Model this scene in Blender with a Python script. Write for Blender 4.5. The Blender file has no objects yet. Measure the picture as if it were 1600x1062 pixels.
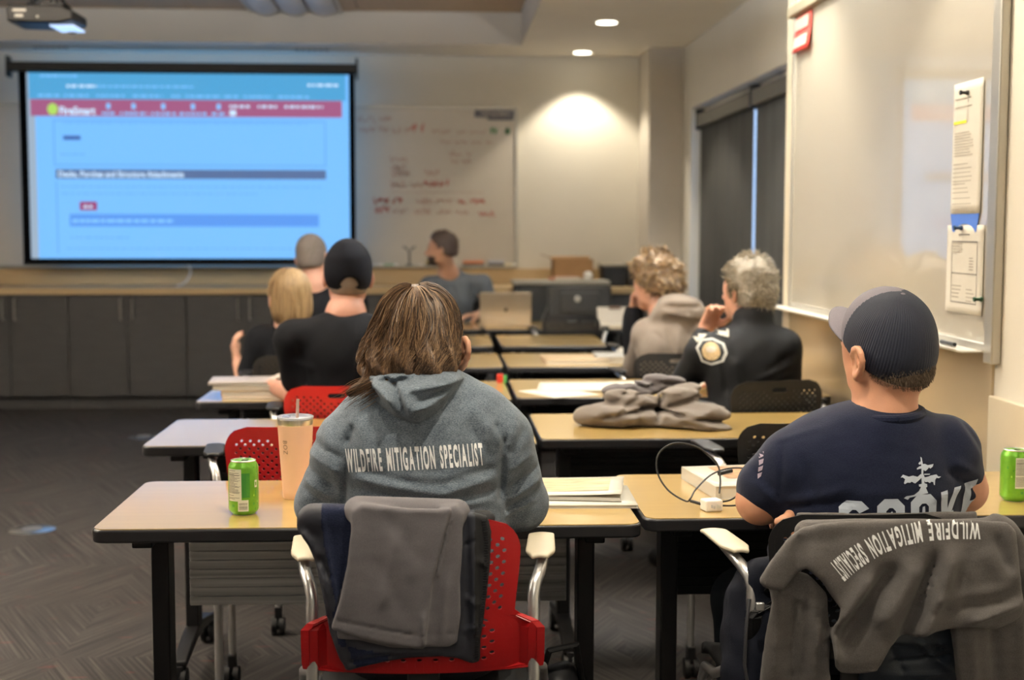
import bpy, bmesh, math, random
import numpy as np
from mathutils import Vector, Matrix, Euler
random.seed(7); rng = np.random.default_rng(7)
C = bpy.context.scene.collection
S = bpy.context.scene
PI = math.pi

# ------------------------------------------------------------------ camera
H = 1.37
cam = bpy.data.cameras.new('camera'); camo = bpy.data.objects.new('camera', cam); C.objects.link(camo)
cam.sensor_width = 36.0; cam.lens = 2100.0/1600.0*36.0
MR = ((0.9985641137, 0.0029298238, 0.0534895026), (-0.0535488195, 0.0824557044, 0.9951550536), (0.0014948856, 0.9965904239, -0.0824941960))
m4 = Matrix(((MR[0][0], MR[0][1], -MR[0][2], 0), (MR[1][0], MR[1][1], -MR[1][2], 0), (MR[2][0], MR[2][1], -MR[2][2], H), (0, 0, 0, 1)))
camo.matrix_world = m4
cam.clip_start = 0.05; cam.clip_end = 100
cam.dof.use_dof = True; cam.dof.focus_distance = 2.75; cam.dof.aperture_fstop = 3.3
S.camera = camo

# ------------------------------------------------------------------ world, exposure
w = bpy.data.worlds.new('world'); S.world = w; w.use_nodes = True
w.node_tree.nodes['Background'].inputs[0].default_value = (0.50, 0.68, 1.0, 1)
w.node_tree.nodes['Background'].inputs[1].default_value = 2.2
S.view_settings.view_transform = 'Standard'; S.view_settings.look = 'None'
S.view_settings.exposure = 0.08; S.view_settings.gamma = 1.0
try: S.view_settings.use_curve_mapping = False
except Exception: pass

def arealight(name, loc, rot, sx, sy, power, col, spread=PI):
    l = bpy.data.lights.new(name, 'AREA'); l.shape = 'RECTANGLE'; l.size = sx; l.size_y = sy
    l.energy = power; l.color = col; l.spread = spread
    o = bpy.data.objects.new(name, l); C.objects.link(o); o.location = loc; o.rotation_euler = rot
    return o
WARM = (1.0, 0.90, 0.72); NEUT = (0.84, 0.92, 1.0)

# ------------------------------------------------------------------ materials
def mat(name, col, rough=0.6, metal=0.0, var=0.0, vscale=8.0, bump=0.0, bscale=200.0, emit=None, estr=0.0,
        trans=0.0, ior=1.5, coat=0.0, sheen=0.0, alpha=None, stretch=None, spec=0.5):
    m = bpy.data.materials.new(name); m.use_nodes = True
    nt = m.node_tree; b = nt.nodes['Principled BSDF']
    b.inputs['Base Color'].default_value = (*col, 1); b.inputs['Roughness'].default_value = rough
    b.inputs['Metallic'].default_value = metal; b.inputs['IOR'].default_value = ior
    b.inputs['Specular IOR Level'].default_value = spec
    b.inputs['Transmission Weight'].default_value = trans; b.inputs['Coat Weight'].default_value = coat
    b.inputs['Sheen Weight'].default_value = sheen
    tc = nt.nodes.new('ShaderNodeTexCoord'); mp = nt.nodes.new('ShaderNodeMapping'); nt.links.new(tc.outputs['Object'], mp.inputs[0])
    if stretch: mp.inputs['Scale'].default_value = stretch
    n = nt.nodes.new('ShaderNodeTexNoise'); n.inputs['Scale'].default_value = vscale; n.inputs['Detail'].default_value = 5
    nt.links.new(mp.outputs[0], n.inputs[0])
    cr = nt.nodes.new('ShaderNodeValToRGB')
    v = max(var, 0.015)
    cr.color_ramp.elements[0].position = 0.3; cr.color_ramp.elements[1].position = 0.7
    cr.color_ramp.elements[0].color = (*[c*(1-v) for c in col], 1); cr.color_ramp.elements[1].color = (*[min(1, c*(1+v)) for c in col], 1)
    nt.links.new(n.outputs[0], cr.inputs[0]); nt.links.new(cr.outputs[0], b.inputs['Base Color'])
    if bump:
        n2 = nt.nodes.new('ShaderNodeTexNoise'); n2.inputs['Scale'].default_value = bscale; n2.inputs['Detail'].default_value = 3
        nt.links.new(mp.outputs[0], n2.inputs[0])
        bp = nt.nodes.new('ShaderNodeBump'); bp.inputs['Strength'].default_value = bump; bp.inputs['Distance'].default_value = 0.002
        nt.links.new(n2.outputs[0], bp.inputs['Height']); nt.links.new(bp.outputs[0], b.inputs['Normal'])
    if emit:
        b.inputs['Emission Color'].default_value = (*emit, 1); b.inputs['Emission Strength'].default_value = estr
    return m

def heather(name, c1, c2, scale=900, bump=0.5, rib=0):
    """melange cloth: speckled fibre colours, soft sheen"""
    m = mat(name, c1, 0.95, sheen=0.12, bump=bump, bscale=scale*0.6, spec=0.15)
    nt = m.node_tree; b = nt.nodes['Principled BSDF']
    tc = [n for n in nt.nodes if n.type == 'TEX_COORD'][0]
    n = nt.nodes.new('ShaderNodeTexNoise'); n.inputs['Scale'].default_value = scale; n.inputs['Detail'].default_value = 2
    n3 = nt.nodes.new('ShaderNodeTexNoise'); n3.inputs['Scale'].default_value = 60
    mp = nt.nodes.new('ShaderNodeMapping'); mp.inputs['Scale'].default_value = (0.35, 1, 1); nt.links.new(tc.outputs['Object'], mp.inputs[0])
    nt.links.new(mp.outputs[0], n.inputs[0]); nt.links.new(mp.outputs[0], n3.inputs[0])
    ad = nt.nodes.new('ShaderNodeMath'); ad.operation = 'MULTIPLY_ADD'; ad.inputs[1].default_value = 0.35
    nt.links.new(n3.outputs[0], ad.inputs[0]); nt.links.new(n.outputs[0], ad.inputs[2])
    cr = nt.nodes.new('ShaderNodeValToRGB'); cr.color_ramp.elements[0].position = 0.52; cr.color_ramp.elements[1].position = 0.82
    cr.color_ramp.elements[0].color = (*c1, 1); cr.color_ramp.elements[1].color = (*c2, 1)
    nt.links.new(ad.outputs[0], cr.inputs[0]); nt.links.new(cr.outputs[0], b.inputs['Base Color'])
    return m

M = {}
M['wall'] = mat('wall_paint', (0.72, 0.68, 0.59), 0.7, var=0.02, vscale=3, bump=0.15, bscale=250)
M['wall_gray'] = mat('wall_paint_gray', (0.58, 0.54, 0.48), 0.75, var=0.02, vscale=3, bump=0.1)
M['ceil'] = mat('ceiling_paint', (0.88, 0.84, 0.76), 0.85, var=0.02, vscale=3)
M['tile_ceil'] = mat('ceiling_tile_tan', (0.52, 0.40, 0.28), 0.9, var=0.06, vscale=30, bump=0.3, bscale=400)
M['maple'] = mat('maple_laminate', (0.53, 0.355, 0.115), 0.30, var=0.05, vscale=2.2, stretch=(1, 14, 14), spec=0.5, coat=1.0)
for _n in ('maple',):
    _b = M[_n].node_tree.nodes['Principled BSDF']; _b.inputs['Coat Roughness'].default_value = 0.10; _b.inputs['Coat IOR'].default_value = 1.75
M['counter'] = mat('counter_laminate', (0.50, 0.36, 0.19), 0.4, var=0.04, vscale=5, stretch=(1, 8, 8))
M['black'] = mat('black_plastic', (0.007, 0.007, 0.008), 0.42, spec=0.35, var=0.1, bump=0.1, bscale=600)
M['blackmetal'] = mat('black_powder_coat', (0.006, 0.006, 0.007), 0.4, spec=0.35, var=0.1, bump=0.08, bscale=500)
M['edge'] = mat('black_edge_band', (0.016, 0.016, 0.018), 0.28, var=0.05)
M['silver'] = mat('silver_tube', (0.62, 0.62, 0.62), 0.28, 0.85, var=0.03)
M['alu'] = mat('brushed_aluminium', (0.50, 0.50, 0.49), 0.40, 0.45, var=0.35, vscale=6, stretch=(0.15, 14, 14))
M['red'] = mat('red_plastic', (0.40, 0.008, 0.010), 0.35, var=0.04, bump=0.08, bscale=700)
M['cabinet'] = mat('charcoal_cabinet', (0.034, 0.032, 0.031), 0.55, var=0.12, vscale=6, stretch=(1, 1, 6))
M['handle'] = mat('dull_steel_handle', (0.30, 0.29, 0.27), 0.4, 0.8)
M['cream'] = mat('cream_plastic', (0.60, 0.53, 0.40), 0.45, var=0.03)
M['wboard'] = mat('whiteboard_enamel', (0.52, 0.48, 0.40), 0.30, var=0.015, vscale=2, coat=1.0)
_b = M['wboard'].node_tree.nodes['Principled BSDF']; _b.inputs['Coat Roughness'].default_value = 0.03; _b.inputs['Coat IOR'].default_value = 1.9
M['wboard_back'] = mat('whiteboard_enamel_dull', (0.56, 0.51, 0.43), 0.3, var=0.03, vscale=3)
M['panel'] = mat('tan_glossy_panel', (0.46, 0.37, 0.25), 0.16, var=0.03, vscale=2)
M['frame'] = mat('aluminium_frame', (0.50, 0.48, 0.43), 0.4, 0.7)
M['white'] = mat('white_plastic', (0.75, 0.73, 0.68), 0.4, var=0.02)
M['shade'] = mat('charcoal_shade_fabric', (0.055, 0.055, 0.052), 0.8, var=0.15, vscale=40, stretch=(14, 14, 0.4))
M['paper'] = mat('paper', (0.60, 0.57, 0.50), 0.7, var=0.03)
M['ink'] = mat('grey_ink', (0.13, 0.12, 0.11), 0.7)
M['ink_soft'] = mat('faded_ink', (0.36, 0.33, 0.28), 0.7)
M['redink'] = mat('red_marker', (0.48, 0.22, 0.17), 0.6)
M['greenink'] = mat('green_marker', (0.08, 0.24, 0.09), 0.6)
M['cardboard'] = mat('cardboard', (0.30, 0.17, 0.075), 0.85, var=0.08)
M['glow'] = mat('lamp_diffuser', (0.9, 0.85, 0.7), 0.5, emit=(1.0, 0.93, 0.74), estr=9)
M['lens'] = mat('lens_glass', (0.5, 0.6, 0.9), 0.1, emit=(0.5, 0.7, 1.0), estr=0.9)
M['printed'] = mat('black_print', (0.02, 0.02, 0.02), 0.6)

# carpet tiles: streaks run diagonally, quarter-turned from tile to tile
def carpet():
    m = bpy.data.materials.new('carpet_tile'); m.use_nodes = True; nt = m.node_tree; b = nt.nodes['Principled BSDF']
    N = nt.nodes.new; L = nt.links.new
    tc = N('ShaderNodeTexCoord')
    ck = N('ShaderNodeTexChecker'); ck.inputs['Scale'].default_value = 1/0.61; L(tc.outputs['Object'], ck.inputs[0])
    outs = []
    for a in (62, 118):
        mp = N('ShaderNodeMapping'); mp.inputs['Rotation'].default_value = (0, 0, math.radians(a)); L(tc.outputs['Object'], mp.inputs[0])
        mp2 = N('ShaderNodeMapping'); mp2.inputs['Scale'].default_value = (1.6, 130, 1); L(mp.outputs[0], mp2.inputs[0])
        n = N('ShaderNodeTexNoise'); n.inputs['Scale'].default_value = 1.0; n.inputs['Detail'].default_value = 3; L(mp2.outputs[0], n.inputs[0])
        outs.append(n)
    mx = N('ShaderNodeMix'); mx.data_type = 'FLOAT'; L(ck.outputs['Fac'], mx.inputs[0]); L(outs[0].outputs[0], mx.inputs[2]); L(outs[1].outputs[0], mx.inputs[3])
    cr = N('ShaderNodeValToRGB'); e = cr.color_ramp.elements
    e[0].position = 0.33; e[0].color = (0.016, 0.015, 0.015, 1); e[1].position = 0.70; e[1].color = (0.066, 0.058, 0.053, 1)
    x = e.new(0.5); x.color = (0.030, 0.027, 0.026, 1)
    L(mx.outputs[0], cr.inputs[0])
    # sparse red threads
    n2 = N('ShaderNodeTexNoise'); mp3 = N('ShaderNodeMapping'); mp3.inputs['Scale'].default_value = (3, 40, 1); L(tc.outputs['Object'], mp3.inputs[0]); L(mp3.outputs[0], n2.inputs[0]); n2.inputs['Scale'].default_value = 2
    r2 = N('ShaderNodeValToRGB'); r2.color_ramp.elements[0].position = 0.69; r2.color_ramp.elements[1].position = 0.72; L(n2.outputs[0], r2.inputs[0])
    m2 = N('ShaderNodeMix'); m2.data_type = 'RGBA'; L(r2.outputs[0], m2.inputs[0]); L(cr.outputs[0], m2.inputs[6]); m2.inputs[7].default_value = (0.16, 0.03, 0.025, 1)
    L(m2.outputs[2], b.inputs['Base Color']); b.inputs['Roughness'].default_value = 0.9; b.inputs['Specular IOR Level'].default_value = 0.25
    f = N('ShaderNodeTexNoise'); f.inputs['Scale'].default_value = 350; L(tc.outputs['Object'], f.inputs[0])
    bp = N('ShaderNodeBump'); bp.inputs['Strength'].default_value = 0.6; bp.inputs['Distance'].default_value = 0.004; L(f.outputs[0], bp.inputs['Height']); L(bp.outputs[0], b.inputs['Normal'])
    return m
M['carpet'] = carpet()

# ------------------------------------------------------------------ mesh builder
class MB:
    def __init__(s): s.v = []; s.f = []; s.mi = []
    def add(s, vs, fs, mi=0):
        o = len(s.v); s.v += [tuple(float(c) for c in p) for p in vs]; s.f += [tuple(i+o for i in f) for f in fs]; s.mi += [mi]*len(fs); return s
    def box(s, x0, x1, y0, y1, z0, z1, mi=0, rz=0, c=None, rx=0):
        P = [(x, y, z) for z in (z0, z1) for y in (y0, y1) for x in (x0, x1)]
        if rz or rx:
            c = Vector(c or ((x0+x1)/2, (y0+y1)/2, (z0+z1)/2)); R = Matrix.Rotation(rz, 3, 'Z') @ Matrix.Rotation(rx, 3, 'X')
            P = [tuple(R @ (Vector(p)-c) + c) for p in P]
        return s.add(P, [(0, 2, 3, 1), (4, 5, 7, 6), (0, 1, 5, 4), (2, 6, 7, 3), (0, 4, 6, 2), (1, 3, 7, 5)], mi)
    def prism(s, poly, z0, z1, axis='z', mi=0):
        n = len(poly)
        a = sum(poly[i][0]*poly[(i+1) % n][1]-poly[(i+1) % n][0]*poly[i][1] for i in range(n))
        if a < 0: poly = poly[::-1]
        if axis == 'z': P = [(x, y, z0) for x, y in poly]+[(x, y, z1) for x, y in poly]
        elif axis == 'y': P = [(x, z1, y) for x, y in poly]+[(x, z0, y) for x, y in poly]
        else: P = [(z0, x, y) for x, y in poly]+[(z1, x, y) for x, y in poly]
        F = [tuple(range(n-1, -1, -1)), tuple(range(n, 2*n))]+[(i, (i+1) % n, n+(i+1) % n, n+i) for i in range(n)]
        return s.add(P, F, mi)
    def tube(s, pts, r, seg=12, cap=True, mi=0):
        pts = [Vector(p) for p in pts]; n = len(pts); rs = r if hasattr(r, '__len__') else [r]*n
        t0 = (pts[1]-pts[0]).normalized(); up = Vector((0, 0, 1)) if abs(t0.z) < 0.9 else Vector((1, 0, 0))
        a = t0.cross(up).normalized(); P = []
        for i in range(n):
            t = (pts[min(i+1, n-1)]-pts[max(i-1, 0)]).normalized()
            a = (a-t*a.dot(t)).normalized(); b = t.cross(a)
            for k in range(seg):
                q = 2*PI*k/seg; P.append(pts[i]+(a*math.cos(q)+b*math.sin(q))*rs[i])
        F = [(i*seg+k, i*seg+(k+1) % seg, (i+1)*seg+(k+1) % seg, (i+1)*seg+k) for i in range(n-1) for k in range(seg)]
        if cap: F += [tuple(range(seg-1, -1, -1)), tuple((n-1)*seg+k for k in range(seg))]
        return s.add(P, F, mi)
    def lathe(s, prof, c=(0, 0, 0), seg=32, mi=0, axis='z'):
        P = []
        for r, z in prof:
            for k in range(seg):
                q = 2*PI*k/seg; x, y = r*math.cos(q), r*math.sin(q)
                p = (x, y, z) if axis == 'z' else (x, -z, y) if axis == 'y' else (z, x, y)
                P.append((p[0]+c[0], p[1]+c[1], p[2]+c[2]))
        n = len(prof)
        F = [(i*seg+k, i*seg+(k+1) % seg, (i+1)*seg+(k+1) % seg, (i+1)*seg+k) for i in range(n-1) for k in range(seg)]
        F += [tuple(range(seg-1, -1, -1)), tuple((n-1)*seg+k for k in range(seg))]
        return s.add(P, F, mi)
    def ball(s, c, r, seg=16, mi=0):
        r = r if hasattr(r, '__len__') else (r, r, r)
        P = []; m = seg//2
        for i in range(m+1):
            a = PI*i/m
            for k in range(seg):
                q = 2*PI*k/seg; P.append((c[0]+r[0]*max(math.sin(a), 1e-3)*math.cos(q), c[1]+r[1]*max(math.sin(a), 1e-3)*math.sin(q), c[2]-r[2]*math.cos(a)))
        F = [(i*seg+k, i*seg+(k+1) % seg, (i+1)*seg+(k+1) % seg, (i+1)*seg+k) for i in range(m) for k in range(seg)]
        return s.add(P, F, mi)
    def sheet(s, fn, nu, nv, mi=0):
        P = [fn(i/nu, j/nv) for j in range(nv+1) for i in range(nu+1)]
        F = [(j*(nu+1)+i, j*(nu+1)+i+1, (j+1)*(nu+1)+i+1, (j+1)*(nu+1)+i) for j in range(nv) for i in range(nu)]
        return s.add(P, F, mi)
    def build(s, name, mats, parent=None, bevel=0, smooth=True, sub=0, solid=0, off=None, angle=35):
        me = bpy.data.meshes.new(name)
        v = s.v if off is None else [(p[0]-off[0], p[1]-off[1], p[2]-off[2]) for p in s.v]
        me.from_pydata(v, [], s.f)
        for m in (mats if isinstance(mats, (list, tuple)) else [mats]): me.materials.append(m)
        if max(s.mi, default=0) > 0: me.polygons.foreach_set('material_index', s.mi)
        if smooth:
            me.polygons.foreach_set('use_smooth', [True]*len(me.polygons))
            try: me.set_sharp_from_angle(angle=math.radians(angle))
            except Exception: pass
        me.update()
        o = bpy.data.objects.new(name, me); C.objects.link(o)
        if parent is not None: o.parent = parent
        if solid: md = o.modifiers.new('solid', 'SOLIDIFY'); md.thickness = solid; md.offset = 0
        if bevel:
            md = o.modifiers.new('bevel', 'BEVEL'); md.width = bevel; md.segments = 3; md.limit_method = 'ANGLE'; md.angle_limit = math.radians(40); md.harden_normals = False
        if sub: md = o.modifiers.new('sub', 'SUBSURF'); md.levels = sub; md.render_levels = sub
        return o

def tag(o, label, cat, group=None):
    o['label'] = label; o['category'] = cat
    if group: o['group'] = group
    return o
def thing(name, label, cat, loc=(0, 0, 0), rz=0, group=None):
    o = bpy.data.objects.new(name, None); C.objects.link(o); o.empty_display_size = 0.1
    o.location = loc; o.rotation_euler = (0, 0, rz)
    return tag(o, label, cat, group)
def struct(o): o['kind'] = 'structure'; return o
def dup(root, loc, rz=0, label=None, group=None):
    r = root.copy(); C.objects.link(r); r.location = loc; r.rotation_euler = (0, 0, rz)
    if label: r['label'] = label
    if group: r['group'] = group
    for ch in list(root.children):
        c = ch.copy(); C.objects.link(c); c.parent = r
        for g in list(ch.children):
            d = g.copy(); C.objects.link(d); d.parent = c
    return r

def text_geo(s, size, bold=0.0, xs=1.0, spacing=1.0, res=3):
    """text -> (verts 2D list, faces), lower-left origin"""
    cu = bpy.data.curves.new('t', 'FONT'); cu.body = s; cu.size = size; cu.offset = bold; cu.space_character = spacing; cu.resolution_u = res
    cu.fill_mode = 'BOTH'
    o = bpy.data.objects.new('t', cu); C.objects.link(o)
    bpy.context.view_layer.update()
    dg = bpy.context.evaluated_depsgraph_get(); me = bpy.data.meshes.new_from_object(o.evaluated_get(dg))
    v = [(p.co.x*xs, p.co.y) for p in me.vertices]; f = [tuple(q.vertices) for q in me.polygons]
    bpy.data.objects.remove(o); bpy.data.curves.remove(cu); bpy.data.meshes.remove(me)
    return v, f
def block_text(s, size, bold, xs, gap, space):
    """heavy condensed lettering set one glyph at a time with an even gap"""
    V_, F_ = [], []; x = 0.0
    for ch in s:
        if ch == ' ': x += space; continue
        v, f = text_geo(ch, size, bold, xs); x0 = min(p[0] for p in v); x1 = max(p[0] for p in v); o = len(V_)
        V_ += [(p[0]-x0+x, p[1]) for p in v]; F_ += [tuple(i+o for i in q) for q in f]; x += (x1-x0)+gap
    return V_, F_
def text_on(mb, s, org, ux, uy, size, bold=0.0, xs=1.0, mi=0, spacing=1.0, center=False, fitw=None):
    v, f = text_geo(s, size, bold, xs, spacing)
    if not v: return mb
    wd = max(p[0] for p in v)
    k = fitw/wd if fitw else 1.0
    cx = wd*k/2 if center else 0
    org = Vector(org); ux = Vector(ux); uy = Vector(uy)
    return mb.add([org+ux*(p[0]*k-cx)+uy*p[1] for p in v], f, mi)

# ------------------------------------------------------------------ setting
XR = 1.87; YB = 10.93; XL = -6.2; YF = -3.2; ZC = 2.75; ZU = 2.99; RX = 0.62; RY = 10.26
struct(MB().box(XL-0.2, XR+0.2, YF-0.2, YB+0.2, -0.12, 0).build('floor', M['carpet'], smooth=False))
struct(MB().box(XL-0.2, XR+0.2, YB, YB+0.14, 0, 3.2).build('wall_back', M['wall'], smooth=False))
struct(MB().box(XL-0.14, XL, YF, YB, 0, 3.2).build('wall_left', M['wall_gray'], smooth=False))
struct(MB().box(XL, XR, YF-0.14, YF, 0, 3.2).build('wall_front', M['wall_gray'], smooth=False))
# right wall with window opening
WY0, WY1, WZ0, WZ1 = 6.10, 10.0, 0.05, 2.262
XN = 1.51; YN = 5.80          # the near part of the right wall stands 0.36 m further into the room
r = MB(); r.box(XR, XR+0.16, YF, WY0, 0, 3.2); r.box(XR, XR+0.16, WY1, YB, 0, 3.2); r.box(XR, XR+0.16, WY0, WY1, WZ1, 3.2); r.box(XR, XR+0.16, WY0, WY1, 0, WZ0)
struct(r.build('wall_right', M['wall'], smooth=False))
struct(MB().box(XN, XR, YF, YN, 0, ZC).build('wall_right_near', M['wall'], smooth=False))
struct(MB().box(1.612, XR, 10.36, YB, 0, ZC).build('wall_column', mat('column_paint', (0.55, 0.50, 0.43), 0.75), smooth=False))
# lower ceiling band round the raised part
r = MB(); r.box(RX, XR, YF, YB, ZC, ZC+0.1); r.box(XL, RX, RY, YB, ZC, ZC+0.1)
struct(r.build('ceiling', M['ceil'], smooth=False))
r = MB(); r.box(RX, RX+0.04, YF, RY+0.04, ZC+0.1, 3.1); r.box(XL, RX, RY, RY+0.04, ZC+0.1, 3.1); r.box(RX-0.004, RX, YF, RY, ZC, ZU); r.box(XL, RX, RY-0.004, RY, ZC, ZU)
struct(r.build('trim_1', M['wall_gray'], smooth=False))
# raised ceiling: tan acoustic tiles in a grid
r = MB()
tx = np.arange(XL, RX+0.01, 1.22)
xs_ = [RX-1.22*k for k in range(7)]
for i, x in enumerate(xs_):
    for j in range(12):
        y1 = RY-1.22*j
        r.box(max(XL, x-1.215), x-0.006, max(YF, y1-1.214), y1-0.006, ZU, ZU+0.02)
struct(r.build('ceiling_upper', M['tile_ceil'], smooth=False))
struct(MB().box(XL, RX, YF, RY, ZU+0.012, ZU+0.06).build('trim_2', M['black'], smooth=False))
struct(MB().box(XL, -3.6, YB-0.012, YB, 0, 0.1).build('baseboard_back', M['black'], smooth=False))
struct(MB().box(XN-0.012, XN, YF, 5.72, 0, 0.1).build('baseboard_right', M['black'], smooth=False))
# tan panel under the whiteboard, vertical trim strips
struct(MB().box(XN-0.008, XN, 3.57, 5.70, 0.12, 1.03).build('trim_3', M['panel'], smooth=False))
struct(MB().box(XN-0.012, XN, 5.705, 5.805, 0.10, ZC-0.01).build('trim_4', M['cream'], bevel=0.003))
struct(MB().box(XN-0.02, XN-0.001, 3.30, 3.56, 0.10, 0.92).build('trim_5', M['cream'], bevel=0.004))

# window: frame, mullion, glass
r = MB(); d0, d1 = XR+0.08, XR+0.13
r.box(d0, d1, WY0, WY0+0.05, WZ0, WZ1); r.box(d0, d1, WY1-0.05, WY1, WZ0, WZ1); r.box(d0, d1, 8.57, 8.63, WZ0, WZ1); r.box(d0, d1, WY0, WY1, WZ1-0.05, WZ1); r.box(d0, d1, WY0, WY1, WZ0, WZ0+0.06)
wf = struct(r.build('window_1', M['frame'], bevel=0.004))
g = mat('window_glass', (0.9, 0.95, 1.0), 0.02, trans=1.0)
MB().box(XR+0.10, XR+0.106, WY0+0.05, WY1-0.05, WZ0+0.06, WZ1-0.05).build('pane', g, wf)

# roller shades
def shade(y0, y1, label):
    t = thing('roller_shade', label, 'window shade', (XR+0.01, (y0+y1)/2, WZ0))
    hw = (y1-y0)/2; top = WZ1-WZ0
    MB().box(-0.002, 0.05, -hw, hw, top-0.155, top-0.055).build('cassette', mat('shade_cassette', (0.06, 0.058, 0.05), 0.5), t, bevel=0.012)
    for a_ in (-hw-0.02, hw): MB().box(-0.006, 0.055, a_, a_+0.02, top-0.17, top-0.02).build('bracket', M['black'], t, bevel=0.006)
    def fn(u, v):
        y = -hw+0.012+u*(2*hw-0.024); return (0.03+0.004*math.sin(u*23)+0.003*math.sin(u*51+1), y, 0.03+v*(top-0.13))
    MB().sheet(fn, 60, 2).build('fabric', M['shade'], t, solid=0.002)
    MB().box(0.022, 0.04, -hw+0.012, hw-0.012, 0.012, 0.035).build('hem_bar', M['black'], t, bevel=0.004)
shade(8.16, 9.84, 'dark grey roller shade pulled down over the far half of the window')
shade(6.16, 8.10, 'dark grey roller shade over the near half of the window, beside the large whiteboard')
# ------------------------------------------------------------------ projection screen on the back wall
def emis(name, c, s=1.0):
    return mat(name, (0.02, 0.02, 0.02), 0.8, emit=c, estr=s)
def srgb(r, g, b):
    f = lambda c: (c/255/12.92 if c/255 <= 0.04045 else ((c/255+0.055)/1.055)**2.4)
    return (f(r), f(g), f(b))
t = thing('projection_screen', 'wide pull-down projection screen showing a blue web page on the back wall', 'screen', (-1.94, 10.60, 1.08))
sx0, sx1, sz0, sz1 = -3.262, -0.655, 1.08, 2.60
o = (-1.94, 10.60, 1.08)
r = MB(); r.box(sx0-0.02, sx1+0.01, 10.56, 10.66, 2.565, 2.635); r.box(sx0-0.035, sx0-0.02, 10.55, 10.67, 2.52, 2.68); r.box(sx1+0.01, sx1+0.025, 10.55, 10.67, 2.52, 2.68)
r.build('housing', M['black'], t, bevel=0.006, off=o)
r = MB(); r.box(-3.215, -3.155, 10.600, 10.604, 1.10, 2.57); r.box(-0.70, -0.655, 10.600, 10.604, 1.10, 2.57); r.box(-3.215, -0.655, 10.598, 10.604, 1.10, 1.135); r.box(-3.155, -0.70, 10.600, 10.604, 2.555, 2.575)
r.build('border', mat('matte_black_cloth', (0.003, 0.003, 0.004), 0.9, spec=0.1), t, off=o)
MB().box(-3.22, -0.65, 10.590, 10.612, 1.083, 1.10).build('bottom_bar', M['black'], t, bevel=0.005, off=o)
# image: everything the projector shows is one printed-like surface
cols = [('scr_page', (116, 186, 252)), ('scr_tool', (76, 158, 208)), ('scr_red', (158, 88, 128)), ('scr_bar', (84, 108, 152)), ('scr_blue', (86, 148, 232)), ('scr_white', (200, 228, 255)), ('scr_line', (96, 160, 230)), ('scr_button', (150, 52, 108)), ('scr_dark', (62, 100, 170)), ('scr_green', (170, 214, 96)), ('scr_edge', (128, 196, 255)), ('scr_margin', (150, 170, 190))]
sm = [emis(n, srgb(*c), 1.06) for n, c in cols]; ix = {n[4:]: i for i, (n, c) in enumerate(cols)}
Y0 = 10.6
def px(x, z): return x, z
def pix(x, y):     # photo-like page coordinates on the cloth: x 40..548, y 108..412
    return (-3.155+(x-45)/(545-45)*(3.155-0.70), 2.555-(y-110)/(408-110)*(2.555-1.135))
r = MB()
def rect(x0, y0, x1, y1, c, lift):
    a = pix(x0, y0); b = pix(x1, y1); yy = Y0-0.0006*lift
    r.add([(a[0], yy, b[1]), (b[0], yy, b[1]), (b[0], yy, a[1]), (a[0], yy, a[1])], [(0, 1, 2, 3)], ix[c])
rect(45, 110, 545, 408, 'page', 0)
rect(45, 110, 57, 408, 'margin', 1)
rect(48, 110, 540, 152, 'tool', 1.5); rect(48, 126, 540, 139, 'tool', 1.6)
rect(50, 152, 534, 179, 'red', 2)
rect(84, 185, 508, 187, 'line', 1); rect(84, 187, 86, 258, 'line', 1); rect(506, 187, 508, 258, 'line', 1); rect(84, 256, 508, 258, 'line', 1)
rect(86, 264, 508, 279, 'bar', 2)
rect(86, 284, 88, 400, 'line', 1)
rect(122, 316, 149, 330, 'button', 2); rect(106, 336, 496, 356, 'blue', 2)
rect(99, 210, 126, 217, 'dark', 2)
def txt(s, x, y, sz, c, lift=3, bold=0.0, w=None):
    p = pix(x, y); fw = None if w is None else w/500*2.455
    text_on(r, s, (p[0], Y0-0.0006*lift, p[1]), (1, 0, 0), (0, 0, 1), sz, bold, mi=ix[c], fitw=fw)
txt('Decks, Porches and Structure Attachments', 90, 276, 0.062, 'white', bold=0.002, w=195)
txt('FireSmart', 94, 176, 0.082, 'white', bold=0.003, w=56)
p = pix(84, 168); r.add([(p[0]+0.04*math.cos(q), Y0-0.002, p[1]+0.045*math.sin(q)) for q in np.linspace(0, 2*PI, 13)[:-1]], [tuple(range(12))], ix['green'])
def dashes(x0, x1, y, h, c, lift=3, mn=4, mx=12):
    x = x0
    while x < x1:
        w_ = random.uniform(mn, mx); rect(x, y-h/2, min(x+w_, x1), y+h/2, c, lift); x += w_+random.uniform(1.5, 3.5)
dashes(66, 126, 115, 3, 'edge'); dashes(106, 152, 131, 4, 'white'); dashes(154, 302, 131, 2.5, 'edge'); dashes(480, 528, 127, 4, 'white')
for a, b in ((62, 96), (102, 140), (152, 196), (208, 254), (268, 284), (290, 344), (350, 372), (380, 424), (434, 482)): dashes(a, b, 146, 3, 'edge')
for a, b in ((160, 180), (188, 230), (236, 274), (280, 322), (330, 352)): dashes(a, b, 174, 4, 'edge', 4, 3, 8); rect((a+b)/2-3, 158, (a+b)/2+3, 167, 'edge', 4)
for a, b in ((358, 392), (402, 434), (444, 504)): dashes(a, b, 162, 4, 'white', 4, 3, 8)
rect(358, 168, 368, 177, 'white', 4)
dashes(94, 500, 292, 1.6, 'line'); dashes(94, 400, 303, 1.6, 'line'); dashes(128, 142, 324, 4, 'white', 4); dashes(110, 268, 347, 5, 'edge', 3, 5, 14)
dashes(106, 200, 374, 2, 'line'); dashes(100, 480, 392, 1.6, 'line'); dashes(94, 132, 240, 2, 'line'); dashes(100, 480, 190, 1.4, 'line')
r.build('screen_image', sm, t, smooth=False, off=o)

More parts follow.
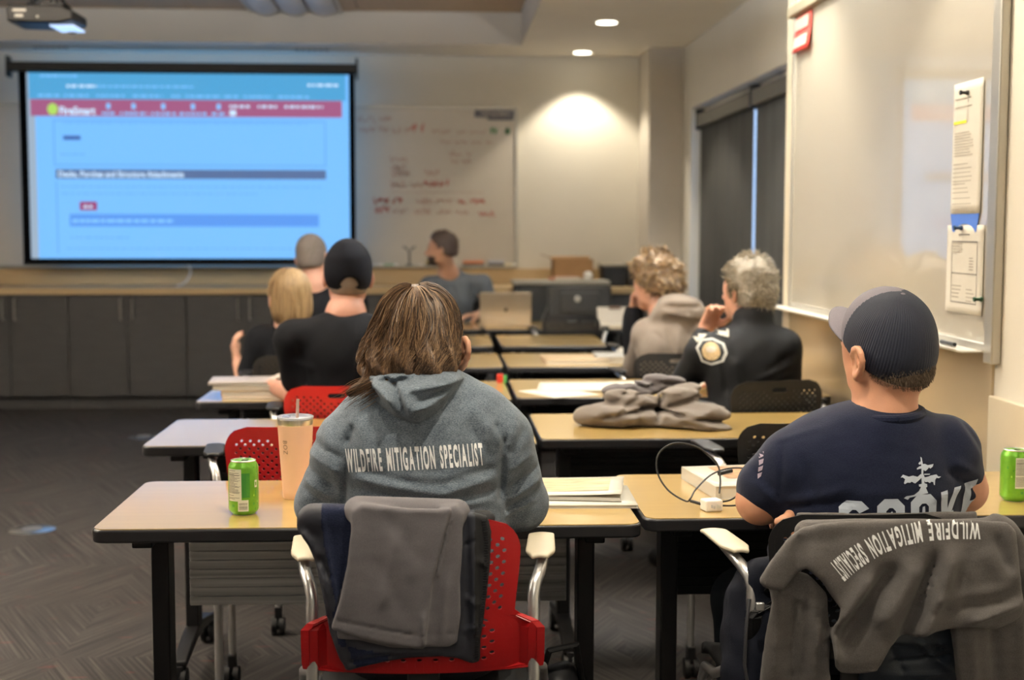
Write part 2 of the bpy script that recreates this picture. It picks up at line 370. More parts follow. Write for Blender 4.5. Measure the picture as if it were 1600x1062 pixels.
# ------------------------------------------------------------------ whiteboard on back wall
t = thing('whiteboard', 'long back wall whiteboard with faded red handwriting, partly behind the screen', 'whiteboard', (-1.4, YB, 1.06))
o = (-1.4, YB, 1.06)
MB().box(-3.9, 0.61, YB-0.02, YB, 1.07, 2.325).build('board', M['wboard_back'], t, off=o)
r = MB(); r.box(-3.92, 0.63, YB-0.03, YB, 2.32, 2.345); r.box(0.605, 0.63, YB-0.03, YB, 1.06, 2.34); r.box(-3.92, 0.63, YB-0.03, YB, 1.05, 1.075)
r.build('frame', M['frame'], t, bevel=0.004, off=o)
MB().box(-3.9, 0.6, YB-0.09, YB-0.02, 1.058, 1.07).build('tray', M['frame'], t, bevel=0.004, off=o)
def scrawl(r, x0, x1, z, h, wv=0.004, mi=0, y=YB-0.0215):
    """handwriting: a wiggling pen line broken into words"""
    x = x0
    while x < x1:
        L = min(random.uniform(0.05, 0.16), x1-x); n = int(L/0.008)+3
        pts = [(x+L*i/n, z+h*(0.5+0.5*math.sin(i*random.uniform(1.4, 2.4)+random.random())) if i % 5 else z+h*random.uniform(0, 1.3)) for i in range(n+1)]
        for a, b in zip(pts, pts[1:]):
            dx, dz = b[0]-a[0], b[1]-a[1]; l = math.hypot(dx, dz)+1e-6; nx, nz = -dz/l*wv/2, dx/l*wv/2
            r.add([(a[0]-nx, y, a[1]-nz), (b[0]-nx, y, b[1]-nz), (b[0]+nx, y, b[1]+nz), (a[0]+nx, y, a[1]+nz)], [(0, 1, 2, 3)], mi)
        x += L+random.uniform(0.02, 0.05)
def wbx(x, y): return (0.611-(805-x)*0.005224, 2.329-(y-170)*0.005138)
r = MB()
for x0, x1, y, h, mi in ((562, 590, 189, .05, 1), (596, 622, 188, .05, 1), (563, 640, 204, .045, 1), (640, 664, 201, .06, 0), (676, 760, 206, .03, 1), (690, 770, 222, .025, 1),
        (612, 640, 250, .04, 1), (614, 636, 262, .04, 1), (704, 738, 240, .035, 1), (706, 736, 252, .035, 1), (614, 645, 272, .05, 1), (664, 690, 270, .05, 1), (612, 664, 289, .05, 1), (664, 702, 287, .055, 0),
        (586, 632, 314, .055, 0), (652, 680, 314, .05, 1), (682, 716, 314, .04, 1), (718, 758, 314, .045, 0), (588, 612, 328, .05, 0), (616, 640, 330, .04, 1), (650, 676, 330, .045, 1), (684, 706, 331, .035, 1), (712, 740, 332, .04, 1), (748, 778, 334, .035, 0)):
    a = wbx(x0, y); b = wbx(x1, y); scrawl(r, a[0], b[0], a[1]-h/2, h, 0.011 if mi == 0 else 0.008, mi)
for x0, x1 in ((766, 778), (790, 796)):
    a = wbx(x0, 205); b = wbx(x1, 205); scrawl(r, a[0], b[0], a[1]-.03, .06, 0.012, 2)
a = wbx(612, 300); b = wbx(756, 300); r.box(a[0], b[0], YB-0.0216, YB-0.0212, a[1]-0.002, a[1]+0.002, 1)
r.build('handwriting', [mat('red_marker_bold', (0.50, 0.17, 0.13), 0.6), mat('red_marker_faded', (0.46, 0.30, 0.24), 0.6), M['greenink']], t, smooth=False, off=o)
# magnets, markers and erasers
def magnet(x0, x1, z0, z1, label):
    r = MB(); r.box(x0, x1, YB-0.03, YB-0.0205, z0, z1); ob = r.build('label_magnet', mat('grey_magnet', (0.14, 0.14, 0.17), 0.6), bevel=0.003); tag(ob, label, 'magnet', None)
    return ob
a = wbx(742, 172); b = wbx(803, 183); m_ = magnet(a[0], b[0], b[1], a[1], 'long grey label strip at the top right corner of the back whiteboard')
q = MB(); text_on(q, 'THE NUMBERS', ((a[0]-0)+0.05, YB-0.0305, b[1]+0.012), (1, 0, 0), (0, 0, 1), 0.045, mi=0, fitw=0.24); q.build('lettering', M['paper'], m_, smooth=False)
a = wbx(762, 183.5); b = wbx(802, 187.5); magnet(a[0], b[0], b[1], a[1], 'short grey label strip tucked under the longer one on the back whiteboard')
def eraser(x, w_, col, label):
    y = YB-0.058; t = thing('whiteboard_eraser', label, 'eraser', (x, y, 1.0705))
    MB().box(-w_/2, w_/2, -0.022, 0.022, 0, 0.018).build('felt', mat('felt', (0.08, 0.08, 0.08), 0.9), t)
    MB().box(-w_/2, w_/2, -0.024, 0.024, 0.018, 0.045).build('grip', mat('eraser_grip', col, 0.6), t, bevel=0.006)
eraser(0.27, 0.17, (0.60, 0.24, 0.12), 'orange eraser on the back whiteboard tray, to the right of the seated presenter')
eraser(0.455, 0.13, (0.45, 0.46, 0.52), 'pale blue-grey eraser at the right end of the back whiteboard tray')
eraser(-0.06, 0.10, (0.55, 0.42, 0.12), 'yellow eraser on the back whiteboard tray, just left of the presenter\'s face')
for i, (x, c, n) in enumerate(((-0.62, (0.2, 0.4, 0.35), 'teal'), (-0.52, (0.6, 0.58, 0.55), 'white'), (-0.40, (0.25, 0.42, 0.25), 'green'), (-0.2, (0.55, 0.55, 0.5), 'cream'), (0.56, (0.7, 0.62, 0.4), 'pale yellow'))):
    t = thing('marker_pen', n+' dry-erase marker lying on the back whiteboard tray', 'marker', (x, YB-0.06, 1.079))
    MB().lathe([(0.0085, -0.05), (0.0085, 0.03)], axis='x', seg=12).build('barrel', mat('marker_'+n.replace(' ', '_'), c, 0.4), t)
    MB().lathe([(0.0092, 0.03), (0.0092, 0.062), (0.006, 0.065)], axis='x', seg=12).build('cap', M['white'], t)

# ------------------------------------------------------------------ counter + cabinets
ct = thing('worktop', 'long tan laminate worktop running under the screen and back whiteboard', 'counter', (-1.6, 10.6, 0.87))
o = (-1.6, 10.6, 0.87)
MB().box(-5.2, 1.60, 10.235, YB-0.002, 0.872, 0.922).build('top_slab', M['counter'], ct, bevel=0.006, off=o)
MB().box(-5.2, 1.60, YB-0.03, YB-0.002, 0.922, 1.048).build('backsplash', M['counter'], ct, bevel=0.004, off=o)
def cabinet(x0, x1, label, doors=2, hnd=None):
    t = thing('base_cabinet', label, 'cabinet', ((x0+x1)/2, 10.28, 0), group='charcoal base cabinets under the worktop')
    hw = (x1-x0)/2-0.001
    r = MB(); r.box(-hw, hw, 0.0, 0.60, 0.10, 0.871); r.box(-hw, hw, 0.06, 0.60, 0.0, 0.10)
    r.build('body', M['cabinet'], t)
    w_ = 2*hw/doors
    for k in range(doors):
        a = -hw+k*w_
        d = MB().box(a+0.003, a+w_-0.003, -0.022, -0.002, 0.104, 0.868).build('door', M['cabinet'], t, bevel=0.002)
        hx = (a+w_-0.045) if k % 2 == 0 else a+0.045
        MB().tube([(hx, -0.022, 0.68), (hx, -0.052, 0.685), (hx, -0.052, 0.84), (hx, -0.022, 0.845)], 0.0065, 8).build('door_handle', M['handle'], d)
    return t
L_ = ['charcoal two-door base cabinet cut by the left edge of the photo',
      'charcoal two-door base cabinet under the left half of the screen', 'charcoal two-door base cabinet under the right half of the screen',
      'charcoal two-door base cabinet behind the man in the black cap', 'charcoal two-door base cabinet behind the presenter', 'charcoal two-door base cabinet behind the black lectern']
xb = [-3.656, -2.796, -1.914, -1.045, -0.17, 0.70, 1.58]
cabinet(-4.52, -3.66, 'charcoal two-door base cabinet at the far left end of the worktop')
for i in range(6): cabinet(xb[i], xb[i+1], L_[i])

_before = set(C.objects)
# ------------------------------------------------------------------ large whiteboard on the right wall
bt = thing('whiteboard', 'large glossy whiteboard on the right wall beside the window', 'whiteboard', (XR, 5.72, 0.95))
o = (XR, 5.72, 0.95)
MB().box(XR-0.022, XR-0.002, 4.43, 7.0, 0.975, 2.475).build('board', M['wboard'], bt, off=o)
r = MB(); r.box(XR-0.035, XR-0.001, 4.37, 4.44, 0.92, 2.50); r.box(XR-0.03, XR-0.001, 6.985, 7.02, 0.94, 2.50); r.box(XR-0.03, XR-0.001, 4.40, 7.02, 0.955, 0.985)
r.build('frame', M['frame'], bt, bevel=0.005, off=o)
r = MB(); r.box(XR-0.055, XR-0.001, 4.40, 7.06, 2.465, 2.52)
r.build('map_rail', mat('map_rail', (0.32, 0.27, 0.18), 0.5, 0.3), bt, bevel=0.006, off=o)
MB().sheet(lambda u, v: (XR-0.13+v*0.12, 4.46+u*2.78, 0.955+(0.0 if v > 0.15 else 0.012*(1-v/0.15))), 20, 8).build('pen_tray', M['white'], bt, solid=0.006, off=o)

def pinned(name, ypx0, y0, y1, z0, z1, mats, label, cat, draw, x=XR-0.024, curl=0.0):
    t = thing(name, label, cat, (x, (y0+y1)/2, z0)); o = (x, (y0+y1)/2, z0)
    def fn(u, v):
        return (x-0.002-curl*(1-v)**3*0.03-curl*0.006*math.sin(PI*u), y1+(y0-y1)*u, z0+(z1-z0)*v)
    MB().sheet(fn, 8, 14).build('sheet', mats[0], t, solid=0.0006, off=o)
    r = MB(); draw(r); 
    if r.v: r.build('printing', mats[1:], t, smooth=False, off=o)
    return t
XP = XR-0.024
def lines(r, y0, y1, z0, z1, n, mi=0, xx=XP-0.0035, hh=0.004):
    for i in range(n):
        z = z1-(z1-z0)*i/max(n-1, 1); e = y0+(y1-y0)*random.uniform(0, 0.3)
        r.box(xx-0.0004, xx, e, y1, z-hh/2, z+hh/2, mi)
# tall letter paper at px 1507-1555, y 115-285 : Y 4.47..4.80
def d1(r):
    lines(r, 4.60, 4.765, 1.80, 1.83, 2, 0); r.box(XP-0.004, XP-0.0035, 4.66, 4.775, 1.742, 1.752, 1)
    lines(r, 4.59, 4.765, 1.63, 1.71, 9, 0, hh=.0035); lines(r, 4.59, 4.77, 1.54, 1.60, 5, 0, hh=.0035); lines(r, 4.62, 4.77, 1.50, 1.53, 3, 0, hh=.0035); lines(r, 4.58, 4.77, 1.44, 1.48, 3, 0, hh=.0035)
paper_thing = pinned('printed_letter', 0, 4.52, 4.785, 1.515-0.09, 1.885, [M['paper'], M['ink_soft'], mat('highlighter', (0.8, 0.75, 0.05), 0.6)], 'tall printed sheet with a yellow highlighted line on the right whiteboard', 'paper', d1, curl=0.05)
t = thing('blue_folder_corner', 'blue paper with a curved cut-out below the printed sheet on the right whiteboard', 'paper', (XP, 4.65, 1.36))
r = MB(); P = [(4.785, 1.43), (4.765, 1.365)]+[(4.65+0.10*math.cos(a), 1.345+0.045*math.sin(a)) for a in np.linspace(0.3, PI-0.3, 9)]+[(4.545, 1.365), (4.525, 1.43)]
r.prism(P, XP-0.003, XP-0.0015, 'x'); r.build('paper', mat('blue_paper', (0.06, 0.16, 0.55), 0.6), t, off=(XP, 4.65, 1.36), smooth=False)
def d2(r):
    x = XP-0.0035
    for a, b, c, d in ((4.53, 4.76, 1.325, 1.329), (4.53, 4.76, 1.11, 1.114), (4.53, 4.533, 1.11, 1.328), (4.757, 4.76, 1.11, 1.328), (4.53, 4.76, 1.213, 1.216)): r.box(x-0.0004, x, a, b, c, d, 0)
    lines(r, 4.66, 4.75, 1.29, 1.32, 4, 1); lines(r, 4.56, 4.60, 1.23, 1.27, 5, 1); lines(r, 4.66, 4.75, 1.13, 1.17, 4, 1); lines(r, 4.55, 4.62, 1.12, 1.16, 4, 1); lines(r, 4.60, 4.70, 1.35, 1.352, 1, 0)
pinned('printed_form', 0, 4.48, 4.81, 1.075, 1.385, [M['paper'], M['ink'], M['ink_soft']], 'printed form with boxed tables below the tall sheet on the right whiteboard', 'paper', d2, curl=0.03)
def magnet2(y, z, col, label):
    t = thing('push_magnet', label, 'magnet', (XP-0.004, y, z))
    MB().lathe([(0.009, 0), (0.009, 0.006), (0.006, 0.010), (0.0055, 0.02), (0.009, 0.026), (0.008, 0.03)], axis='x', seg=14).build('knob', mat('magnet_plastic', col, 0.35), t)
    t.rotation_euler = (0, 0, PI)
magnet2(4.65, 1.845, (0.01, 0.01, 0.01), 'black push magnet at the top of the tall printed sheet')
magnet2(4.67, 1.375, (0.01, 0.04, 0.10), 'dark blue push magnet at the top of the printed form')
magnet2(4.475, 1.003+0.13, (0.01, 0.05, 0.02), 'dark green push magnet on bare whiteboard below the printed form')
# red flyer at the far top corner
t = thing('red_flyer', 'small red flyer at the far top corner of the right whiteboard', 'flyer', (XP, 6.82, 2.26)); o = (XP, 6.82, 2.26)
def fn(u, v): return (XP-0.004-0.02*(1-v)**2, 6.97-0.30*u, 2.27+0.185*v)
MB().sheet(fn, 6, 6).build('sheet', mat('red_paper', (0.50, 0.045, 0.03), 0.5), t, solid=0.001, off=o)
r = MB(); r.add([(XP-0.008-0.02*(1-v)**2-.002, 6.955-0.25*u, 2.27+0.185*v) for (u, v) in ((0, .60), (1, .60), (1, .93), (0, .93), (0, .12), (1, .12), (1, .42), (0, .42))], [(0, 1, 2, 3), (4, 5, 6, 7)], 0)
r.build('printing', mat('pale_pink_print', (0.65, 0.42, 0.36), 0.6), t, smooth=False, off=o)
# small notes written under it, and pen on tray
r = MB()
for k, z in enumerate((2.245, 2.22, 2.19, 2.15, 2.10, 2.05)): r.box(XP-0.0006, XP-0.0002, 6.86, 6.955, z, z+0.006)
r.build('board_notes', M['ink_soft'], bt, smooth=False, off=(XR, 5.72, 0.95))
t = thing('marker_pen', 'dark marker lying in the near end of the right whiteboard tray', 'marker', (XR-0.07, 4.66, 0.968)); t.rotation_euler = (0, 0, PI/2)
MB().lathe([(0.0075, -0.06), (0.0075, 0.04)], axis='x', seg=12).build('barrel', M['black'], t); MB().lathe([(0.008, 0.04), (0.008, 0.065), (0.005, 0.068)], axis='x', seg=12).build('cap', M['black'], t)

# the board was measured on the far wall plane; bring it forward on to the near wall section (same proportions, 4 ft tall)
SC = XN/XR
for ob in list(C.objects):
    if ob in _before or ob.parent is not None: continue
    ob.location = Vector((0, 0, H))+(ob.location-Vector((0, 0, H)))*SC; ob.scale = (SC, SC, SC)
# ------------------------------------------------------------------ ceiling fittings
def downlight(x, y, z, label, power, cone=1.75, blend=0.35, visible=True):
    t = thing('downlight', label, 'ceiling light', (x, y, z), group='recessed downlights in the low ceiling')
    MB().lathe([(0.068, -0.001), (0.088, -0.001), (0.090, -0.007), (0.068, -0.006)], seg=32).build('trim_ring', M['white'], t)
    MB().lathe([(0.067, -0.0085), (0.067, -0.0075)], seg=32).build('diffuser', M['glow'], t)
    l = bpy.data.lights.new('downlight_lamp', 'SPOT'); l.energy = power; l.color = WARM; l.spot_size = cone; l.spot_blend = blend; l.shadow_soft_size = 0.045
    lo = bpy.data.objects.new('downlight_lamp', l); C.objects.link(lo); lo.location = (0, 0, -0.03); lo.parent = t
    return t
downlight(1.12, 9.09, ZC, 'lit round downlight in the low ceiling, nearer of the two in view', 50)
downlight(1.12, 10.63, ZC, 'lit round downlight in the low ceiling, close to the back wall', 60)
for y, e in ((7.50, 50), (5.25, 85), (3.72, 66), (2.2, 26), (0.7, 20)): downlight(1.13, y, ZC, 'lit round downlight in the low ceiling above the right wall whiteboard', e, 1.5, 0.6)
for x, y, e in ((0.30, 7.3, 50), (0.30, 5.6, 34), (0.30, 4.0, 14)): downlight(x, y, ZU, 'added round fill downlight, unseen, in the raised tan ceiling over the tables', e, 1.5, 0.7)  # unseen downlights added to brighten the farther table rows
# unseen linear fill lamps, added to lift the ambient light, over the seats and behind the camera (out of frame), shining up and down
def fill_pendant(x, y0, y1, up, down):
    z = 2.50; t = thing('fill_bar', 'added long white fill lamp over the seats, unseen', 'ceiling light', (x, (y0+y1)/2, z), group='added linear fill lamps')
    h_ = (y1-y0)/2
    MB().box(-0.06, 0.06, -h_, h_, -0.03, 0.03).build('housing', M['white'], t, bevel=0.004)
    MB().box(-0.05, 0.05, -h_+0.01, h_-0.01, -0.034, -0.031).build('diffuser', M['glow'], t)
    for yy in (-h_+0.2, h_-0.2): MB().tube([(0, yy, 0.03), (0, yy, ZU-z)], 0.003, 6).build('cable', M['silver'], t)
    for e, zz, rx in ((up, 0.04, PI), (down, -0.04, 0)):
        a = arealight('fill_bar_lamp', (0, 0, zz), (rx, 0, 0), 0.11, 2*h_-0.05, e, NEUT); a.parent = t
fill_pendant(-0.30, -2.4, 0.4, 70, 7)
fill_pendant(-0.30, 3.6, 5.7, 230, 3)
fill_pendant(-2.40, 3.2, 5.7, 420, 8)
fill_pendant(-4.60, 1.5, 5.7, 420, 16)
fill_pendant(0.98, 4.7, 6.3, 190, 1)
for x, y, e in ((0.30, 1.80, 135), (-0.45, 1.95, 55)): downlight(x, y, ZU, 'lit round downlight in the raised ceiling just behind the front row', e, 1.7, 0.5)

t = thing('ceiling_fixture', 'recessed square ceiling light fixture with folded white reflectors in the raised ceiling', 'ceiling light', (-1.06, 10.10, ZU))
r = MB()
for k in range(3):
    x0 = -0.32+k*0.215
    r.sheet(lambda u, v, x0=x0: (x0+u*0.20, -0.9+v*1.02, -0.012-0.035*math.sin(PI*u)), 10, 1)
r.build('reflector', mat('reflector_white', (0.62, 0.60, 0.60), 0.4), t, solid=0.003)
r = MB(); r.box(-0.34, 0.34, -0.92, -0.89, -0.02, 0); r.box(-0.34, 0.34, 0.12, 0.14, -0.02, 0); r.box(-0.34, -0.325, -0.9, 0.14, -0.02, 0); r.box(0.325, 0.34, -0.9, 0.14, -0.02, 0)
r.build('frame', M['white'], t)
for x, lab in ((-2.97, 'left'), (-0.98, 'right')):
    t = thing('air_diffuser', 'small slotted air diffuser in the low ceiling above the %s end of the screen' % lab, 'air vent', (x, 10.62, ZC))
    r = MB(); 
    for k in range(6): r.box(-0.13+k*0.045, -0.10+k*0.045, -0.03, 0.03, -0.006, -0.003)
    r.build('slot', M['black'], t); MB().box(-0.15, 0.15, -0.045, 0.045, -0.003, 0).build('plate', M['white'], t)

# projector
t = thing('projector', 'black ceiling-mounted projector hanging at the top left', 'projector', (-1.965, 7.0, 2.385))
r = MB(); P = [(-0.165, 0.0), (0.085, -0.005), (0.155, 0.012), (0.155, 0.058), (0.10, 0.082), (-0.16, 0.088), (-0.17, 0.07)]
r.prism(P, -0.14, 0.14, 'y'); r.build('body', M['black'], t, bevel=0.01)
r = MB(); r.lathe([(0.032, -0.15), (0.036, -0.13), (0.036, -0.10)], c=(0.085, 0, 0.012), axis='y', seg=20)
r.build('lens_barrel', M['black'], t)
MB().box(0.03, 0.15, -0.10, 0.12, -0.016, -0.006).build('lens_glow', M['lens'], t, bevel=0.003)
r = MB(); r.box(-0.135, -0.07, -0.1425, -0.1405, 0.05, 0.062); r.box(-0.125, -0.085, -0.1425, -0.1405, 0.022, 0.036); r.box(-0.02, -0.01, -0.1425, -0.1405, 0.02, 0.03)
r.build('port', M['handle'], t)
r = MB(); r.tube([(0.03, 0, 0.08), (0.03, 0, 0.60)], 0.02, 14); r.tube([(-0.10, -0.05, 0.085), (-0.02, -0.01, 0.16), (0.03, 0, 0.17)], 0.009); r.tube([(0.10, 0.05, 0.085), (0.06, 0.02, 0.14), (0.03, 0, 0.17)], 0.009); r.tube([(-0.09, 0.06, 0.085), (-0.11, 0.03, 0.25), (-0.06, 0.02, 0.60)], 0.008); r.box(-0.02, 0.08, -0.05, 0.05, 0.085, 0.11)
r.build('mount', M['black'], t, bevel=0.002)

# floor boxes
for x, y, l in ((-1.857, 6.133, 'round metal floor outlet cover on the carpet left of the front table'), (-1.945, 8.87, 'round metal floor outlet cover on the carpet by the cabinets')):
    t = thing('floor_outlet', l, 'floor outlet', (x, y, 0.0))
    MB().lathe([(0.105, 0.0), (0.105, 0.004), (0.09, 0.007), (0.02, 0.008)], seg=40).build('cover', mat('dull_nickel', (0.5, 0.5, 0.5), 0.22, 0.9), t)
    MB().lathe([(0.045, 0.008), (0.045, 0.0095), (0.02, 0.0095)], seg=30).build('lid', M['handle'], t)
# ------------------------------------------------------------------ implicit-surface modelling kit
class Field:
    """signed distance field sampled on a grid; shapes are blended with a smooth union"""
    def __init__(s, lo, hi, h):
        s.lo = np.array(lo, float); s.h = h
        n = np.ceil((np.array(hi)-s.lo)/h).astype(int)+1
        ax = [s.lo[i]+h*np.arange(n[i]) for i in range(3)]
        s.X, s.Y, s.Z = np.meshgrid(*ax, indexing='ij'); s.F = np.full(s.X.shape, 9.0, np.float32)
        s.X = s.X.astype(np.float32); s.Y = s.Y.astype(np.float32); s.Z = s.Z.astype(np.float32)
    def smin(s, a, b, k):
        if k <= 0: return np.minimum(a, b)
        hh = np.clip(0.5+0.5*(b-a)/k, 0, 1); return b+(a-b)*hh-k*hh*(1-hh)
    def join(s, d, k=0.03): s.F = s.smin(s.F, d.astype(np.float32), k); return s
    def cut(s, d, k=0.01): s.F = -s.smin(-s.F, -np.asarray(d, np.float32), k); return s     # keep only where d < 0
    def ell_d(s, c, r, rot=(0, 0, 0)):
        R = np.array(Euler(rot).to_matrix()).T
        x, y, z = s.X-c[0], s.Y-c[1], s.Z-c[2]
        a = (R[0][0]*x+R[0][1]*y+R[0][2]*z)/r[0]; b = (R[1][0]*x+R[1][1]*y+R[1][2]*z)/r[1]; d = (R[2][0]*x+R[2][1]*y+R[2][2]*z)/r[2]
        k0 = np.sqrt(a*a+b*b+d*d); k1 = np.sqrt((a/r[0])**2+(b/r[1])**2+(d/r[2])**2)+1e-6
        return k0*(k0-1)/k1
    def ell(s, c, r, rot=(0, 0, 0), k=0.03): return s.join(s.ell_d(c, r, rot), k)
    def cap_d(s, a, b, ra, rb, sq=None):
        a = np.array(a, float); b = np.array(b, float); d = b-a; L = d@d+1e-9
        px_, py, pz = s.X-a[0], s.Y-a[1], s.Z-a[2]
        t = np.clip((px_*d[0]+py*d[1]+pz*d[2])/L, 0, 1)
        qx, qy, qz = px_-t*d[0], py-t*d[1], pz-t*d[2]
        return np.sqrt(qx*qx+qy*qy+qz*qz)-(ra+(rb-ra)*t)
    def cap(s, a, b, ra, rb, k=0.03): return s.join(s.cap_d(a, b, ra, rb), k)
    def chain(s, pts, rs, k=0.02):
        d = None
        for i in range(len(pts)-1):
            q = s.cap_d(pts[i], pts[i+1], rs[i], rs[i+1]); d = q if d is None else s.smin(d, q, 0.012)
        return s.join(d, k)
    def mesh(s):
        F = s.F; Sg = F < 0; n = F.shape; c = tuple(m-1 for m in n)
        cnt = np.zeros(c, np.int16); pos = np.zeros(c+(3,), np.float32)
        def sl(a, o): return slice(o, o+c[a])
        for ax in range(3):
            for p in (0, 1):
                for q in (0, 1):
                    o = [0, 0, 0]; oth = [i for i in range(3) if i != ax]; o[oth[0]] = p; o[oth[1]] = q
                    o2 = list(o); o2[ax] = 1
                    A = F[sl(0, o[0]), sl(1, o[1]), sl(2, o[2])]; B = F[sl(0, o2[0]), sl(1, o2[1]), sl(2, o2[2])]
                    m = (A < 0) != (B < 0); t = np.where(m, A/np.where(m, A-B, 1), 0)
                    cnt += m
                    for i in range(3): pos[..., i] += np.where(m, (t if i == ax else o[i]), 0)
        act = cnt > 0; idx = np.full(c, -1, np.int64); idx[act] = np.arange(act.sum())
        ii = np.argwhere(act); V = (ii+pos[act]/cnt[act][:, None])*s.h+s.lo
        Q = []
        for ax in range(3):
            oth = [i for i in range(3) if i != ax]
            s0 = [slice(None)]*3; s1 = [slice(None)]*3
            s0[ax] = slice(0, n[ax]-1); s1[ax] = slice(1, n[ax])
            for o_ in oth: s0[o_] = slice(1, n[o_]-1); s1[o_] = slice(1, n[o_]-1)
            A = Sg[tuple(s0)]; B = Sg[tuple(s1)]; cr = np.argwhere(A != B)
            if len(cr) == 0: continue
            inside = A[tuple(cr.T)]
            base = cr.copy()
            b = base.copy()
            for o_ in oth: b[:, o_] += 1
            def g(d0, d1):
                e = b.copy(); e[:, oth[0]] -= d0; e[:, oth[1]] -= d1; return idx[e[:, 0], e[:, 1], e[:, 2]]
            q = np.stack([g(1, 1), g(0, 1), g(0, 0), g(1, 0)], 1)
            flip = inside if ax != 1 else ~inside
            q[~flip] = q[~flip][:, ::-1]
            Q.append(q)
        Q = np.concatenate(Q); Q = Q[(Q >= 0).all(1)]
        return V, Q
def smooth_mesh(V, Q, it=2, lam=0.5):
    e = np.concatenate([Q[:, [0, 1]], Q[:, [1, 2]], Q[:, [2, 3]], Q[:, [3, 0]]]); e = np.concatenate([e, e[:, ::-1]])
    n = len(V); deg = np.bincount(e[:, 0], minlength=n).astype(float)+1e-9
    for _ in range(it):
        A = np.stack([np.bincount(e[:, 0], weights=V[e[:, 1], i], minlength=n) for i in range(3)], 1)/deg[:, None]
        V = V+(A-V)*lam
    return V
def mesh_obj(name, V, Q, mats, parent=None, off=(0, 0, 0), mi=None, smooth=True, keep=None):
    if keep is not None:
        fc = V[Q].mean(1); k = keep(fc); Q = Q[k]; 
        u, inv = np.unique(Q, return_inverse=True); V = V[u]; Q = inv.reshape(Q.shape)
        if mi is not None: mi = mi[k] if len(mi) == len(k) else mi
    me = bpy.data.meshes.new(name); V = V-np.array(off)
    me.vertices.add(len(V)); me.vertices.foreach_set('co', V.astype(np.float32).ravel())
    me.loops.add(Q.size); me.loops.foreach_set('vertex_index', Q.astype(np.int32).ravel())
    me.polygons.add(len(Q)); me.polygons.foreach_set('loop_start', np.arange(0, Q.size, Q.shape[1], dtype=np.int32)); 
    me.update(calc_edges=True)
    for m in (mats if isinstance(mats, (list, tuple)) else [mats]): me.materials.append(m)
    if mi is not None: me.polygons.foreach_set('material_index', mi.astype(np.int32))
    if smooth: me.polygons.foreach_set('use_smooth', [True]*len(me.polygons))
    me.update()
    o = bpy.data.objects.new(name, me); C.objects.link(o)
    if parent is not None: o.parent = parent
    return o
def sstep(a, b, x): t = np.clip((x-a)/(b-a), 0, 1); return t*t*(3-2*t)
def fold(X, Z, x0, z0, x1, z1, w, amp):
    """ridge (amp>0) or crease (amp<0) of width w along a segment in a 2-D cloth plane, fading out at both ends"""
    dx, dz = x1-x0, z1-z0; L = math.hypot(dx, dz); t = ((X-x0)*dx+(Z-z0)*dz)/(L*L); d = ((X-x0)*(-dz)+(Z-z0)*dx)/L
    e = np.clip(np.minimum(t+0.15, 1.15-t)/0.3, 0, 1); e = e*e*(3-2*e)
    return amp*np.exp(-(d/w)**2)*e

# ------------------------------------------------------------------ tables
def table(x0, x1, y0, y1, label, panel=None):
    t = thing('classroom_table', label, 'table', ((x0+x1)/2, (y0+y1)/2, 0), group=None)
    hx, hy, T = (x1-x0)/2, (y1-y0)/2, 0.74
    def rr(a, b, rad, n=6):
        P = []
        for cx_, cy_, s_ in ((a-rad, b-rad, 0), (-a+rad, b-rad, 1), (-a+rad, -b+rad, 2), (a-rad, -b+rad, 3)):
            P += [(cx_+rad*math.cos(PI/2*(s_+i/n)), cy_+rad*math.sin(PI/2*(s_+i/n))) for i in range(n+1)]
        return P
    MB().prism(rr(hx, hy, 0.03), T-0.030, T-0.001).build('edge_band', M['edge'], t, bevel=0.005)
    MB().prism(rr(hx-0.004, hy-0.004, 0.027), T-0.004, T+0.0005).build('top', M['maple'], t, smooth=False)
    for s_ in (-1, 1):
        x = s_*(hx-0.095)
        r = MB(); r.box(x-0.02, x+0.02, -0.035, 0.035, 0.10, T-0.045); r.box(x-0.022, x+0.022, -hy+0.06, hy-0.06, T-0.055, T-0.028)
        P = [(-hy+0.02, 0.075), (-hy+0.02, 0.095), (-0.05, 0.135), (0.05, 0.135), (hy-0.02, 0.095), (hy-0.02, 0.075), (0.05, 0.10), (-0.05, 0.10)]
        r.prism(P, x-0.022, x+0.022, 'x')
        lg = r.build('leg', M['blackmetal'], t, bevel=0.004)
        for q in (-1, 1):
            c = MB(); yy = q*(hy-0.035)
            c.lathe([(0.01, -0.021), (0.035, -0.021), (0.035, -0.006), (0.02, -0.005), (0.02, 0.005), (0.035, 0.006), (0.035, 0.021), (0.01, 0.021)], c=(x, yy, 0.036), axis='x', seg=18); c.box(x-0.012, x+0.012, yy-0.02, yy+0.02, 0.05, 0.08)
            c.build('caster', M['black'], lg, bevel=0.002)
    MB().box(-hx+0.14, hx-0.14, -0.06, 0.06, T-0.075, T-0.032).build('crossbeam', M['blackmetal'], t, bevel=0.004)
    r = MB(); 
    for k in range(9): r.box(-hx+0.12, hx-0.12, hy-0.085, hy-0.078, 0.448+k*0.0225, 0.468+k*0.0225)
    r.box(-hx+0.12, hx-0.12, hy-0.08, hy-0.07, 0.445, 0.655)
    r.build('modesty_panel', panel or M['blackmetal'], t, bevel=0.001)  # default black paints in the shade over what would be aluminium panels
    return t
table(-0.735, 0.432, 2.815, 3.36, 'front-row table holding the green can and the peach tumbler', M['alu'])
table(0.445, 1.485, 2.868, 3.40, 'front-row table holding the white charger, in front of the man in the navy T-shirt')
table(-0.868, 0.288, 3.905, 4.46, 'second-row table reached by the red chair behind the peach tumbler')
table(0.300, 1.47, 3.985, 4.54, 'second-row table with the heaped grey jackets on it')
table(-0.893, 0.268, 4.91, 5.54, 'third-row table with the stack of books at its left end')
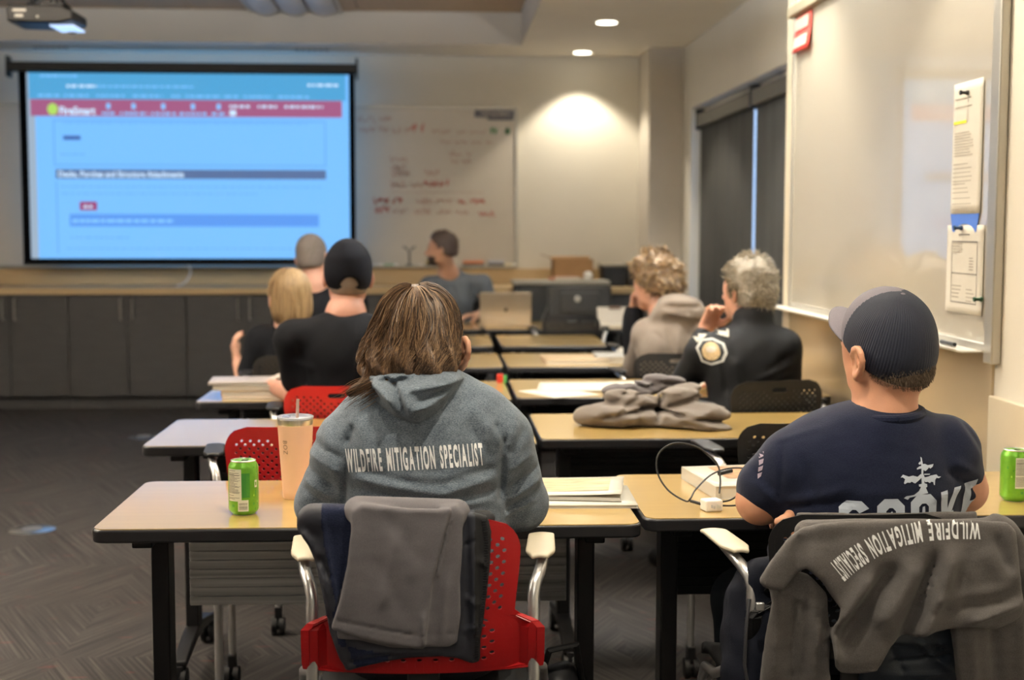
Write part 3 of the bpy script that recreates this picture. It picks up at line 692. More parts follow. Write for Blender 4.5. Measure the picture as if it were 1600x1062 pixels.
table(0.284, 1.486, 4.98, 5.59, 'third-row table with spread papers and a red wrapper on it')
table(-0.88, 0.292, 6.10, 6.78, 'fourth-row table behind the woman\'s head, left of the gap')
table(0.305, 1.45, 6.11, 6.78, 'fourth-row table with closed binders lying on it')
table(-0.88, 0.29, 7.22, 7.95, 'fifth-row table left of the gap, bare top')
table(0.330, 0.915, 7.215, 7.95, 'short fifth-row table right of the gap, bare top')
table(-0.55, 0.265, 8.44, 9.12, 'table the presenter sits behind, left of the laptop')
table(0.275, 1.30, 8.43, 9.12, 'farthest table with the laptop, monitor and white tray on it')

# ------------------------------------------------------------------ chairs
def make_chair(plastic, label, seat_mat, pad=None):
    t = thing('stacking_chair', label, 'chair')
    TOP, BOT = 0.845, 0.556
    nx, nz = 30, 27
    def W(z):
        if z > TOP-0.06: q = z-(TOP-0.06); return 0.178-0.06+math.sqrt(max(0.06**2-q*q, 0))
        w_ = 0.178
        if z < 0.70: w_ += 0.0*(0.70-z)
        w_ = 0.178-0.012*sstep(0.80, 0.64, z)
        wing = sstep(0.672, 0.645, z)*sstep(0.555, 0.568, z)
        return float(w_+(0.222-w_)*wing)
    zs = [BOT+(TOP-BOT)*j/nz for j in range(nz+1)]
    def P(i, j):
        jj = min(max(j, 0), nz); j0 = int(jj); j1 = min(j0+1, nz); f = jj-j0; z = zs[j0]*(1-f)+zs[j1]*f
        x = (i/nx-0.5)*2*(W(zs[j0])*(1-f)+W(zs[j1])*f)
        y = -0.030*(1-(x/0.2)**2)+0.05*((0.64-z)/0.2)**2*(1 if z < 0.64 else 0.25)-0.02*(z-0.64)/0.2
        y -= 0.020*float(sstep(0.180, 0.200, abs(x)))*float(sstep(0.672, 0.645, z))*float(sstep(0.552, 0.560, z)+0.3)
        return (x, y, z)
    r = MB()
    ia, ib, ja, jb = 12, 18, 23, 25
    for j in range(nz):
        for i in range(nx):
            if ia <= i < ib and ja <= j < jb: continue
            z = (zs[j]+zs[j+1])/2; cx_ = abs((i+0.5)/nx-0.5)*2
            hole = (i+j) % 2 == 0 and 2 <= i < nx-2 and z > 0.58 and z < TOP-0.035 and (cx_ < 0.86) and not (z < 0.675 and cx_ > 0.60) and not (ia-1 <= i < ib+1 and ja-1 <= j < jb+1)
            if not hole: r.add([P(i, j), P(i+1, j), P(i+1, j+1), P(i, j+1)], [(0, 1, 2, 3)])
            else:
                out = [(i, j), (i+.5, j), (i+1, j), (i+1, j+.5), (i+1, j+1), (i+.5, j+1), (i, j+1), (i, j+.5)]
                inn = [(i+.5+.36*math.cos(a), j+.5+.36*math.sin(a)) for a in [math.radians(225+45*k) for k in range(8)]]
                r.add([P(*q) for q in out]+[P(*q) for q in inn], [(k, (k+1) % 8, 8+(k+1) % 8, 8+k) for k in range(8)])
    out = [(i, ja) for i in range(ia, ib)]+[(ib, j) for j in range(ja, jb)]+[(i, jb) for i in range(ib, ia, -1)]+[(ia, j) for j in range(jb, ja, -1)]
    n = len(out); ci, cj = (ia+ib)/2, (ja+jb)/2; inn = []
    for (a, b) in out:
        q = math.atan2((b-cj)/((jb-ja)/2), (a-ci)/((ib-ia)/2)); cc, ss = math.cos(q), math.sin(q); k = (abs(cc)**4+abs(ss)**4)**(-0.25)
        inn.append((ci+cc*k*(ib-ia)/2*0.9, cj+ss*k*(jb-ja)/2*0.74))
    r.add([P(*q) for q in out]+[P(*q) for q in inn], [(k, (k+1) % n, n+(k+1) % n, n+k) for k in range(n)])
    bk = r.build('backrest', plastic, t, solid=0.004, smooth=False)
    MB().box(-0.03, 0.03, -0.008, 0.0, 0.435, 0.60).build('back_bracket', M['black'], t, bevel=0.003)
    # seat
    def sf(u, v):
        x = (u-0.5)*0.42*(0.90+0.10*math.sin(PI*min(v*1.4, 1)/2)); y = 0.02+v*0.43
        return (x, y, 0.455-0.018*math.cos((u-0.5)*PI)-0.05*max(0, v-0.8)**2*25*0.5+0.012*(1-v))
    MB().sheet(sf, 14, 14).build('seat', seat_mat, t, solid=0.022, bevel=0)
    for s_ in (-1, 1):
        x = s_*0.2035
        f = MB(); f.tube([(x, -0.015, 0.09), (x, -0.012, 0.30), (x, -0.006, 0.50), (x, 0.0, 0.66), (x, 0.004, 0.695), (x+s_*0.004, 0.012, 0.715), (x+s_*0.014, 0.035, 0.732), (x+s_*0.022, 0.075, 0.742), (x+s_*0.024, 0.16, 0.745)], 0.0115, 14)
        f.tube([(x+s_*0.002, 0.0, 0.56), (x+s_*0.018, 0.03, 0.55), (x+s_*0.026, 0.10, 0.50), (x+s_*0.018, 0.25, 0.44), (x+s_*0.016, 0.36, 0.42), (x+s_*0.016, 0.395, 0.38), (x+s_*0.016, 0.40, 0.09)], 0.0105, 12)
        fr = f.build('side_frame', M['silver'], t)
        def pf(u, v, s_=s_):
            L = v; wd = 0.016+0.014*sstep(0, 0.25, L)-0.004*L; xx = 0.2035+0.014+0.018*L+(u-0.5)*2*wd
            return (s_*xx, 0.035+0.20*L, 0.757+0.003*math.cos((u-0.5)*PI)-0.010*max(0, v-0.9)*10*0.4)
        MB().sheet(pf, 8, 14).build('arm_pad', pad or M['cream'], t, solid=0.010, sub=1)
        for yy, xx in ((-0.02, x), (0.40, x+s_*0.016)):
            c = MB(); c.lathe([(0.008, -0.022), (0.030, -0.022), (0.030, -0.005), (0.015, -0.004), (0.015, 0.004), (0.030, 0.005), (0.030, 0.022), (0.008, 0.022)], c=(xx, yy-0.012, 0.031), axis='x', seg=16); c.box(xx-0.012, xx+0.012, yy-0.02, yy+0.012, 0.045, 0.095)
            c.build('caster', M['black'], t, bevel=0.002)
    MB().tube([(-0.2, 0.02, 0.42), (0.2, 0.02, 0.42)], 0.010, 10).build('cross_tube', M['silver'], t)
    return t
cloth_black = mat('black_seat_cloth', (0.015, 0.015, 0.017), 0.9, bump=0.4, bscale=600)
cr = make_chair(M['red'], 'red plastic front-row chair with a jacket and trousers hung on its back', cloth_black)
cr.location = (-0.032, 2.43, 0)
cb = make_chair(M['black'], 'black chair with cream arm pads, under the grey hoodie hung on its back', cloth_black)
cb.location = (0.80, 2.50, 0); cb.scale = (1, 1, 0.985)
cr2 = make_chair(M['red'], 'red perforated chair the man in the black cap sits on', cloth_black, M['black']); cr2.location = (-0.345, 4.52, 0)
cb2 = make_chair(M['black'], 'empty black chair with a handle slot, left of the man in the navy T-shirt', cloth_black, M['black']); cb2.location = (0.985, 3.60, 0)
dup(cr2, (-0.395, 3.60, 0), 0.03, 'empty red perforated chair directly behind the peach tumbler')
dup(cb2, (1.17, 4.62, 0), 0.25, 'black chair the grey-haired officer sits on, its handle slot showing')
dup(cb2, (0.80, 8.17, 0), 0, 'empty black chair in front of the monitor at the farthest table')
dup(cb2, (1.14, 6.90, 0), 0, 'black chair beside the short fifth-row table, left of the curly-haired person')
dup(cb2, (1.00, 5.66, 0), 0, 'black chair hidden under the person in the taupe hoodie')
dup(cb2, (-0.60, 5.62, 0), 0, 'black chair hidden under the blonde woman in black')
dup(cb2, (-0.56, 6.84, 0), 0, 'chair hidden under the man with short grey hair')
dup(cb2, (0.14, 9.78, 0), PI, 'chair hidden behind the presenter in the grey hoodie')

# ------------------------------------------------------------------ cans
CANG = mat('can_green', (0.14, 0.38, 0.025), 0.3, 0.3, var=0.12, vscale=60)
def can(loc, rz, label):
    t = thing('drink_can', label, 'drink can', loc, rz)
    pr = [(0.024, 0), (0.0255, 0.002), (0.0318, 0.009), (0.033, 0.013), (0.033, 0.104), (0.0315, 0.110), (0.0275, 0.1165), (0.0270, 0.119)]
    b = MB().lathe(pr, seg=64).build('can_body', CANG, t, angle=60)
    r = MB(); r.lathe([(0.0272, 0.1175), (0.0278, 0.120), (0.0262, 0.121), (0.0250, 0.117), (0.002, 0.1165)], seg=48); r.lathe([(0.0242, -0.0005), (0.0256, 0.0035), (0.024, 0.003)], seg=48)
    r.build('lid', M['silver'], t)
    r = MB(); r.box(-0.004, 0.011, -0.007, 0.007, 0.118, 0.1195); r.lathe([(0.003, 0.117), (0.003, 0.1205)], seg=10); r.build('pull_tab', mat('dark_tab', (0.03, 0.03, 0.03), 0.4, 0.6), t, bevel=0.001)
    r = MB(); R0 = 0.0332
    def patch(a0, a1, z0, z1, mi, lift=0.0):
        n = max(1, int((a1-a0)/4)); rr_ = R0+lift
        P = []
        for i in range(n+1):
            a = math.radians(a0+(a1-a0)*i/n); P += [(rr_*math.cos(a), rr_*math.sin(a), z0), (rr_*math.cos(a), rr_*math.sin(a), z1)]
        r.add(P, [(2*i, 2*i+2, 2*i+3, 2*i+1) for i in range(n)], mi)
    # angle -90 faces the camera; label panels as seen
    patch(-152, -90, 0.033, 0.104, 0); z = 0.100
    while z > 0.036:
        if random.random() < 0.85: patch(-150, -150+random.uniform(28, 56), z, z+0.0011, 1, 0.00012)
        z -= 0.0026
    for z in (0.091, 0.079, 0.066, 0.053): patch(-150, -94, z, z+0.0007, 1, 0.00014)
    patch(-90, -58, 0.041, 0.095, 2)
    for a in (-70, -64): 
        z = 0.046
        while z < 0.088: h_ = random.uniform(0.001, 0.003); patch(a, a+3.5, z, z+h_, 3, 0.00012); z += h_+0.0012
    patch(-104, -64, 0.011, 0.036, 0, 0.0001)
    for z0, z1 in ((0.0145, 0.0235), (0.0250, 0.0300)):
        z = z0
        while z < z1: h_ = random.choice((0.0005, 0.0009)); patch(-100, -68, z, z+h_, 1, 0.0002); z += h_+0.0007
    patch(-130, -118, 0.020, 0.026, 3, 0.0001)
    patch(-36, -22, 0.062, 0.078, 0); patch(-33, -26, 0.066, 0.074, 4, 0.0001); patch(-34, -28, 0.045, 0.056, 3); 
    for k in range(26):
        a = random.uniform(-50, 200); z = random.uniform(0.010, 0.108); patch(a, a+random.uniform(3, 8), z, z+random.uniform(0.002, 0.006), random.choice((2, 3, 5)), 0.00005)
    r.build('label_print', [mat('can_white', (0.62, 0.62, 0.50), 0.4), M['ink'], mat('can_dark_green', (0.05, 0.25, 0.04), 0.35, 0.2), mat('can_mid_green', (0.07, 0.32, 0.03), 0.35), CANG, mat('can_lime', (0.35, 0.65, 0.08), 0.35)], b, smooth=True)
    return t
can((-0.435, 2.965, 0.7405), 0.0, 'lime green drink can on the left front table, next to the peach tumbler')
can((1.338, 3.03, 0.7405), math.radians(40), 'lime green drink can behind the right arm of the man in the navy T-shirt')

# tumbler
t = thing('tumbler', 'tall peach tumbler with steel rim and straw on the left front table', 'tumbler', (-0.338, 3.135, 0.7405))
PE = mat('peach_powder_coat', (0.72, 0.45, 0.30), 0.45, var=0.02, bump=0.1, bscale=900)
b = MB().lathe([(0.0285, 0), (0.030, 0.002), (0.0315, 0.02), (0.0405, 0.160), (0.0408, 0.1735)], seg=64).build('body', PE, t)
STEEL = mat('polished_steel', (0.70, 0.64, 0.50), 0.28, 0.85, var=0.25, vscale=30, stretch=(3, 3, 0.1))
MB().lathe([(0.0402, 0.1735), (0.0410, 0.1755), (0.0412, 0.186), (0.0400, 0.1865)], seg=64).build('steel_rim', STEEL, t)
CL = mat('clear_plastic', (0.66, 0.70, 0.80), 0.10, trans=0.35, ior=1.45)
ld = MB().lathe([(0.0400, 0.1865), (0.0425, 0.189), (0.0428, 0.193), (0.0400, 0.194), (0.0385, 0.188), (0.004, 0.187)], seg=64).build('lid', CL, t)
MB().box(-0.030, -0.012, -0.012, 0.012, 0.188, 0.194).build('sip_slider', mat('lid_tab', (0.35, 0.38, 0.5), 0.2, trans=0.3), ld, bevel=0.002)
MB().tube([(0.001, 0.002, 0.12), (0.0055, 0.010, 0.232)], 0.0036, 14).build('straw', mat('pink_straw', (0.42, 0.30, 0.25), 0.35), t)
r = MB()
v, f = text_geo('BOZ', 0.017, -0.0001, 0.9, 1.15)
P = []
for (a, b_) in v:    # runs down the side, letters turned on their side
    z = 0.141-a; rr_ = 0.0285+(z/0.16)*0.012+0.0012; th = math.radians(-121)+(b_-0.006)/rr_
    P.append((rr_*math.cos(th), rr_*math.sin(th), z))
r.add(P, f); r.build('lettering', mat('brown_print', (0.16, 0.09, 0.06), 0.5), b, smooth=False)

# ------------------------------------------------------------------ papers, binders, booklets
def slab(name, label, cat, loc, sx, sy, h, rz, cover, pages=None, group=None, tilt=0, pic=None, curl=0.0):
    t = thing(name, label, cat, loc, rz, group)
    if h > 0.004:
        MB().box(-sx/2+0.002, sx/2-0.003, -sy/2+0.003, sy/2-0.003, 0.001, h-0.001).build('pages', pages or M['paper'], t)
        r = MB(); r.box(-sx/2, sx/2, -sy/2, sy/2, 0, 0.001); r.box(-sx/2, -sx/2+0.0015, -sy/2, sy/2, 0.0, h)
        def fn(u, v): return (-sx/2+u*sx, -sy/2+v*sy, h+curl*(u**2)*0.02)
        r.sheet(fn, 10, 4); r.build('cover', cover, t, smooth=True, solid=0.0008)
    else:
        def fn(u, v): return (-sx/2+u*sx, -sy/2+v*sy, 0.0008+h*math.sin(PI*u)*math.sin(PI*v*0.9)+curl*0.02*(u**3))
        MB().sheet(fn, 12, 10).build('sheet', cover, t, solid=0.0005)
    if pic:
        r = MB(); fn2 = lambda u, v: (-sx/2+pic[0]*sx+u*(pic[1]-pic[0])*sx, -sy/2+pic[2]*sy+v*(pic[3]-pic[2])*sy, h+0.0012+curl*((pic[0]+u*(pic[1]-pic[0]))**2)*0.02)
        r.sheet(fn2, 10, 4); r.build('picture', pic[4], t)
    return t
pic_y = mat('faded_yellow_photo', (0.46, 0.38, 0.22), 0.4, var=0.5, vscale=14, stretch=(1, 4, 1))
pic_r = mat('printed_map_cover', (0.45, 0.25, 0.13), 0.3, var=0.7, vscale=30)
W_ = M['paper']; GL = mat('glossy_cover_white', (0.56, 0.54, 0.48), 0.3)
slab('report_booklet', 'lower white report lying flat beside the woman in the grey hoodie', 'booklet', (0.300, 3.10, 0.7405), 0.30, 0.235, 0.007, -0.03, GL)
slab('report_booklet', 'upper white report with a yellow landscape picture, beside the woman in the grey hoodie', 'booklet', (0.275, 3.145, 0.7500), 0.315, 0.22, 0.008, -0.16, GL, pic=(0.05, 0.90, 0.2, 0.93, pic_y), curl=0.45)
slab('thick_manual', 'thick manual with an orange and red cover under the black charging cable', 'book', (0.735, 3.215, 0.7405), 0.22, 0.27, 0.030, 0.12, GL, pic=(0.28, 0.97, 0.35, 0.93, pic_r))
# row 2..4
slab('paper_sheet', 'loose sheet at the left of the spread papers on the third-row table', 'paper', (0.455, 5.12, 0.7405), 0.21, 0.26, 0.001, 0.5, W_)
slab('paper_sheet', 'large open sheet in the middle of the spread papers on the third-row table', 'paper', (0.60, 5.30, 0.742), 0.42, 0.28, 0.003, -0.12, W_, curl=0.5)
slab('paper_sheet', 'sheet at the right of the spread papers on the third-row table', 'paper', (0.90, 5.36, 0.742), 0.40, 0.27, 0.003, 0.1, W_, curl=0.4)
slab('notepad', 'small dark-edged notepad at the front of the spread papers on the third-row table', 'notepad', (0.70, 5.09, 0.7405), 0.12, 0.10, 0.012, 0.2, M['paper'])
slab('binder', 'closed binder with a tan cover lying on the fourth-row table', 'binder', (0.64, 6.36, 0.7405), 0.30, 0.30, 0.020, 0.02, mat('tan_cover', (0.42, 0.31, 0.19), 0.4))
slab('binder', 'closed grey binder lying right of the tan one on the fourth-row table', 'binder', (0.86, 6.40, 0.7405), 0.24, 0.28, 0.028, -0.05, mat('grey_cover', (0.30, 0.30, 0.29), 0.4))
slab('binder', 'pale binder lying at the back right of the fourth-row table, beside the taupe hoodie', 'binder', (1.03, 6.60, 0.7405), 0.30, 0.27, 0.030, -0.2, mat('pale_cover', (0.52, 0.50, 0.46), 0.4))
slab('pamphlet', 'glossy pamphlet at the front right of the fourth-row table', 'pamphlet', (0.98, 6.24, 0.7405), 0.24, 0.16, 0.003, 0.1, M['paper'])
# red wrapper, little red/green packet
t = thing('snack_wrapper', 'crumpled red and white snack wrapper on the third-row table beside the wall', 'wrapper', (1.345, 5.22, 0.7405))
fd = Field((-0.07, -0.06, 0.0), (0.07, 0.06, 0.06), 0.004)
fd.ell((-0.03, 0, 0.018), (0.032, 0.03, 0.022), (0.2, 0.3, 0.5), 0.01).ell((0.02, 0.005, 0.014), (0.036, 0.028, 0.016), (0, -0.3, -0.4), 0.01).ell((0, -0.02, 0.022), (0.02, 0.018, 0.022), (0.5, 0, 0), 0.008)
fd.F += 0.004*np.sin(fd.X*160+fd.Y*90)*np.sin(fd.Z*140+fd.Y*70)
V, Q = fd.mesh(); V[:, 2] = np.maximum(V[:, 2], 0)
mesh_obj('wrapper_body', V, Q, [mat('red_foil', (0.42, 0.02, 0.015), 0.25, 0.2), mat('white_foil', (0.6, 0.5, 0.4), 0.3)], t, mi=((V[Q].mean(1)[:, 0] > 0.012) & (V[Q].mean(1)[:, 1] < 0.01)).astype(int), smooth=False)
t = thing('snack_packet', 'tiny red and green packet on the fourth-row table at the gap between tables', 'packet', (0.268, 5.72, 0.0))
t.location = (0.255, 5.47, 0.7405)
MB().box(-0.022, 0.002, -0.01, 0.01, 0, 0.036, rz=0.1).build('red_end', mat('packet_red', (0.5, 0.03, 0.02), 0.4), t, bevel=0.002); MB().box(0.002, 0.016, -0.01, 0.01, 0, 0.03, rz=0.1).build('green_end', mat('packet_green', (0.08, 0.35, 0.1), 0.4), t, bevel=0.002)

# books on the third row table, left
bx, by = -0.70, 5.05
def book(dx, dy, z, sx, sy, h, rz, col, label): return slab('book', label, 'book', (bx+dx, by+dy, z), sx, sy, h, rz, mat('cover_%d' % int(z*1000), col, 0.35), group=None)
book(0.03, 0.0, 0.7405, 0.26, 0.20, 0.010, 0.0, (0.55, 0.5, 0.45), 'thin white booklet at the bottom of the stack on the third-row table')
book(0.02, 0.02, 0.752, 0.26, 0.20, 0.020, 0.04, (0.42, 0.26, 0.10), 'tan book second from the bottom of the stack on the third-row table')
book(0.0, 0.03, 0.7735, 0.27, 0.21, 0.018, -0.03, (0.30, 0.30, 0.25), 'pale grey-green book second from the top of the stack on the third-row table')
book(-0.02, 0.05, 0.793, 0.29, 0.22, 0.008, 0.08, (0.34, 0.30, 0.28), 'glossy folder at the top of the stack on the third-row table')
t = thing('phone', 'phone leaning on top of the book stack on the third-row table', 'phone', (bx+0.085, by+0.03, 0.806)); t.rotation_euler = (0.0, -0.45, 0.3)
MB().box(-0.05, 0.05, -0.03, 0.03, 0, 0.009).build('case', mat('phone_case', (0.45, 0.38, 0.33), 0.4), t, bevel=0.003)

# ------------------------------------------------------------------ charger and cable
t = thing('charger', 'small white two-prong wall charger lying on the front-row table', 'charger', (0.607, 2.945, 0.7405), 0.25)
MB().box(-0.020, 0.022, -0.014, 0.020, 0.0, 0.026).build('case', M['white'], t, bevel=0.004)
for s_ in (-1, 1): MB().box(s_*0.007-0.001, s_*0.007+0.001, -0.031, -0.014, 0.010, 0.017).build('prong', M['silver'], t)
def bez(P, n=40):
    P = [Vector(p) for p in P]; out = []
    for i in range(len(P)-1):
        p0 = P[max(i-1, 0)]; p1 = P[i]; p2 = P[i+1]; p3 = P[min(i+2, len(P)-1)]
        for k in range(n if i == len(P)-2 else n):
            t_ = k/n; out.append(0.5*((2*p1)+(-p0+p2)*t_+(2*p0-5*p1+4*p2-p3)*t_**2+(-p0+3*p1-3*p2+p3)*t_**3))
    out.append(P[-1]); return out
cc = thing('charging_cable', 'black charging cable looping up from the white charger over the thick manual', 'cable', (0.607, 2.945, 0.7405))
o = (0.607, 2.945, 0.7405)
K = [(0.627, 2.97, 0.755), (0.665, 2.99, 0.758), (0.720, 3.03, 0.790), (0.745, 3.10, 0.800), (0.700, 3.14, 0.802), (0.640, 3.10, 0.795), (0.586, 3.02, 0.775), (0.566, 2.98, 0.762), (0.555, 2.985, 0.755), (0.520, 3.01, 0.775), (0.500, 3.04, 0.81), (0.505, 3.06, 0.850), (0.545, 3.08, 0.872), (0.600, 3.08, 0.862), (0.640, 3.06, 0.830), (0.646, 3.04, 0.795), (0.640, 3.02, 0.765)]
MB().tube(bez(K, 14), 0.0021, 10).build('cord', M['black'], cc, off=o)
K2 = [(0.628, 2.955, 0.75), (0.68, 2.97, 0.750), (0.74, 3.03, 0.775), (0.735, 3.07, 0.785), (0.70, 3.06, 0.785)]
MB().tube(bez(K2, 14), 0.0021, 10).build('cord', M['black'], cc, off=o)
MB().tube([(0.655, 3.10, 0.795), (0.690, 3.12, 0.799)], 0.005, 12).build('cable_plug', M['black'], cc, off=o)
MB().tube([(0.565, 2.975, 0.757), (0.588, 2.955, 0.753)], 0.0036, 10).build('cable_plug', M['black'], cc, off=o)

# ------------------------------------------------------------------ laptop, lectern, monitor, tray, boxes
t = thing('laptop', 'open gold laptop seen from behind on the farthest table', 'laptop', (0.42, 8.62, 0.7405))
GA = mat('gold_aluminium', (0.50, 0.42, 0.32), 0.35, 0.6)
MB().box(-0.165, 0.165, 0.0, 0.22, 0.0, 0.012).build('base', GA, t, bevel=0.003)
l = MB().box(-0.165, 0.165, -0.004, 0.004, 0.0, 0.225).build('screen_lid', GA, t, bevel=0.003); l.rotation_euler = (0.42, 0, 0); l.location = (0, -0.0, 0.008)
l.rotation_euler = (math.radians(16), 0, 0)
r = MB(); r.lathe([(0.011, -0.0), (0.011, 0.0006)], c=(0.002, -0.0046, 0.108), axis='y', seg=20); r.lathe([(0.0045, 0), (0.0045, 0.0006)], c=(0.004, -0.0046, 0.122), axis='y', seg=10)
r.build('emblem', M['black'], l)
def cable(name, label, pts, rad, m, base): 
    o_ = tag(MB().tube(bez(pts, 10), rad, 8).build(name, m), label, 'cable'); return o_
t = thing('lectern', 'low black lectern cabinet with a pale top standing in front of the worktop', 'lectern', (0.91, 9.95, 0.0))
r = MB(); r.box(-0.34, 0.34, 0.0, 0.26, 0.05, 0.955); r.build('body', mat('black_laminate', (0.014, 0.014, 0.013), 0.5), t, bevel=0.004)
MB().box(-0.372, 0.355, -0.02, 0.275, 0.955, 0.985).build('top', mat('grey_laminate', (0.34, 0.32, 0.27), 0.45), t, bevel=0.005)
MB().box(-0.37, -0.30, -0.02, 0.03, 0.80, 0.955).build('side_bracket', M['black'], t, bevel=0.004)
MB().box(-0.34, 0.34, 0.02, 0.24, 0.0, 0.05).build('plinth', M['black'], t)
t = thing('monitor', 'black computer monitor seen from behind with a round silver badge, on the farthest table', 'monitor', (0.93, 8.92, 0.7405))
MB().box(-0.215, 0.215, 0.0, 0.03, 0.045, 0.245).build('casing', mat('monitor_plastic', (0.016, 0.016, 0.016), 0.55), t, bevel=0.012)
MB().box(-0.13, 0.13, -0.02, 0.0, 0.07, 0.21).build('rear_bulge', mat('monitor_plastic_b', (0.018, 0.018, 0.018), 0.5), t, bevel=0.015)
MB().lathe([(0.022, 0), (0.022, 0.003), (0.018, 0.004)], c=(-0.015, -0.020, 0.165), axis='y', seg=28).build('badge', M['silver'], t)
MB().box(-0.02, 0.02, 0.0, 0.015, 0.0, 0.06).build('stand', M['black'], t); MB().box(-0.10, 0.10, -0.05, 0.10, 0.0, 0.010).build('foot', M['black'], t, bevel=0.003)
cable('hanging_cable', 'thin grey cable hanging down the left half of the black lectern', [(0.80, 9.94, 0.93), (0.81, 9.93, 0.85), (0.79, 9.92, 0.78), (0.76, 9.92, 0.70), (0.765, 9.92, 0.60)], 0.006, mat('grey_cable', (0.16, 0.16, 0.15), 0.5), None)
t = thing('clipboard_tray', 'white tray holding a clipboard at the right end of the farthest table', 'tray', (1.155, 8.80, 0.7405))
MB().box(-0.125, 0.125, -0.15, 0.15, 0.0, 0.012).build('tray_base', M['white'], t, bevel=0.004)
r = MB(); 
b = MB().box(-0.118, 0.118, -0.004, 0.004, 0.0, 0.115).build('board', mat('pale_board', (0.62, 0.58, 0.52), 0.6), t, bevel=0.002); b.location = (0, -0.02, 0.012); b.rotation_euler = (-0.5, 0, 0)
MB().box(-0.04, 0.04, -0.010, -0.004, 0.098, 0.118).build('clip', mat('brown_clip', (0.12, 0.07, 0.05), 0.5), b, bevel=0.003)
t = thing('cardboard_box', 'open brown cardboard box on the worktop behind the black lectern', 'cardboard box', (1.045, 10.60, 0.9225))
r = MB()
for a in ((-0.155, 0.155, -0.12, -0.115), (-0.155, 0.155, 0.115, 0.12), (-0.155, -0.15, -0.12, 0.12), (0.15, 0.155, -0.12, 0.12)): r.box(*a, 0.0, 0.21)
r.box(-0.155, 0.155, -0.12, 0.12, 0.0, 0.005)
r.build('box_walls', M['cardboard'], t)
f_ = MB().box(-0.155, 0.155, 0.0, 0.10, 0, 0.004).build('flap', M['cardboard'], t); f_.location = (0, 0.118, 0.209); f_.rotation_euler = (0.15, 0, 0)
f_ = MB().box(-0.10, 0.0, -0.12, 0.12, 0, 0.004).build('flap', M['cardboard'], t); f_.location = (-0.153, 0, 0.209); f_.rotation_euler = (0, 0.35, 0)
for x, w_, h_, lab in ((1.36, 0.19, 0.155, 'left'), (1.53, 0.14, 0.165, 'right')):
    t = thing('storage_bin', 'black storage bin on the worktop right of the cardboard box, %s of the pair' % lab, 'bin', (x, 10.55, 0.9225))
    P = [(-w_/2+0.008, 0), (w_/2-0.008, 0), (w_/2, h_), (-w_/2, h_)]
    MB().prism(P, -0.13, 0.13, 'y').build('bin_body', M['black'], t, bevel=0.006)
    MB().box(-w_/2-0.005, w_/2+0.005, -0.135, 0.135, h_, h_+0.014).build('rim', mat('bin_rim', (0.20, 0.18, 0.14), 0.5), t, bevel=0.004)
t = thing('white_mug', 'small round white container at the right side of the lectern top', 'container', (1.12, 10.13, 0.985))
MB().lathe([(0.022, 0), (0.032, 0.012), (0.036, 0.035), (0.030, 0.055), (0.012, 0.064)], seg=24).build('shell', M['white'], t)
slab('folded_paper', 'salmon pink folded flyer lying on the lectern top', 'paper', (0.93, 10.06, 0.985), 0.20, 0.16, 0.026, 0.25, mat('salmon_paper', (0.58, 0.27, 0.17), 0.6))
slab('paper_sheet', 'heap of loose grey papers at the front of the lectern top', 'paper', (0.98, 9.99, 0.9855), 0.22, 0.10, 0.012, -0.1, mat('greyish_paper', (0.42, 0.39, 0.33), 0.7))
cable('hanging_cable', 'thin white cable running up from the worktop to the middle of the screen edge', [(-1.95, 10.585, 1.08), (-1.93, 10.55, 1.03), (-1.95, 10.45, 0.96), (-1.99, 10.30, 0.929)], 0.007, M['white'], None)
t = thing('desk_tree', 'small dark wire ornament with two arms on the back whiteboard tray behind the presenter', 'ornament', (-0.245, YB-0.06, 1.0705))
MB().tube([(0, 0, 0), (0, 0, 0.10)], 0.008, 8).build('stem', mat('wire', (0.12, 0.10, 0.08), 0.5), t); MB().tube([(-0.05, 0, 0.155), (-0.02, 0, 0.14), (0, 0, 0.10), (0.02, 0, 0.14), (0.05, 0, 0.155)], 0.007, 8).build('arm', M['ink'], t); MB().box(-0.03, 0.03, -0.018, 0.018, 0.0, 0.012).build('base', M['ink'], t)
# ------------------------------------------------------------------ people
def W(px_, py, Y):
    """world point on the plane at depth Y (m) seen under an image direction; used once to measure outlines"""
    c = np.array([(px_-800)/2100., -(py-531)/2100., 1.0]); r_ = np.array(MR) @ c; t_ = Y/r_[1]
    return (r_[0]*t_, Y, H+r_[2]*t_)
def W2(pts, Y): return [(W(a, b, Y)[0], W(a, b, Y)[2]) for a, b in pts]

SKIN = {}
def skin(name, col, red=0.0):
    m = mat('skin_'+name, col, 0.48, var=0.10, vscale=18, bump=0.15, bscale=350)
    b = m.node_tree.nodes['Principled BSDF']; b.inputs['Subsurface Weight'].default_value = 0.12; b.inputs['Subsurface Radius'].default_value = (0.02, 0.008, 0.004); b.inputs['Subsurface Scale'].default_value = 0.3
    return m

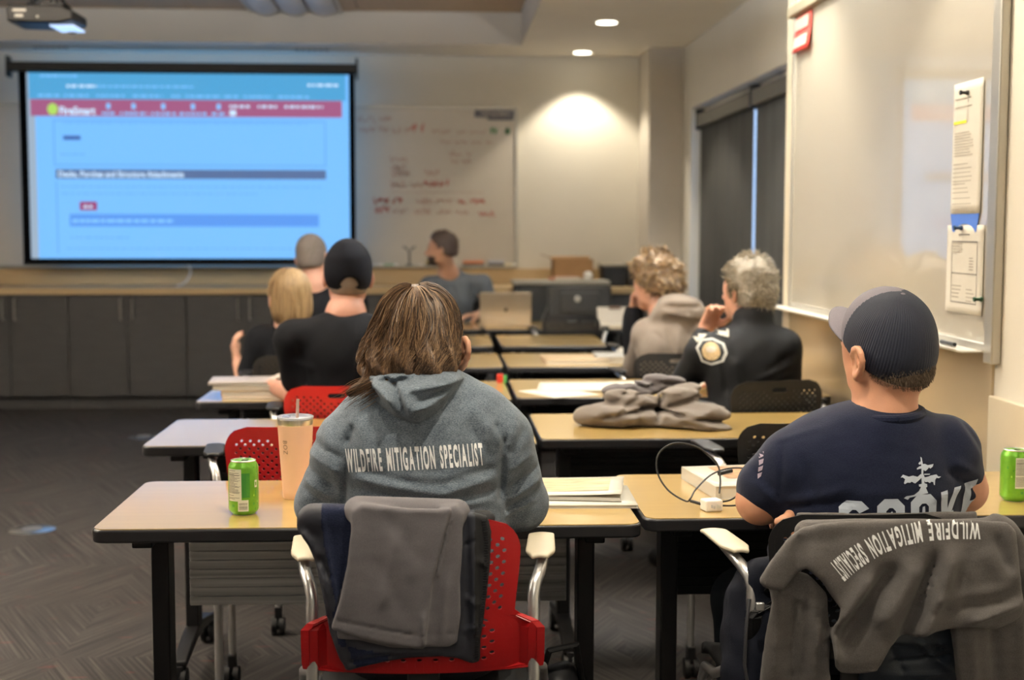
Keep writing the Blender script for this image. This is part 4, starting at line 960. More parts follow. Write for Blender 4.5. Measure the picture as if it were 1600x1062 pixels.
class Frame:
    """local axes for a head or limb: +y forward, +x to the person's right"""
    def __init__(s, c, yaw=0, pitch=0, roll=0, k=1.0):
        s.c = Vector(c); s.R = Matrix.Rotation(yaw, 3, 'Z') @ Matrix.Rotation(pitch, 3, 'X') @ Matrix.Rotation(roll, 3, 'Y'); s.k = k
        s.e = tuple(s.R.to_euler())
    def p(s, x, y, z): return tuple(s.c+s.R @ Vector((x, y, z))*s.k)
    def ell(s, fd, c, r, rot=None, k=0.02):
        e = s.e if rot is None else tuple((s.R @ Euler(rot).to_matrix()).to_euler())
        return fd.ell(s.p(*c), [q*s.k for q in r], e, k)
    def elld(s, fd, c, r, rot=None):
        e = s.e if rot is None else tuple((s.R @ Euler(rot).to_matrix()).to_euler())
        return fd.ell_d(s.p(*c), [q*s.k for q in r], e)
    def local(s, fd):
        Ri = np.array(s.R.transposed()); x, y, z = fd.X-s.c[0], fd.Y-s.c[1], fd.Z-s.c[2]
        return [(Ri[i][0]*x+Ri[i][1]*y+Ri[i][2]*z)/s.k for i in range(3)]

def head_shape(fd, f, ears=True, fine=False):
    f.ell(fd, (0, -0.012, 0.032), (0.076, 0.097, 0.090), k=0.02)
    f.ell(fd, (0, 0.030, -0.020), (0.063, 0.062, 0.085), k=0.03)
    f.ell(fd, (0, 0.052, -0.082), (0.036, 0.034, 0.028), k=0.025)
    f.ell(fd, (0.048, 0.010, -0.060), (0.018, 0.035, 0.030), k=0.02); f.ell(fd, (-0.048, 0.010, -0.060), (0.018, 0.035, 0.030), k=0.02)
    fd.cap(f.p(-0.030, 0.078, 0.022), f.p(0.030, 0.078, 0.022), 0.012*f.k, 0.012*f.k, 0.012)
    for s_ in (-1, 1):
        fd.cut(-f.elld(fd, (s_*0.031, 0.099, 0.004), (0.016, 0.014, 0.011)), 0.010)
        f.ell(fd, (s_*0.031, 0.080, 0.004), (0.0125, 0.0125, 0.0125), k=0.003)
    fd.cap(f.p(0, 0.090, 0.008), f.p(0, 0.112, -0.030), 0.007*f.k, 0.011*f.k, 0.012)
    f.ell(fd, (0.012, 0.098, -0.033), (0.009, 0.009, 0.007), k=0.006); f.ell(fd, (-0.012, 0.098, -0.033), (0.009, 0.009, 0.007), k=0.006)
    f.ell(fd, (0, 0.090, -0.054), (0.023, 0.011, 0.006), k=0.005); f.ell(fd, (0, 0.088, -0.064), (0.019, 0.011, 0.007), k=0.005)
    if ears:
        for s_ in (-1, 1): ear(fd, f, s_, fine)
def ear(fd, f, s_, fine=False):
    x = s_*0.076
    def q(u, v, o): return f.p(x+s_*(0.004+o), -0.008+u-o*0.9, -0.012+v)
    if not fine:
        f.ell(fd, (x+s_*0.006, -0.012, -0.010), (0.010, 0.019, 0.032), rot=(0.15, 0, s_*0.45), k=0.006); return
    k = f.k
    ring = [(0.010, -0.010, 0.002), (0.012, 0.010, 0.004), (0.006, 0.026, 0.009), (-0.006, 0.031, 0.013), (-0.017, 0.024, 0.017), (-0.021, 0.010, 0.018), (-0.019, -0.006, 0.016), (-0.012, -0.020, 0.012), (-0.004, -0.030, 0.007), (0.004, -0.028, 0.003)]
    pts = [q(*p) for p in ring]
    f.ell(fd, (x+s_*0.006, -0.012, -0.010), (0.006, 0.018, 0.029), rot=(0.15, 0, s_*0.55), k=0.006)
    fd.chain(pts, [0.0045*k]*5+[0.0042*k]*2+[0.005*k, 0.007*k, 0.006*k], 0.004)
    fd.chain([q(0.004, 0.014, 0.006), q(-0.008, 0.016, 0.011), q(-0.011, 0.004, 0.013), q(-0.006, -0.010, 0.010)], [0.0032*k]*4, 0.004)
    fd.cut(-f.elld(fd, (x+s_*0.014, -0.005, -0.014), (0.007, 0.008, 0.012)), 0.006)

def hand_shape(fd, w_, d, n, curl=0.5, thumb=1, k=1.0, spread=0.12, r=0.0085):
    """palm, four jointed fingers of unequal length and a thumb leaving the side of the palm near its base.
    w_ wrist, d pointing along the hand, n out of the palm; thumb=+1/-1 picks the side"""
    w_ = Vector(w_); d = Vector(d).normalized(); n = Vector(n); n = (n-d*n.dot(d)).normalized(); s_ = d.cross(n)*thumb
    P = lambda a, b, c: tuple(w_+(d*a+s_*b+n*c)*k)
    for b in (-0.024, -0.008, 0.008, 0.024): fd.cap(P(0.012, b*0.75, 0), P(0.078, b, 0), 0.015*k, 0.0115*k, 0.010)
    fl = [(-0.027, 0.062, 1.25), (-0.009, 0.076, 1.05), (0.010, 0.080, 1.0), (0.028, 0.072, 0.9)]
    for b, L, cu in fl:
        base = w_+(d*0.082+s_*b)*k; ang = curl*cu*0.75; dirv = d; pts = [base]; rs = [r*k*1.12]
        side = s_*(b/0.028*spread)
        for j, fr in enumerate((0.45, 0.30, 0.25)):
            ang_j = ang*(1.0+0.55*j) if j else ang
            v = (d*math.cos(ang_j)+n*math.sin(ang_j)+side*(1 if j == 0 else 0.4)).normalized()
            pts.append(pts[-1]+v*L*fr*k); rs.append(r*k*(1.0-0.10*(j+1)))
        fd.chain([tuple(p) for p in pts], rs, 0.005)
    tb = w_+(d*0.026+s_*0.026)*k; t1 = tb+(d*0.55+s_*0.62+n*0.35).normalized()*0.036*k; t2 = t1+(d*0.85+s_*0.22+n*0.5).normalized()*0.030*k; t3 = t2+(d*0.9+n*0.5).normalized()*0.024*k
    fd.chain([tuple(tb), tuple(t1), tuple(t2), tuple(t3)], [0.014*k, 0.0115*k, 0.0098*k, 0.0082*k], 0.010)

class Surf:
    """radius lookup for combing strands over a closed shape"""
    def __init__(s, V, Q):
        from mathutils.bvhtree import BVHTree
        s.b = BVHTree.FromPolygons([tuple(v) for v in V.tolist()], [tuple(q) for q in Q.tolist()])
    def hit(s, c, d):
        r_ = s.b.ray_cast(Vector(c)+Vector(d)*0.6, -Vector(d), 0.6); return r_[0]
    def back(s, x, z, y0=1.0): return s.b.ray_cast(Vector((x, y0, z)), Vector((0, 1, 0)), 5.0)

def strands(mb, paths, r0, taper=True, nm=3):
    for P in paths:
        n = len(P)
        if n < 3: continue
        r = r0*random.uniform(0.6, 1.3)
        mb.tube(P, [r*(1.0 if i < n-2 else 0.5) for i in range(n)] if taper else r, 3, cap=False, mi=random.randrange(nm))

def wrap_text(name, V2, F2, surf, mapf, m, parent, off, lift=0.0009, cell=0.006, bend=None):
    """lay flat lettering on a cloth surface: cut it into small cells, then drop every vertex on to the cloth"""
    bm = bmesh.new(); vs = [bm.verts.new((a, b, 0)) for a, b in V2]
    for f in F2:
        try: bm.faces.new([vs[i] for i in f])
        except ValueError: pass
    xs = [v[0] for v in V2]; ys = [v[1] for v in V2]
    for ax, lo, hi in ((0, min(xs), max(xs)), (1, min(ys), max(ys))):
        for t_ in np.arange(lo+cell, hi, cell):
            co = (t_, 0, 0) if ax == 0 else (0, t_, 0); no = (1, 0, 0) if ax == 0 else (0, 1, 0)
            bmesh.ops.bisect_plane(bm, geom=bm.verts[:]+bm.edges[:]+bm.faces[:], plane_co=co, plane_no=no)
    for v in bm.verts:
        x, z = mapf(v.co.x, v.co.y); h_ = surf.back(x, z)
        if h_[0] is None: v.co = Vector((x, off[1]+5, z))-Vector(off); continue
        nrm = h_[1] if h_[1].y < 0 else -h_[1]
        v.co = h_[0]+nrm*lift-Vector(off)
    bmesh.ops.delete(bm, geom=[f for f in bm.faces if any(v.co.y > 2.5 for v in f.verts) or f.calc_area() > 0.0006], context='FACES')
    me = bpy.data.meshes.new(name); bm.to_mesh(me); bm.free(); me.materials.append(m)
    o = bpy.data.objects.new(name, me); C.objects.link(o); o.parent = parent; return o

def legs_shape(fd, hip, yaw, k=1.0, knee_z=0.50, spread=0.10):
    f = Frame(hip, yaw)
    for s_ in (-1, 1):
        h_ = f.p(s_*0.085, 0.02, 0.0); kn = f.p(s_*(spread+0.03), 0.40, knee_z-hip[2]); an = f.p(s_*(spread+0.02), 0.40, 0.11-hip[2])
        fd.cap(h_, kn, 0.085*k, 0.062*k, 0.04); fd.cap(kn, an, 0.062*k, 0.048*k, 0.02)
    f.ell(fd, (0, 0, 0.0), (0.17*k, 0.13*k, 0.10), k=0.05)
def shoes(root, off, hip, yaw, m, spread=0.10):
    f = Frame(hip, yaw)
    for s_ in (-1, 1):
        fd = Field(np.array(f.p(s_*(spread+0.02), 0.46, -hip[2]))-[0.2, 0.2, 0.005], np.array(f.p(s_*(spread+0.02), 0.46, -hip[2]))+[0.2, 0.2, 0.13], 0.009)
        b = -hip[2]
        fd.cap(f.p(s_*(spread+0.02), 0.37, b+0.045), f.p(s_*(spread+0.03), 0.56, b+0.035), 0.042, 0.036, 0.02); fd.cap(f.p(s_*(spread+0.02), 0.39, b+0.05), f.p(s_*(spread+0.02), 0.39, b+0.10), 0.042, 0.045, 0.02)
        V, Q = fd.mesh(); V[:, 2] = np.maximum(V[:, 2], 0.001); mesh_obj('shoe', V, Q, m, root, off)

def ripple(fd, cloth, amp=0.003, s=1.0, seed=0):
    """soft low-frequency wrinkling of a cloth field"""
    a = np.sin(fd.X*31*s+fd.Z*17+seed)*np.sin(fd.Z*43*s-fd.Y*21+seed*1.7)+0.6*np.sin(fd.X*67*s-fd.Z*51+seed*2.3+2*np.sin(fd.Y*23))
    fd.F += (amp*a).astype(np.float32)

JEAN = mat('dark_trouser_cloth', (0.012, 0.014, 0.022), 0.9, bump=0.3, bscale=500)
SHOE = mat('black_shoe', (0.01, 0.01, 0.01), 0.6)

# ================================================================== woman in the grey hoodie (front left)
base = (-0.035, 2.68, 0.455)
root = thing('person', 'woman with long brown hair in a grey hoodie in the front row', 'person', base)
sk = skin('fair', (0.58, 0.30, 0.19))
hf = Frame((-0.045, 2.70, 1.135), 0.10, 0.10, 0.0)
fd = Field((-0.33, 2.50, 0.50), (0.26, 3.16, 1.27), 0.006)
head_shape(fd, hf, True, True)
fd.cap((-0.040, 2.67, 0.93), (-0.043, 2.68, 1.10), 0.056, 0.052, 0.02)
fd.cap((-0.035, 2.68, 0.90), (-0.035, 2.70, 0.56), 0.09, 0.12, 0.03)
for s_, sh, el, wr in ((-1, (-0.19, 2.66, 0.985), (-0.230, 2.72, 0.80), (-0.135, 2.95, 0.782)), (1, (0.12, 2.66, 0.985), (0.160, 2.73, 0.80), (0.075, 2.96, 0.782))):
    sh = (sh[0]*0.85, sh[1], 0.915); fd.cap((-0.035, 2.68, 0.92), sh, 0.04, 0.04, 0.02); fd.cap(sh, el, 0.042, 0.034, 0.02); fd.cap(el, wr, 0.036, 0.026, 0.015)
    hand_shape(fd, wr, (-s_*0.45, 0.9, -0.02), (0, 0.1, -1), 0.35, -s_)
V, Q = fd.mesh(); V = smooth_mesh(V, Q, 1)
mesh_obj('body', V, Q, sk, root, base)
# hoodie
GH = heather('grey_melange_fleece', (0.078, 0.102, 0.132), (0.195, 0.232, 0.272), 750, 0.5)
fd = Field((-0.34, 2.42, 0.50), (0.27, 3.02, 1.14), 0.005)
fd.ell((-0.035, 2.665, 0.925), (0.186, 0.130, 0.170), k=0.05)
fd.ell((-0.035, 2.68, 0.72), (0.178, 0.150, 0.22), k=0.07)
fd.cap((-0.036, 2.655, 1.000), (-0.140, 2.655, 0.958), 0.066, 0.068, 0.05); fd.cap((-0.036, 2.655, 1.000), (0.075, 2.655, 0.980), 0.066, 0.068, 0.05)
fd.ell((-0.036, 2.66, 1.02), (0.090, 0.070, 0.075), k=0.04)
for s_, sh, el, wr in ((-1, (-0.182, 2.655, 0.930), (-0.236, 2.70, 0.815), (-0.150, 2.92, 0.790)), (1, (0.116, 2.655, 0.948), (0.163, 2.71, 0.812), (0.085, 2.93, 0.790))):
    fd.cap(sh, el, 0.071, 0.053, 0.028); fd.cap(el, wr, 0.054, 0.037, 0.025)
BK = sstep(2.72, 2.62, fd.Y)
F0 = fd.F.copy(); X_, Z_ = fd.X, fd.Z
def wx(px_, py, Y=2.53): a = W(px_, py, Y); return a[0], a[2]
D = np.zeros_like(fd.F)
def FO(x0, y0, x1, y1, wpx, amp):
    global D
    a = wx(x0, y0); b = wx(x1, y1); D = D+fold(X_, Z_, a[0], a[1], b[0], b[1], wpx*2.53/2100, amp*1.7)
# armhole creases and seams
FO(538, 690, 534, 800, 5, -0.006); FO(548, 672, 540, 700, 5, -0.006); FO(790, 690, 786, 790, 5, -0.007); FO(776, 668, 792, 700, 5, -0.005)
# back wrinkles
for q in ((556, 752, 690, 772, 7, 0.0045), (690, 772, 775, 752, 7, 0.0045), (552, 770, 680, 788, 6, -0.0040), (690, 788, 776, 775, 6, -0.0040), (570, 788, 760, 790, 5, 0.003), (560, 740, 640, 752, 6, -0.0025), (700, 752, 772, 738, 6, -0.003),
          (560, 660, 570, 720, 8, 0.003), (765, 660, 755, 720, 8, 0.003), (600, 745, 740, 748, 5, 0.002), (740, 640, 790, 700, 9, 0.004), (730, 665, 768, 720, 7, -0.003)): FO(*q)
# sleeve folds near the bent elbows
for q in ((468, 745, 520, 775, 5, -0.005), (465, 765, 515, 792, 5, 0.005), (463, 782, 505, 808, 4, -0.005), (470, 720, 525, 745, 6, 0.004), (480, 700, 528, 722, 6, -0.004), (500, 668, 520, 760, 8, 0.003),
          (848, 745, 800, 775, 5, -0.005), (852, 765, 802, 795, 5, 0.005), (850, 785, 800, 812, 5, -0.005), (835, 720, 800, 745, 6, 0.004), (840, 800, 795, 822, 4, 0.005), (822, 680, 800, 720, 7, -0.004), (806, 650, 816, 740, 8, 0.003)): FO(*q)
fd.F -= (D*BK).astype(np.float32)
ripple(fd, None, 0.0013, 0.9, 1)
# hood lying on the back
from mathutils.geometry import intersect_point_line
def poly_sd(X, Z, P):
    P = np.array(P); d = np.full(X.shape, 1e9); ins = np.zeros(X.shape, bool); n = len(P)
    for i in range(n):
        a, b = P[i], P[(i+1) % n]; e = b-a; wx_, wz = X-a[0], Z-a[1]; t_ = np.clip((wx_*e[0]+wz*e[1])/(e@e+1e-12), 0, 1)
        d = np.minimum(d, (wx_-e[0]*t_)**2+(wz-e[1]*t_)**2)
        c = ((a[1] > Z) != (b[1] > Z)) & (X < (b[0]-a[0])*(Z-a[1])/(b[1]-a[1]+1e-12)+a[0]); ins ^= c
    d = np.sqrt(d); return np.where(ins, -d, d)
xs2 = fd.X[:, 0, 0]; zs2 = fd.Z[0, 0, :]
X2, Z2 = np.meshgrid(xs2, zs2, indexing='ij')
hoodP = [wx(a, b, 2.50) for a, b in ((551, 600), (560, 589), (600, 586), (640, 583), (670, 577), (700, 584), (722, 592), (728, 600), (712, 618), (690, 642), (668, 658), (652, 667), (640, 664), (616, 656), (590, 640), (566, 620))]
pd = poly_sd(X2, Z2, hoodP)
th = 0.042*np.sqrt(np.clip(-pd/0.030, 0, 1))+0.0
hd = np.zeros_like(X2)
def HF(x0, y0, x1, y1, wpx, amp):
    global hd
    a = wx(x0, y0, 2.5); b = wx(x1, y1, 2.5); hd = hd+fold(X2, Z2, a[0], a[1], b[0], b[1], wpx*2.5/2100, amp*1.55)
for q in ((613, 600, 632, 650, 3, -0.012), (632, 612, 640, 655, 6, 0.006), (580, 606, 610, 632, 5, 0.010), (598, 597, 618, 612, 5, -0.012), (566, 600, 596, 634, 4, -0.009), (625, 597, 700, 586, 4, -0.009), (618, 600, 640, 604, 4, -0.010),
          (640, 612, 716, 600, 5, 0.008), (650, 630, 700, 612, 5, -0.008), (652, 640, 684, 636, 4, 0.006), (645, 645, 700, 620, 4, 0.006), (590, 595, 650, 592, 4, 0.007), (660, 655, 700, 626, 3, -0.004), (600, 618, 616, 646, 3, 0.006), (572, 597, 604, 590, 4, 0.007)): HF(*q)
amp = (th+hd*sstep(0, -0.012, pd))[:, None, :]
fd.F -= (amp*sstep(2.70, 2.60, fd.Y)).astype(np.float32)
# neck opening
fd.cut(-fd.cap_d((-0.040, 2.69, 1.03), (-0.043, 2.71, 1.16), 0.056, 0.062), 0.008)
# waist hem ends on the seat
V, Q = fd.mesh(); V = smooth_mesh(V, Q, 2, 0.4)
hoodie = mesh_obj('hoodie', V, Q, GH, root, base)
sf = Surf(V, Q)
v2, f2 = block_text('WILDFIRE MITIGATION SPECIALIST', 0.05, 0.0018, 0.56, 0.0050, 0.016)
wd = max(a for a, b in v2); hh = max(b for a, b in v2)
A = np.array(wx(540, 742, 2.535)); B = np.array(wx(757, 729, 2.535)); U = B-A; Lk = np.linalg.norm(U); U = U/Lk; hgt = 34*2.535/2100
N_ = np.array((-0.10, 1.0)); N_ /= np.linalg.norm(N_)
def mp_(a, b):
    s_ = a/wd; q = A+U*Lk*s_+N_*hgt*(b/hh)*(1.06-0.03*s_)+np.array((0, 0.004))*4*s_*(1-s_); return q[0], q[1]
WHITE = mat('white_vinyl_print', (0.88, 0.89, 0.90), 0.5)
wrap_text('back_print', v2, f2, sf, mp_, WHITE, hoodie, base)
# trousers and shoes
fd = Field((-0.30, 2.50, 0.0), (0.24, 3.30, 0.66), 0.009)
legs_shape(fd, (-0.035, 2.66, 0.56), 0, 1.05); V, Q = fd.mesh(); mesh_obj('trousers', V, Q, JEAN, root, base)
shoes(root, base, (-0.035, 2.66, 0.56), 0, SHOE)
# hair
HM = [mat('hair_brown_a', (0.074, 0.038, 0.019), 0.55, var=0.2, vscale=60), mat('hair_brown_b', (0.150, 0.083, 0.041), 0.52, var=0.2, vscale=60), mat('hair_brown_c', (0.035, 0.020, 0.012), 0.45, var=0.2, vscale=60), mat('hair_brown_light', (0.27, 0.165, 0.085), 0.5)]
fd = Field((-0.24, 2.46, 0.95), (0.08, 2.86, 1.28), 0.005)
fd.ell((-0.045, 2.685, 1.150), (0.083, 0.110, 0.110), k=0.02)
fd.ell((-0.084, 2.665, 1.115), (0.076, 0.090, 0.060), k=0.03)
fd.ell((-0.030, 2.640, 1.115), (0.064, 0.066, 0.060), k=0.03)
fd.ell((-0.118, 2.640, 1.094), (0.036, 0.05, 0.028), k=0.025)
fd.ell((-0.150, 2.600, 1.066), (0.034, 0.010, 0.006), (0, -0.5, 0), k=0.012)
# keep the face and the right ear clear
fd.cut(-fd.ell_d((-0.02, 2.83, 1.09), (0.10, 0.10, 0.10)), 0.01)
fd.cut(-fd.ell_d((0.052, 2.70, 1.105), (0.035, 0.050, 0.050)), 0.008)
cen = (-0.055, 2.66, 1.12)
ang = np.arctan2(fd.X-cen[0], -(fd.Y-cen[1])); 
fd.F += ((0.0040*np.sin(ang*11+fd.Z*34+1.5*np.sin(fd.Z*40))+0.0026*np.sin(ang*27+fd.Z*30+2*np.sin(fd.Z*55))+0.0012*np.sin(ang*57+fd.Z*22))*sstep(1.25, 1.17, fd.Z)).astype(np.float32)
fd.F += (0.0045*np.exp(-((fd.X+0.018+0.25*(1.25-fd.Z))/0.004)**2)*sstep(1.19, 1.22, fd.Z)*sstep(2.70, 2.66, fd.Y)).astype(np.float32)
V, Q = fd.mesh()
hair = mesh_obj('hair', V, Q, HM[:3], root, base, mi=(((np.sin(np.arctan2(V[Q].mean(1)[:, 0]-cen[0], -(V[Q].mean(1)[:, 1]-cen[1]))*31)+np.sin(np.arctan2(V[Q].mean(1)[:, 0]-cen[0], -(V[Q].mean(1)[:, 1]-cen[1]))*83)) > 0.4).astype(int)))
hs = Surf(V, Q); mb = MB(); paths = []
crown = Vector((-0.030, 2.645, 1.2485)); C0 = Vector(cen)
for k in range(5200):
    phi = random.uniform(-2.5, 2.35)          # 0 = straight down the back
    t1 = random.uniform(0.5, 1.0)
    n = 18; P = []; ph = phi; wob = random.uniform(0, 6); lift = random.uniform(-0.001, 0.0035) if random.random() < 0.90 else random.uniform(0.004, 0.014)
    t0 = random.uniform(0.0, 0.35) if random.random() < 0.5 else 0.0
    for i in range(n):
        q = t0+(t1-t0)*i/(n-1); th_ = 0.10+q*1.95
        p2 = ph*(1-0.10*q)-0.42*q*q+(0.03+0.05*q)*math.sin(q*9+wob)+0.05*math.sin(phi*9+q*8)
        d = Vector((math.sin(th_)*math.sin(p2), -math.sin(th_)*math.cos(p2), math.cos(th_)))
        d = (d*0.9+(crown-C0).normalized()*0.25*(1-q)).normalized()
        h_ = hs.hit(C0, d)
        if h_ is None: break
        P.append(h_+d*(lift*math.sin(PI*min(1, q*1.3+0.1))))
    if len(P) > 4 and P[-1].z > 1.05: paths.append([tuple(Vector(p)-Vector(base)) for p in P])
# loose ends on the left shoulder and by the ear
for k in range(130):
    a = Vector((random.uniform(-0.15, -0.06), random.uniform(2.575, 2.60), random.uniform(1.060, 1.085))); l = random.uniform(0.03, 0.075)
    e_ = a+Vector((-l*0.9, -0.01+random.uniform(-0.01, 0.02), -l*random.uniform(0.35, 0.62))); m_ = (a+e_)/2+Vector((0, -0.008, random.uniform(-0.002, 0.012)))
    paths.append([tuple((a*(1-t_)**2+m_*2*t_*(1-t_)+e_*t_*t_)-Vector(base)) for t_ in np.linspace(0, 1, 10)])
for k in range(70):
    a = Vector((random.uniform(0.0, 0.03), random.uniform(2.60, 2.64), random.uniform(1.06, 1.09))); e_ = a+Vector((random.uniform(0.0, 0.035), 0.03, -random.uniform(0.02, 0.06))); m_ = (a+e_)/2+Vector((0.014, 0, -0.014))
    paths.append([tuple((a*(1-t_)**2+m_*2*t_*(1-t_)+e_*t_*t_)-Vector(base)) for t_ in np.linspace(0, 1, 8)])
strands(mb, paths, 0.00055, nm=4)
mb.build('hair_strands', [HM[0], HM[1], HM[2], HM[3]], hair)

# ================================================================== man in navy T-shirt and cap (front right)
base = (0.86, 2.72, 0.455)
root = thing('person', 'man in a navy T-shirt and blue-grey baseball cap, arms folded, front row right', 'person', base)
sk = skin('tan', (0.62, 0.31, 0.19))
hf = Frame((0.905, 2.685, 1.127), 0.42, 0.10, -0.10)
fd = Field((0.56, 2.46, 0.50), (1.16, 3.06, 1.29), 0.0055)
head_shape(fd, hf, True, True)
hf.ell(fd, (0, -0.03, -0.035), (0.066, 0.075, 0.06), k=0.03)
fd.cap((0.900, 2.665, 0.90), (0.902, 2.668, 0.99), 0.060, 0.063, 0.02); fd.cap((0.902, 2.668, 0.99), (0.905, 2.675, 1.08), 0.064, 0.060, 0.02)
fd.cap((0.87, 2.69, 0.86), (0.86, 2.70, 0.56), 0.10, 0.13, 0.03); fd.cap((0.89, 2.68, 0.88), (0.72, 2.69, 0.86), 0.04, 0.04, 0.02); fd.cap((0.89, 2.68, 0.88), (1.04, 2.69, 0.87), 0.04, 0.04, 0.02)
fd.cap((0.71, 2.68, 0.88), (0.655, 2.69, 0.815), 0.055, 0.046, 0.03); fd.cap((0.655, 2.69, 0.815), (0.73, 2.86, 0.79), 0.046, 0.036, 0.02); fd.cap((0.72, 2.86, 0.79), (0.86, 2.885, 0.80), 0.036, 0.028, 0.015)
fd.cap((1.05, 2.68, 0.90), (1.080, 2.69, 0.835), 0.055, 0.046, 0.03); fd.cap((1.080, 2.69, 0.835), (0.97, 2.87, 0.80), 0.044, 0.034, 0.02); fd.cap((0.97, 2.87, 0.80), (0.82, 2.83, 0.80), 0.034, 0.026, 0.015)
hand_shape(fd, (0.81, 2.81, 0.80), (-0.9, -0.55, -0.05), (0.3, -0.3, -0.8), 0.5, 1)
hand_shape(fd, (0.86, 2.885, 0.80), (0.95, -0.2, 0), (0, -1, 0.2), 0.4, 1)
# fingertips of the tucked hand showing behind the left elbow
for j, (dx, dz) in enumerate(((0.0, 0.0), (0.006, -0.014), (0.014, -0.027))): fd.chain([(0.720+dx, 2.70, 0.805+dz), (0.698+dx, 2.615, 0.800+dz), (0.682+dx, 2.596, 0.795+dz), (0.668+dx, 2.602, 0.790+dz)], [0.010, 0.0095, 0.009, 0.008], 0.004)
V, Q = fd.mesh(); V = smooth_mesh(V, Q, 1)
mesh_obj('body', V, Q, sk, root, base)
# cropped hair below the cap: a thin shell over the back of the skull
SH = [mat('short_brown_hair', (0.125, 0.085, 0.052), 0.7, var=0.4, vscale=300, bump=0.8, bscale=1500), mat('short_brown_hair_b', (0.075, 0.05, 0.03), 0.6), mat('short_brown_hair_c', (0.20, 0.14, 0.09), 0.6)]
fd = Field((0.78, 2.54, 1.00), (1.03, 2.84, 1.29), 0.004)
hf.ell(fd, (0, -0.012, 0.032), (0.0785, 0.0995, 0.092), k=0.02); hf.ell(fd, (0, -0.042, -0.030), (0.067, 0.066, 0.058), k=0.03)
lx, ly, lz = hf.local(fd)
low = -0.062+0.020*(lx/0.07)**2+0.0*ly
fd.cut(np.maximum(low-lz, -9)+0.0, 0.004); fd.cut(ly-0.012, 0.004); fd.cut(lz-0.012, 0.004)
V, Q = fd.mesh(); hb = mesh_obj('hair', V, Q, SH[0], root, base)
hs = Surf(V, Q); mb = MB(); paths = []
hc = Vector(hf.p(0, -0.015, 0))
for k in range(3800):
    a = random.uniform(-1.75, 1.75); zz = random.uniform(-0.9, -0.12)
    d = hf.R @ Vector((math.sin(a)*math.cos(zz), -math.cos(a)*math.cos(zz), math.sin(zz))); h_ = hs.hit(hc, d)
    if h_ is None: continue
    l = random.uniform(0.004, 0.009); dn = (Vector((0, 0, -1))+d*0.45+Vector((random.uniform(-.3, .3), random.uniform(-.3, .3), 0))).normalized()
    loc = hf.R.transposed() @ (h_-hf.c)
    if loc.z < -0.075: continue
    paths.append([tuple(h_-Vector(base)-d*0.0005), tuple(h_+dn*l*0.5+d*0.0006-Vector(base)), tuple(h_+dn*l+d*0.0006-Vector(base))])
strands(mb, paths, 0.00035, False); mb.build('hair_stubble', SH, hb)
# cap
NAVY = mat('navy_mesh_knit', (0.010, 0.014, 0.030), 0.75, var=0.3, vscale=900, bump=0.9, bscale=900)
_nt = NAVY.node_tree; _b = _nt.nodes['Principled BSDF']; _tc = [n for n in _nt.nodes if n.type == 'TEX_COORD'][0]
_mp = _nt.nodes.new('ShaderNodeMapping'); _mp.vector_type = 'TEXTURE'; _mp.inputs['Location'].default_value = (0.905-0.86, 2.685-2.72, 1.127+0.03-0.455); _mp.inputs['Rotation'].default_value = (0.44, -0.10, 0.42); _nt.links.new(_tc.outputs['Object'], _mp.inputs[0])
_sx = _nt.nodes.new('ShaderNodeSeparateXYZ'); _nt.links.new(_mp.outputs[0], _sx.inputs[0])
def _m(op, a, b=None):
    n_ = _nt.nodes.new('ShaderNodeMath'); n_.operation = op
    for k_, v_ in enumerate((a, b)):
        if v_ is None: continue
        if isinstance(v_, (int, float)): n_.inputs[k_].default_value = v_
        else: _nt.links.new(v_, n_.inputs[k_])
    return n_.outputs[0]
_rib = _m('SINE', _m('MULTIPLY', _m('ARCTAN2', _sx.outputs[0], _sx.outputs[1]), 120.0))
_bp = _nt.nodes.new('ShaderNodeBump'); _bp.inputs['Strength'].default_value = 0.55; _bp.inputs['Distance'].default_value = 0.0008; _nt.links.new(_rib, _bp.inputs['Height']); _nt.links.new(_bp.outputs[0], _b.inputs['Normal'])
GRAYC = mat('grey_cap_cotton', (0.145, 0.130, 0.150), 0.85, var=0.06, vscale=500, bump=0.5, bscale=900)
cf = Frame(hf.p(0, -0.012, 0.026), 0.42, 0.44, -0.10)
fd = Field((0.76, 2.52, 1.04), (1.05, 2.88, 1.30), 0.0035)
cf.ell(fd, (0, 0, 0.0), (0.0850, 0.1060, 0.1010), k=0.0)
cf.ell(fd, (0, -0.040, -0.022), (0.072, 0.062, 0.062), k=0.03)
lx, ly, lz = cf.local(fd)
for a in (0, PI/3, -PI/3): fd.F += (-0.0012*np.exp(-((lx*math.cos(a)+ly*math.sin(a))/0.0022)**2)).astype(np.float32)
hf.ell(fd, (0, -0.012, 0.034), (0.0805, 0.1015, 0.0940), k=0.008)
fd.cut((-0.040+0.22*np.clip(ly, 0, 0.1)-0.010*np.clip(-ly/0.1, 0, 1))-lz, 0.0)
V, Q = fd.mesh(); V = smooth_mesh(V, Q, 1)
fc = V[Q].mean(1)-np.array(cf.c); fl = fc @ np.array(cf.R)   # into cap frame
front = (fl[:, 1] > 0.004+0.55*np.abs(fl[:, 0]))
cap = mesh_obj('cap', V, Q, [NAVY, GRAYC], root, base, mi=front.astype(int))
MB().ball(tuple(Vector(cf.p(0, -0.002, 0.0995))-Vector(base)), (0.0085, 0.0085, 0.0045)).build('cap_button', GRAYC, cap)
r = MB()
def bf(u, v):
    x = (u-0.5)*2; hw = 0.070*(1-v**2.6*0.35); X = x*hw; yb = math.sqrt(max(0, 1-(X/0.084)**2))*0.095; y = yb+v*0.072*(1-0.35*abs(x)**2.5); z = -0.014+0.006*v-0.014*(x*x)*1.1-0.012*v*v
    return tuple(Vector(cf.p(X, y, z))-Vector(base))
r.sheet(bf, 24, 12); r.build('cap_brim', GRAYC, cap, solid=0.0035)
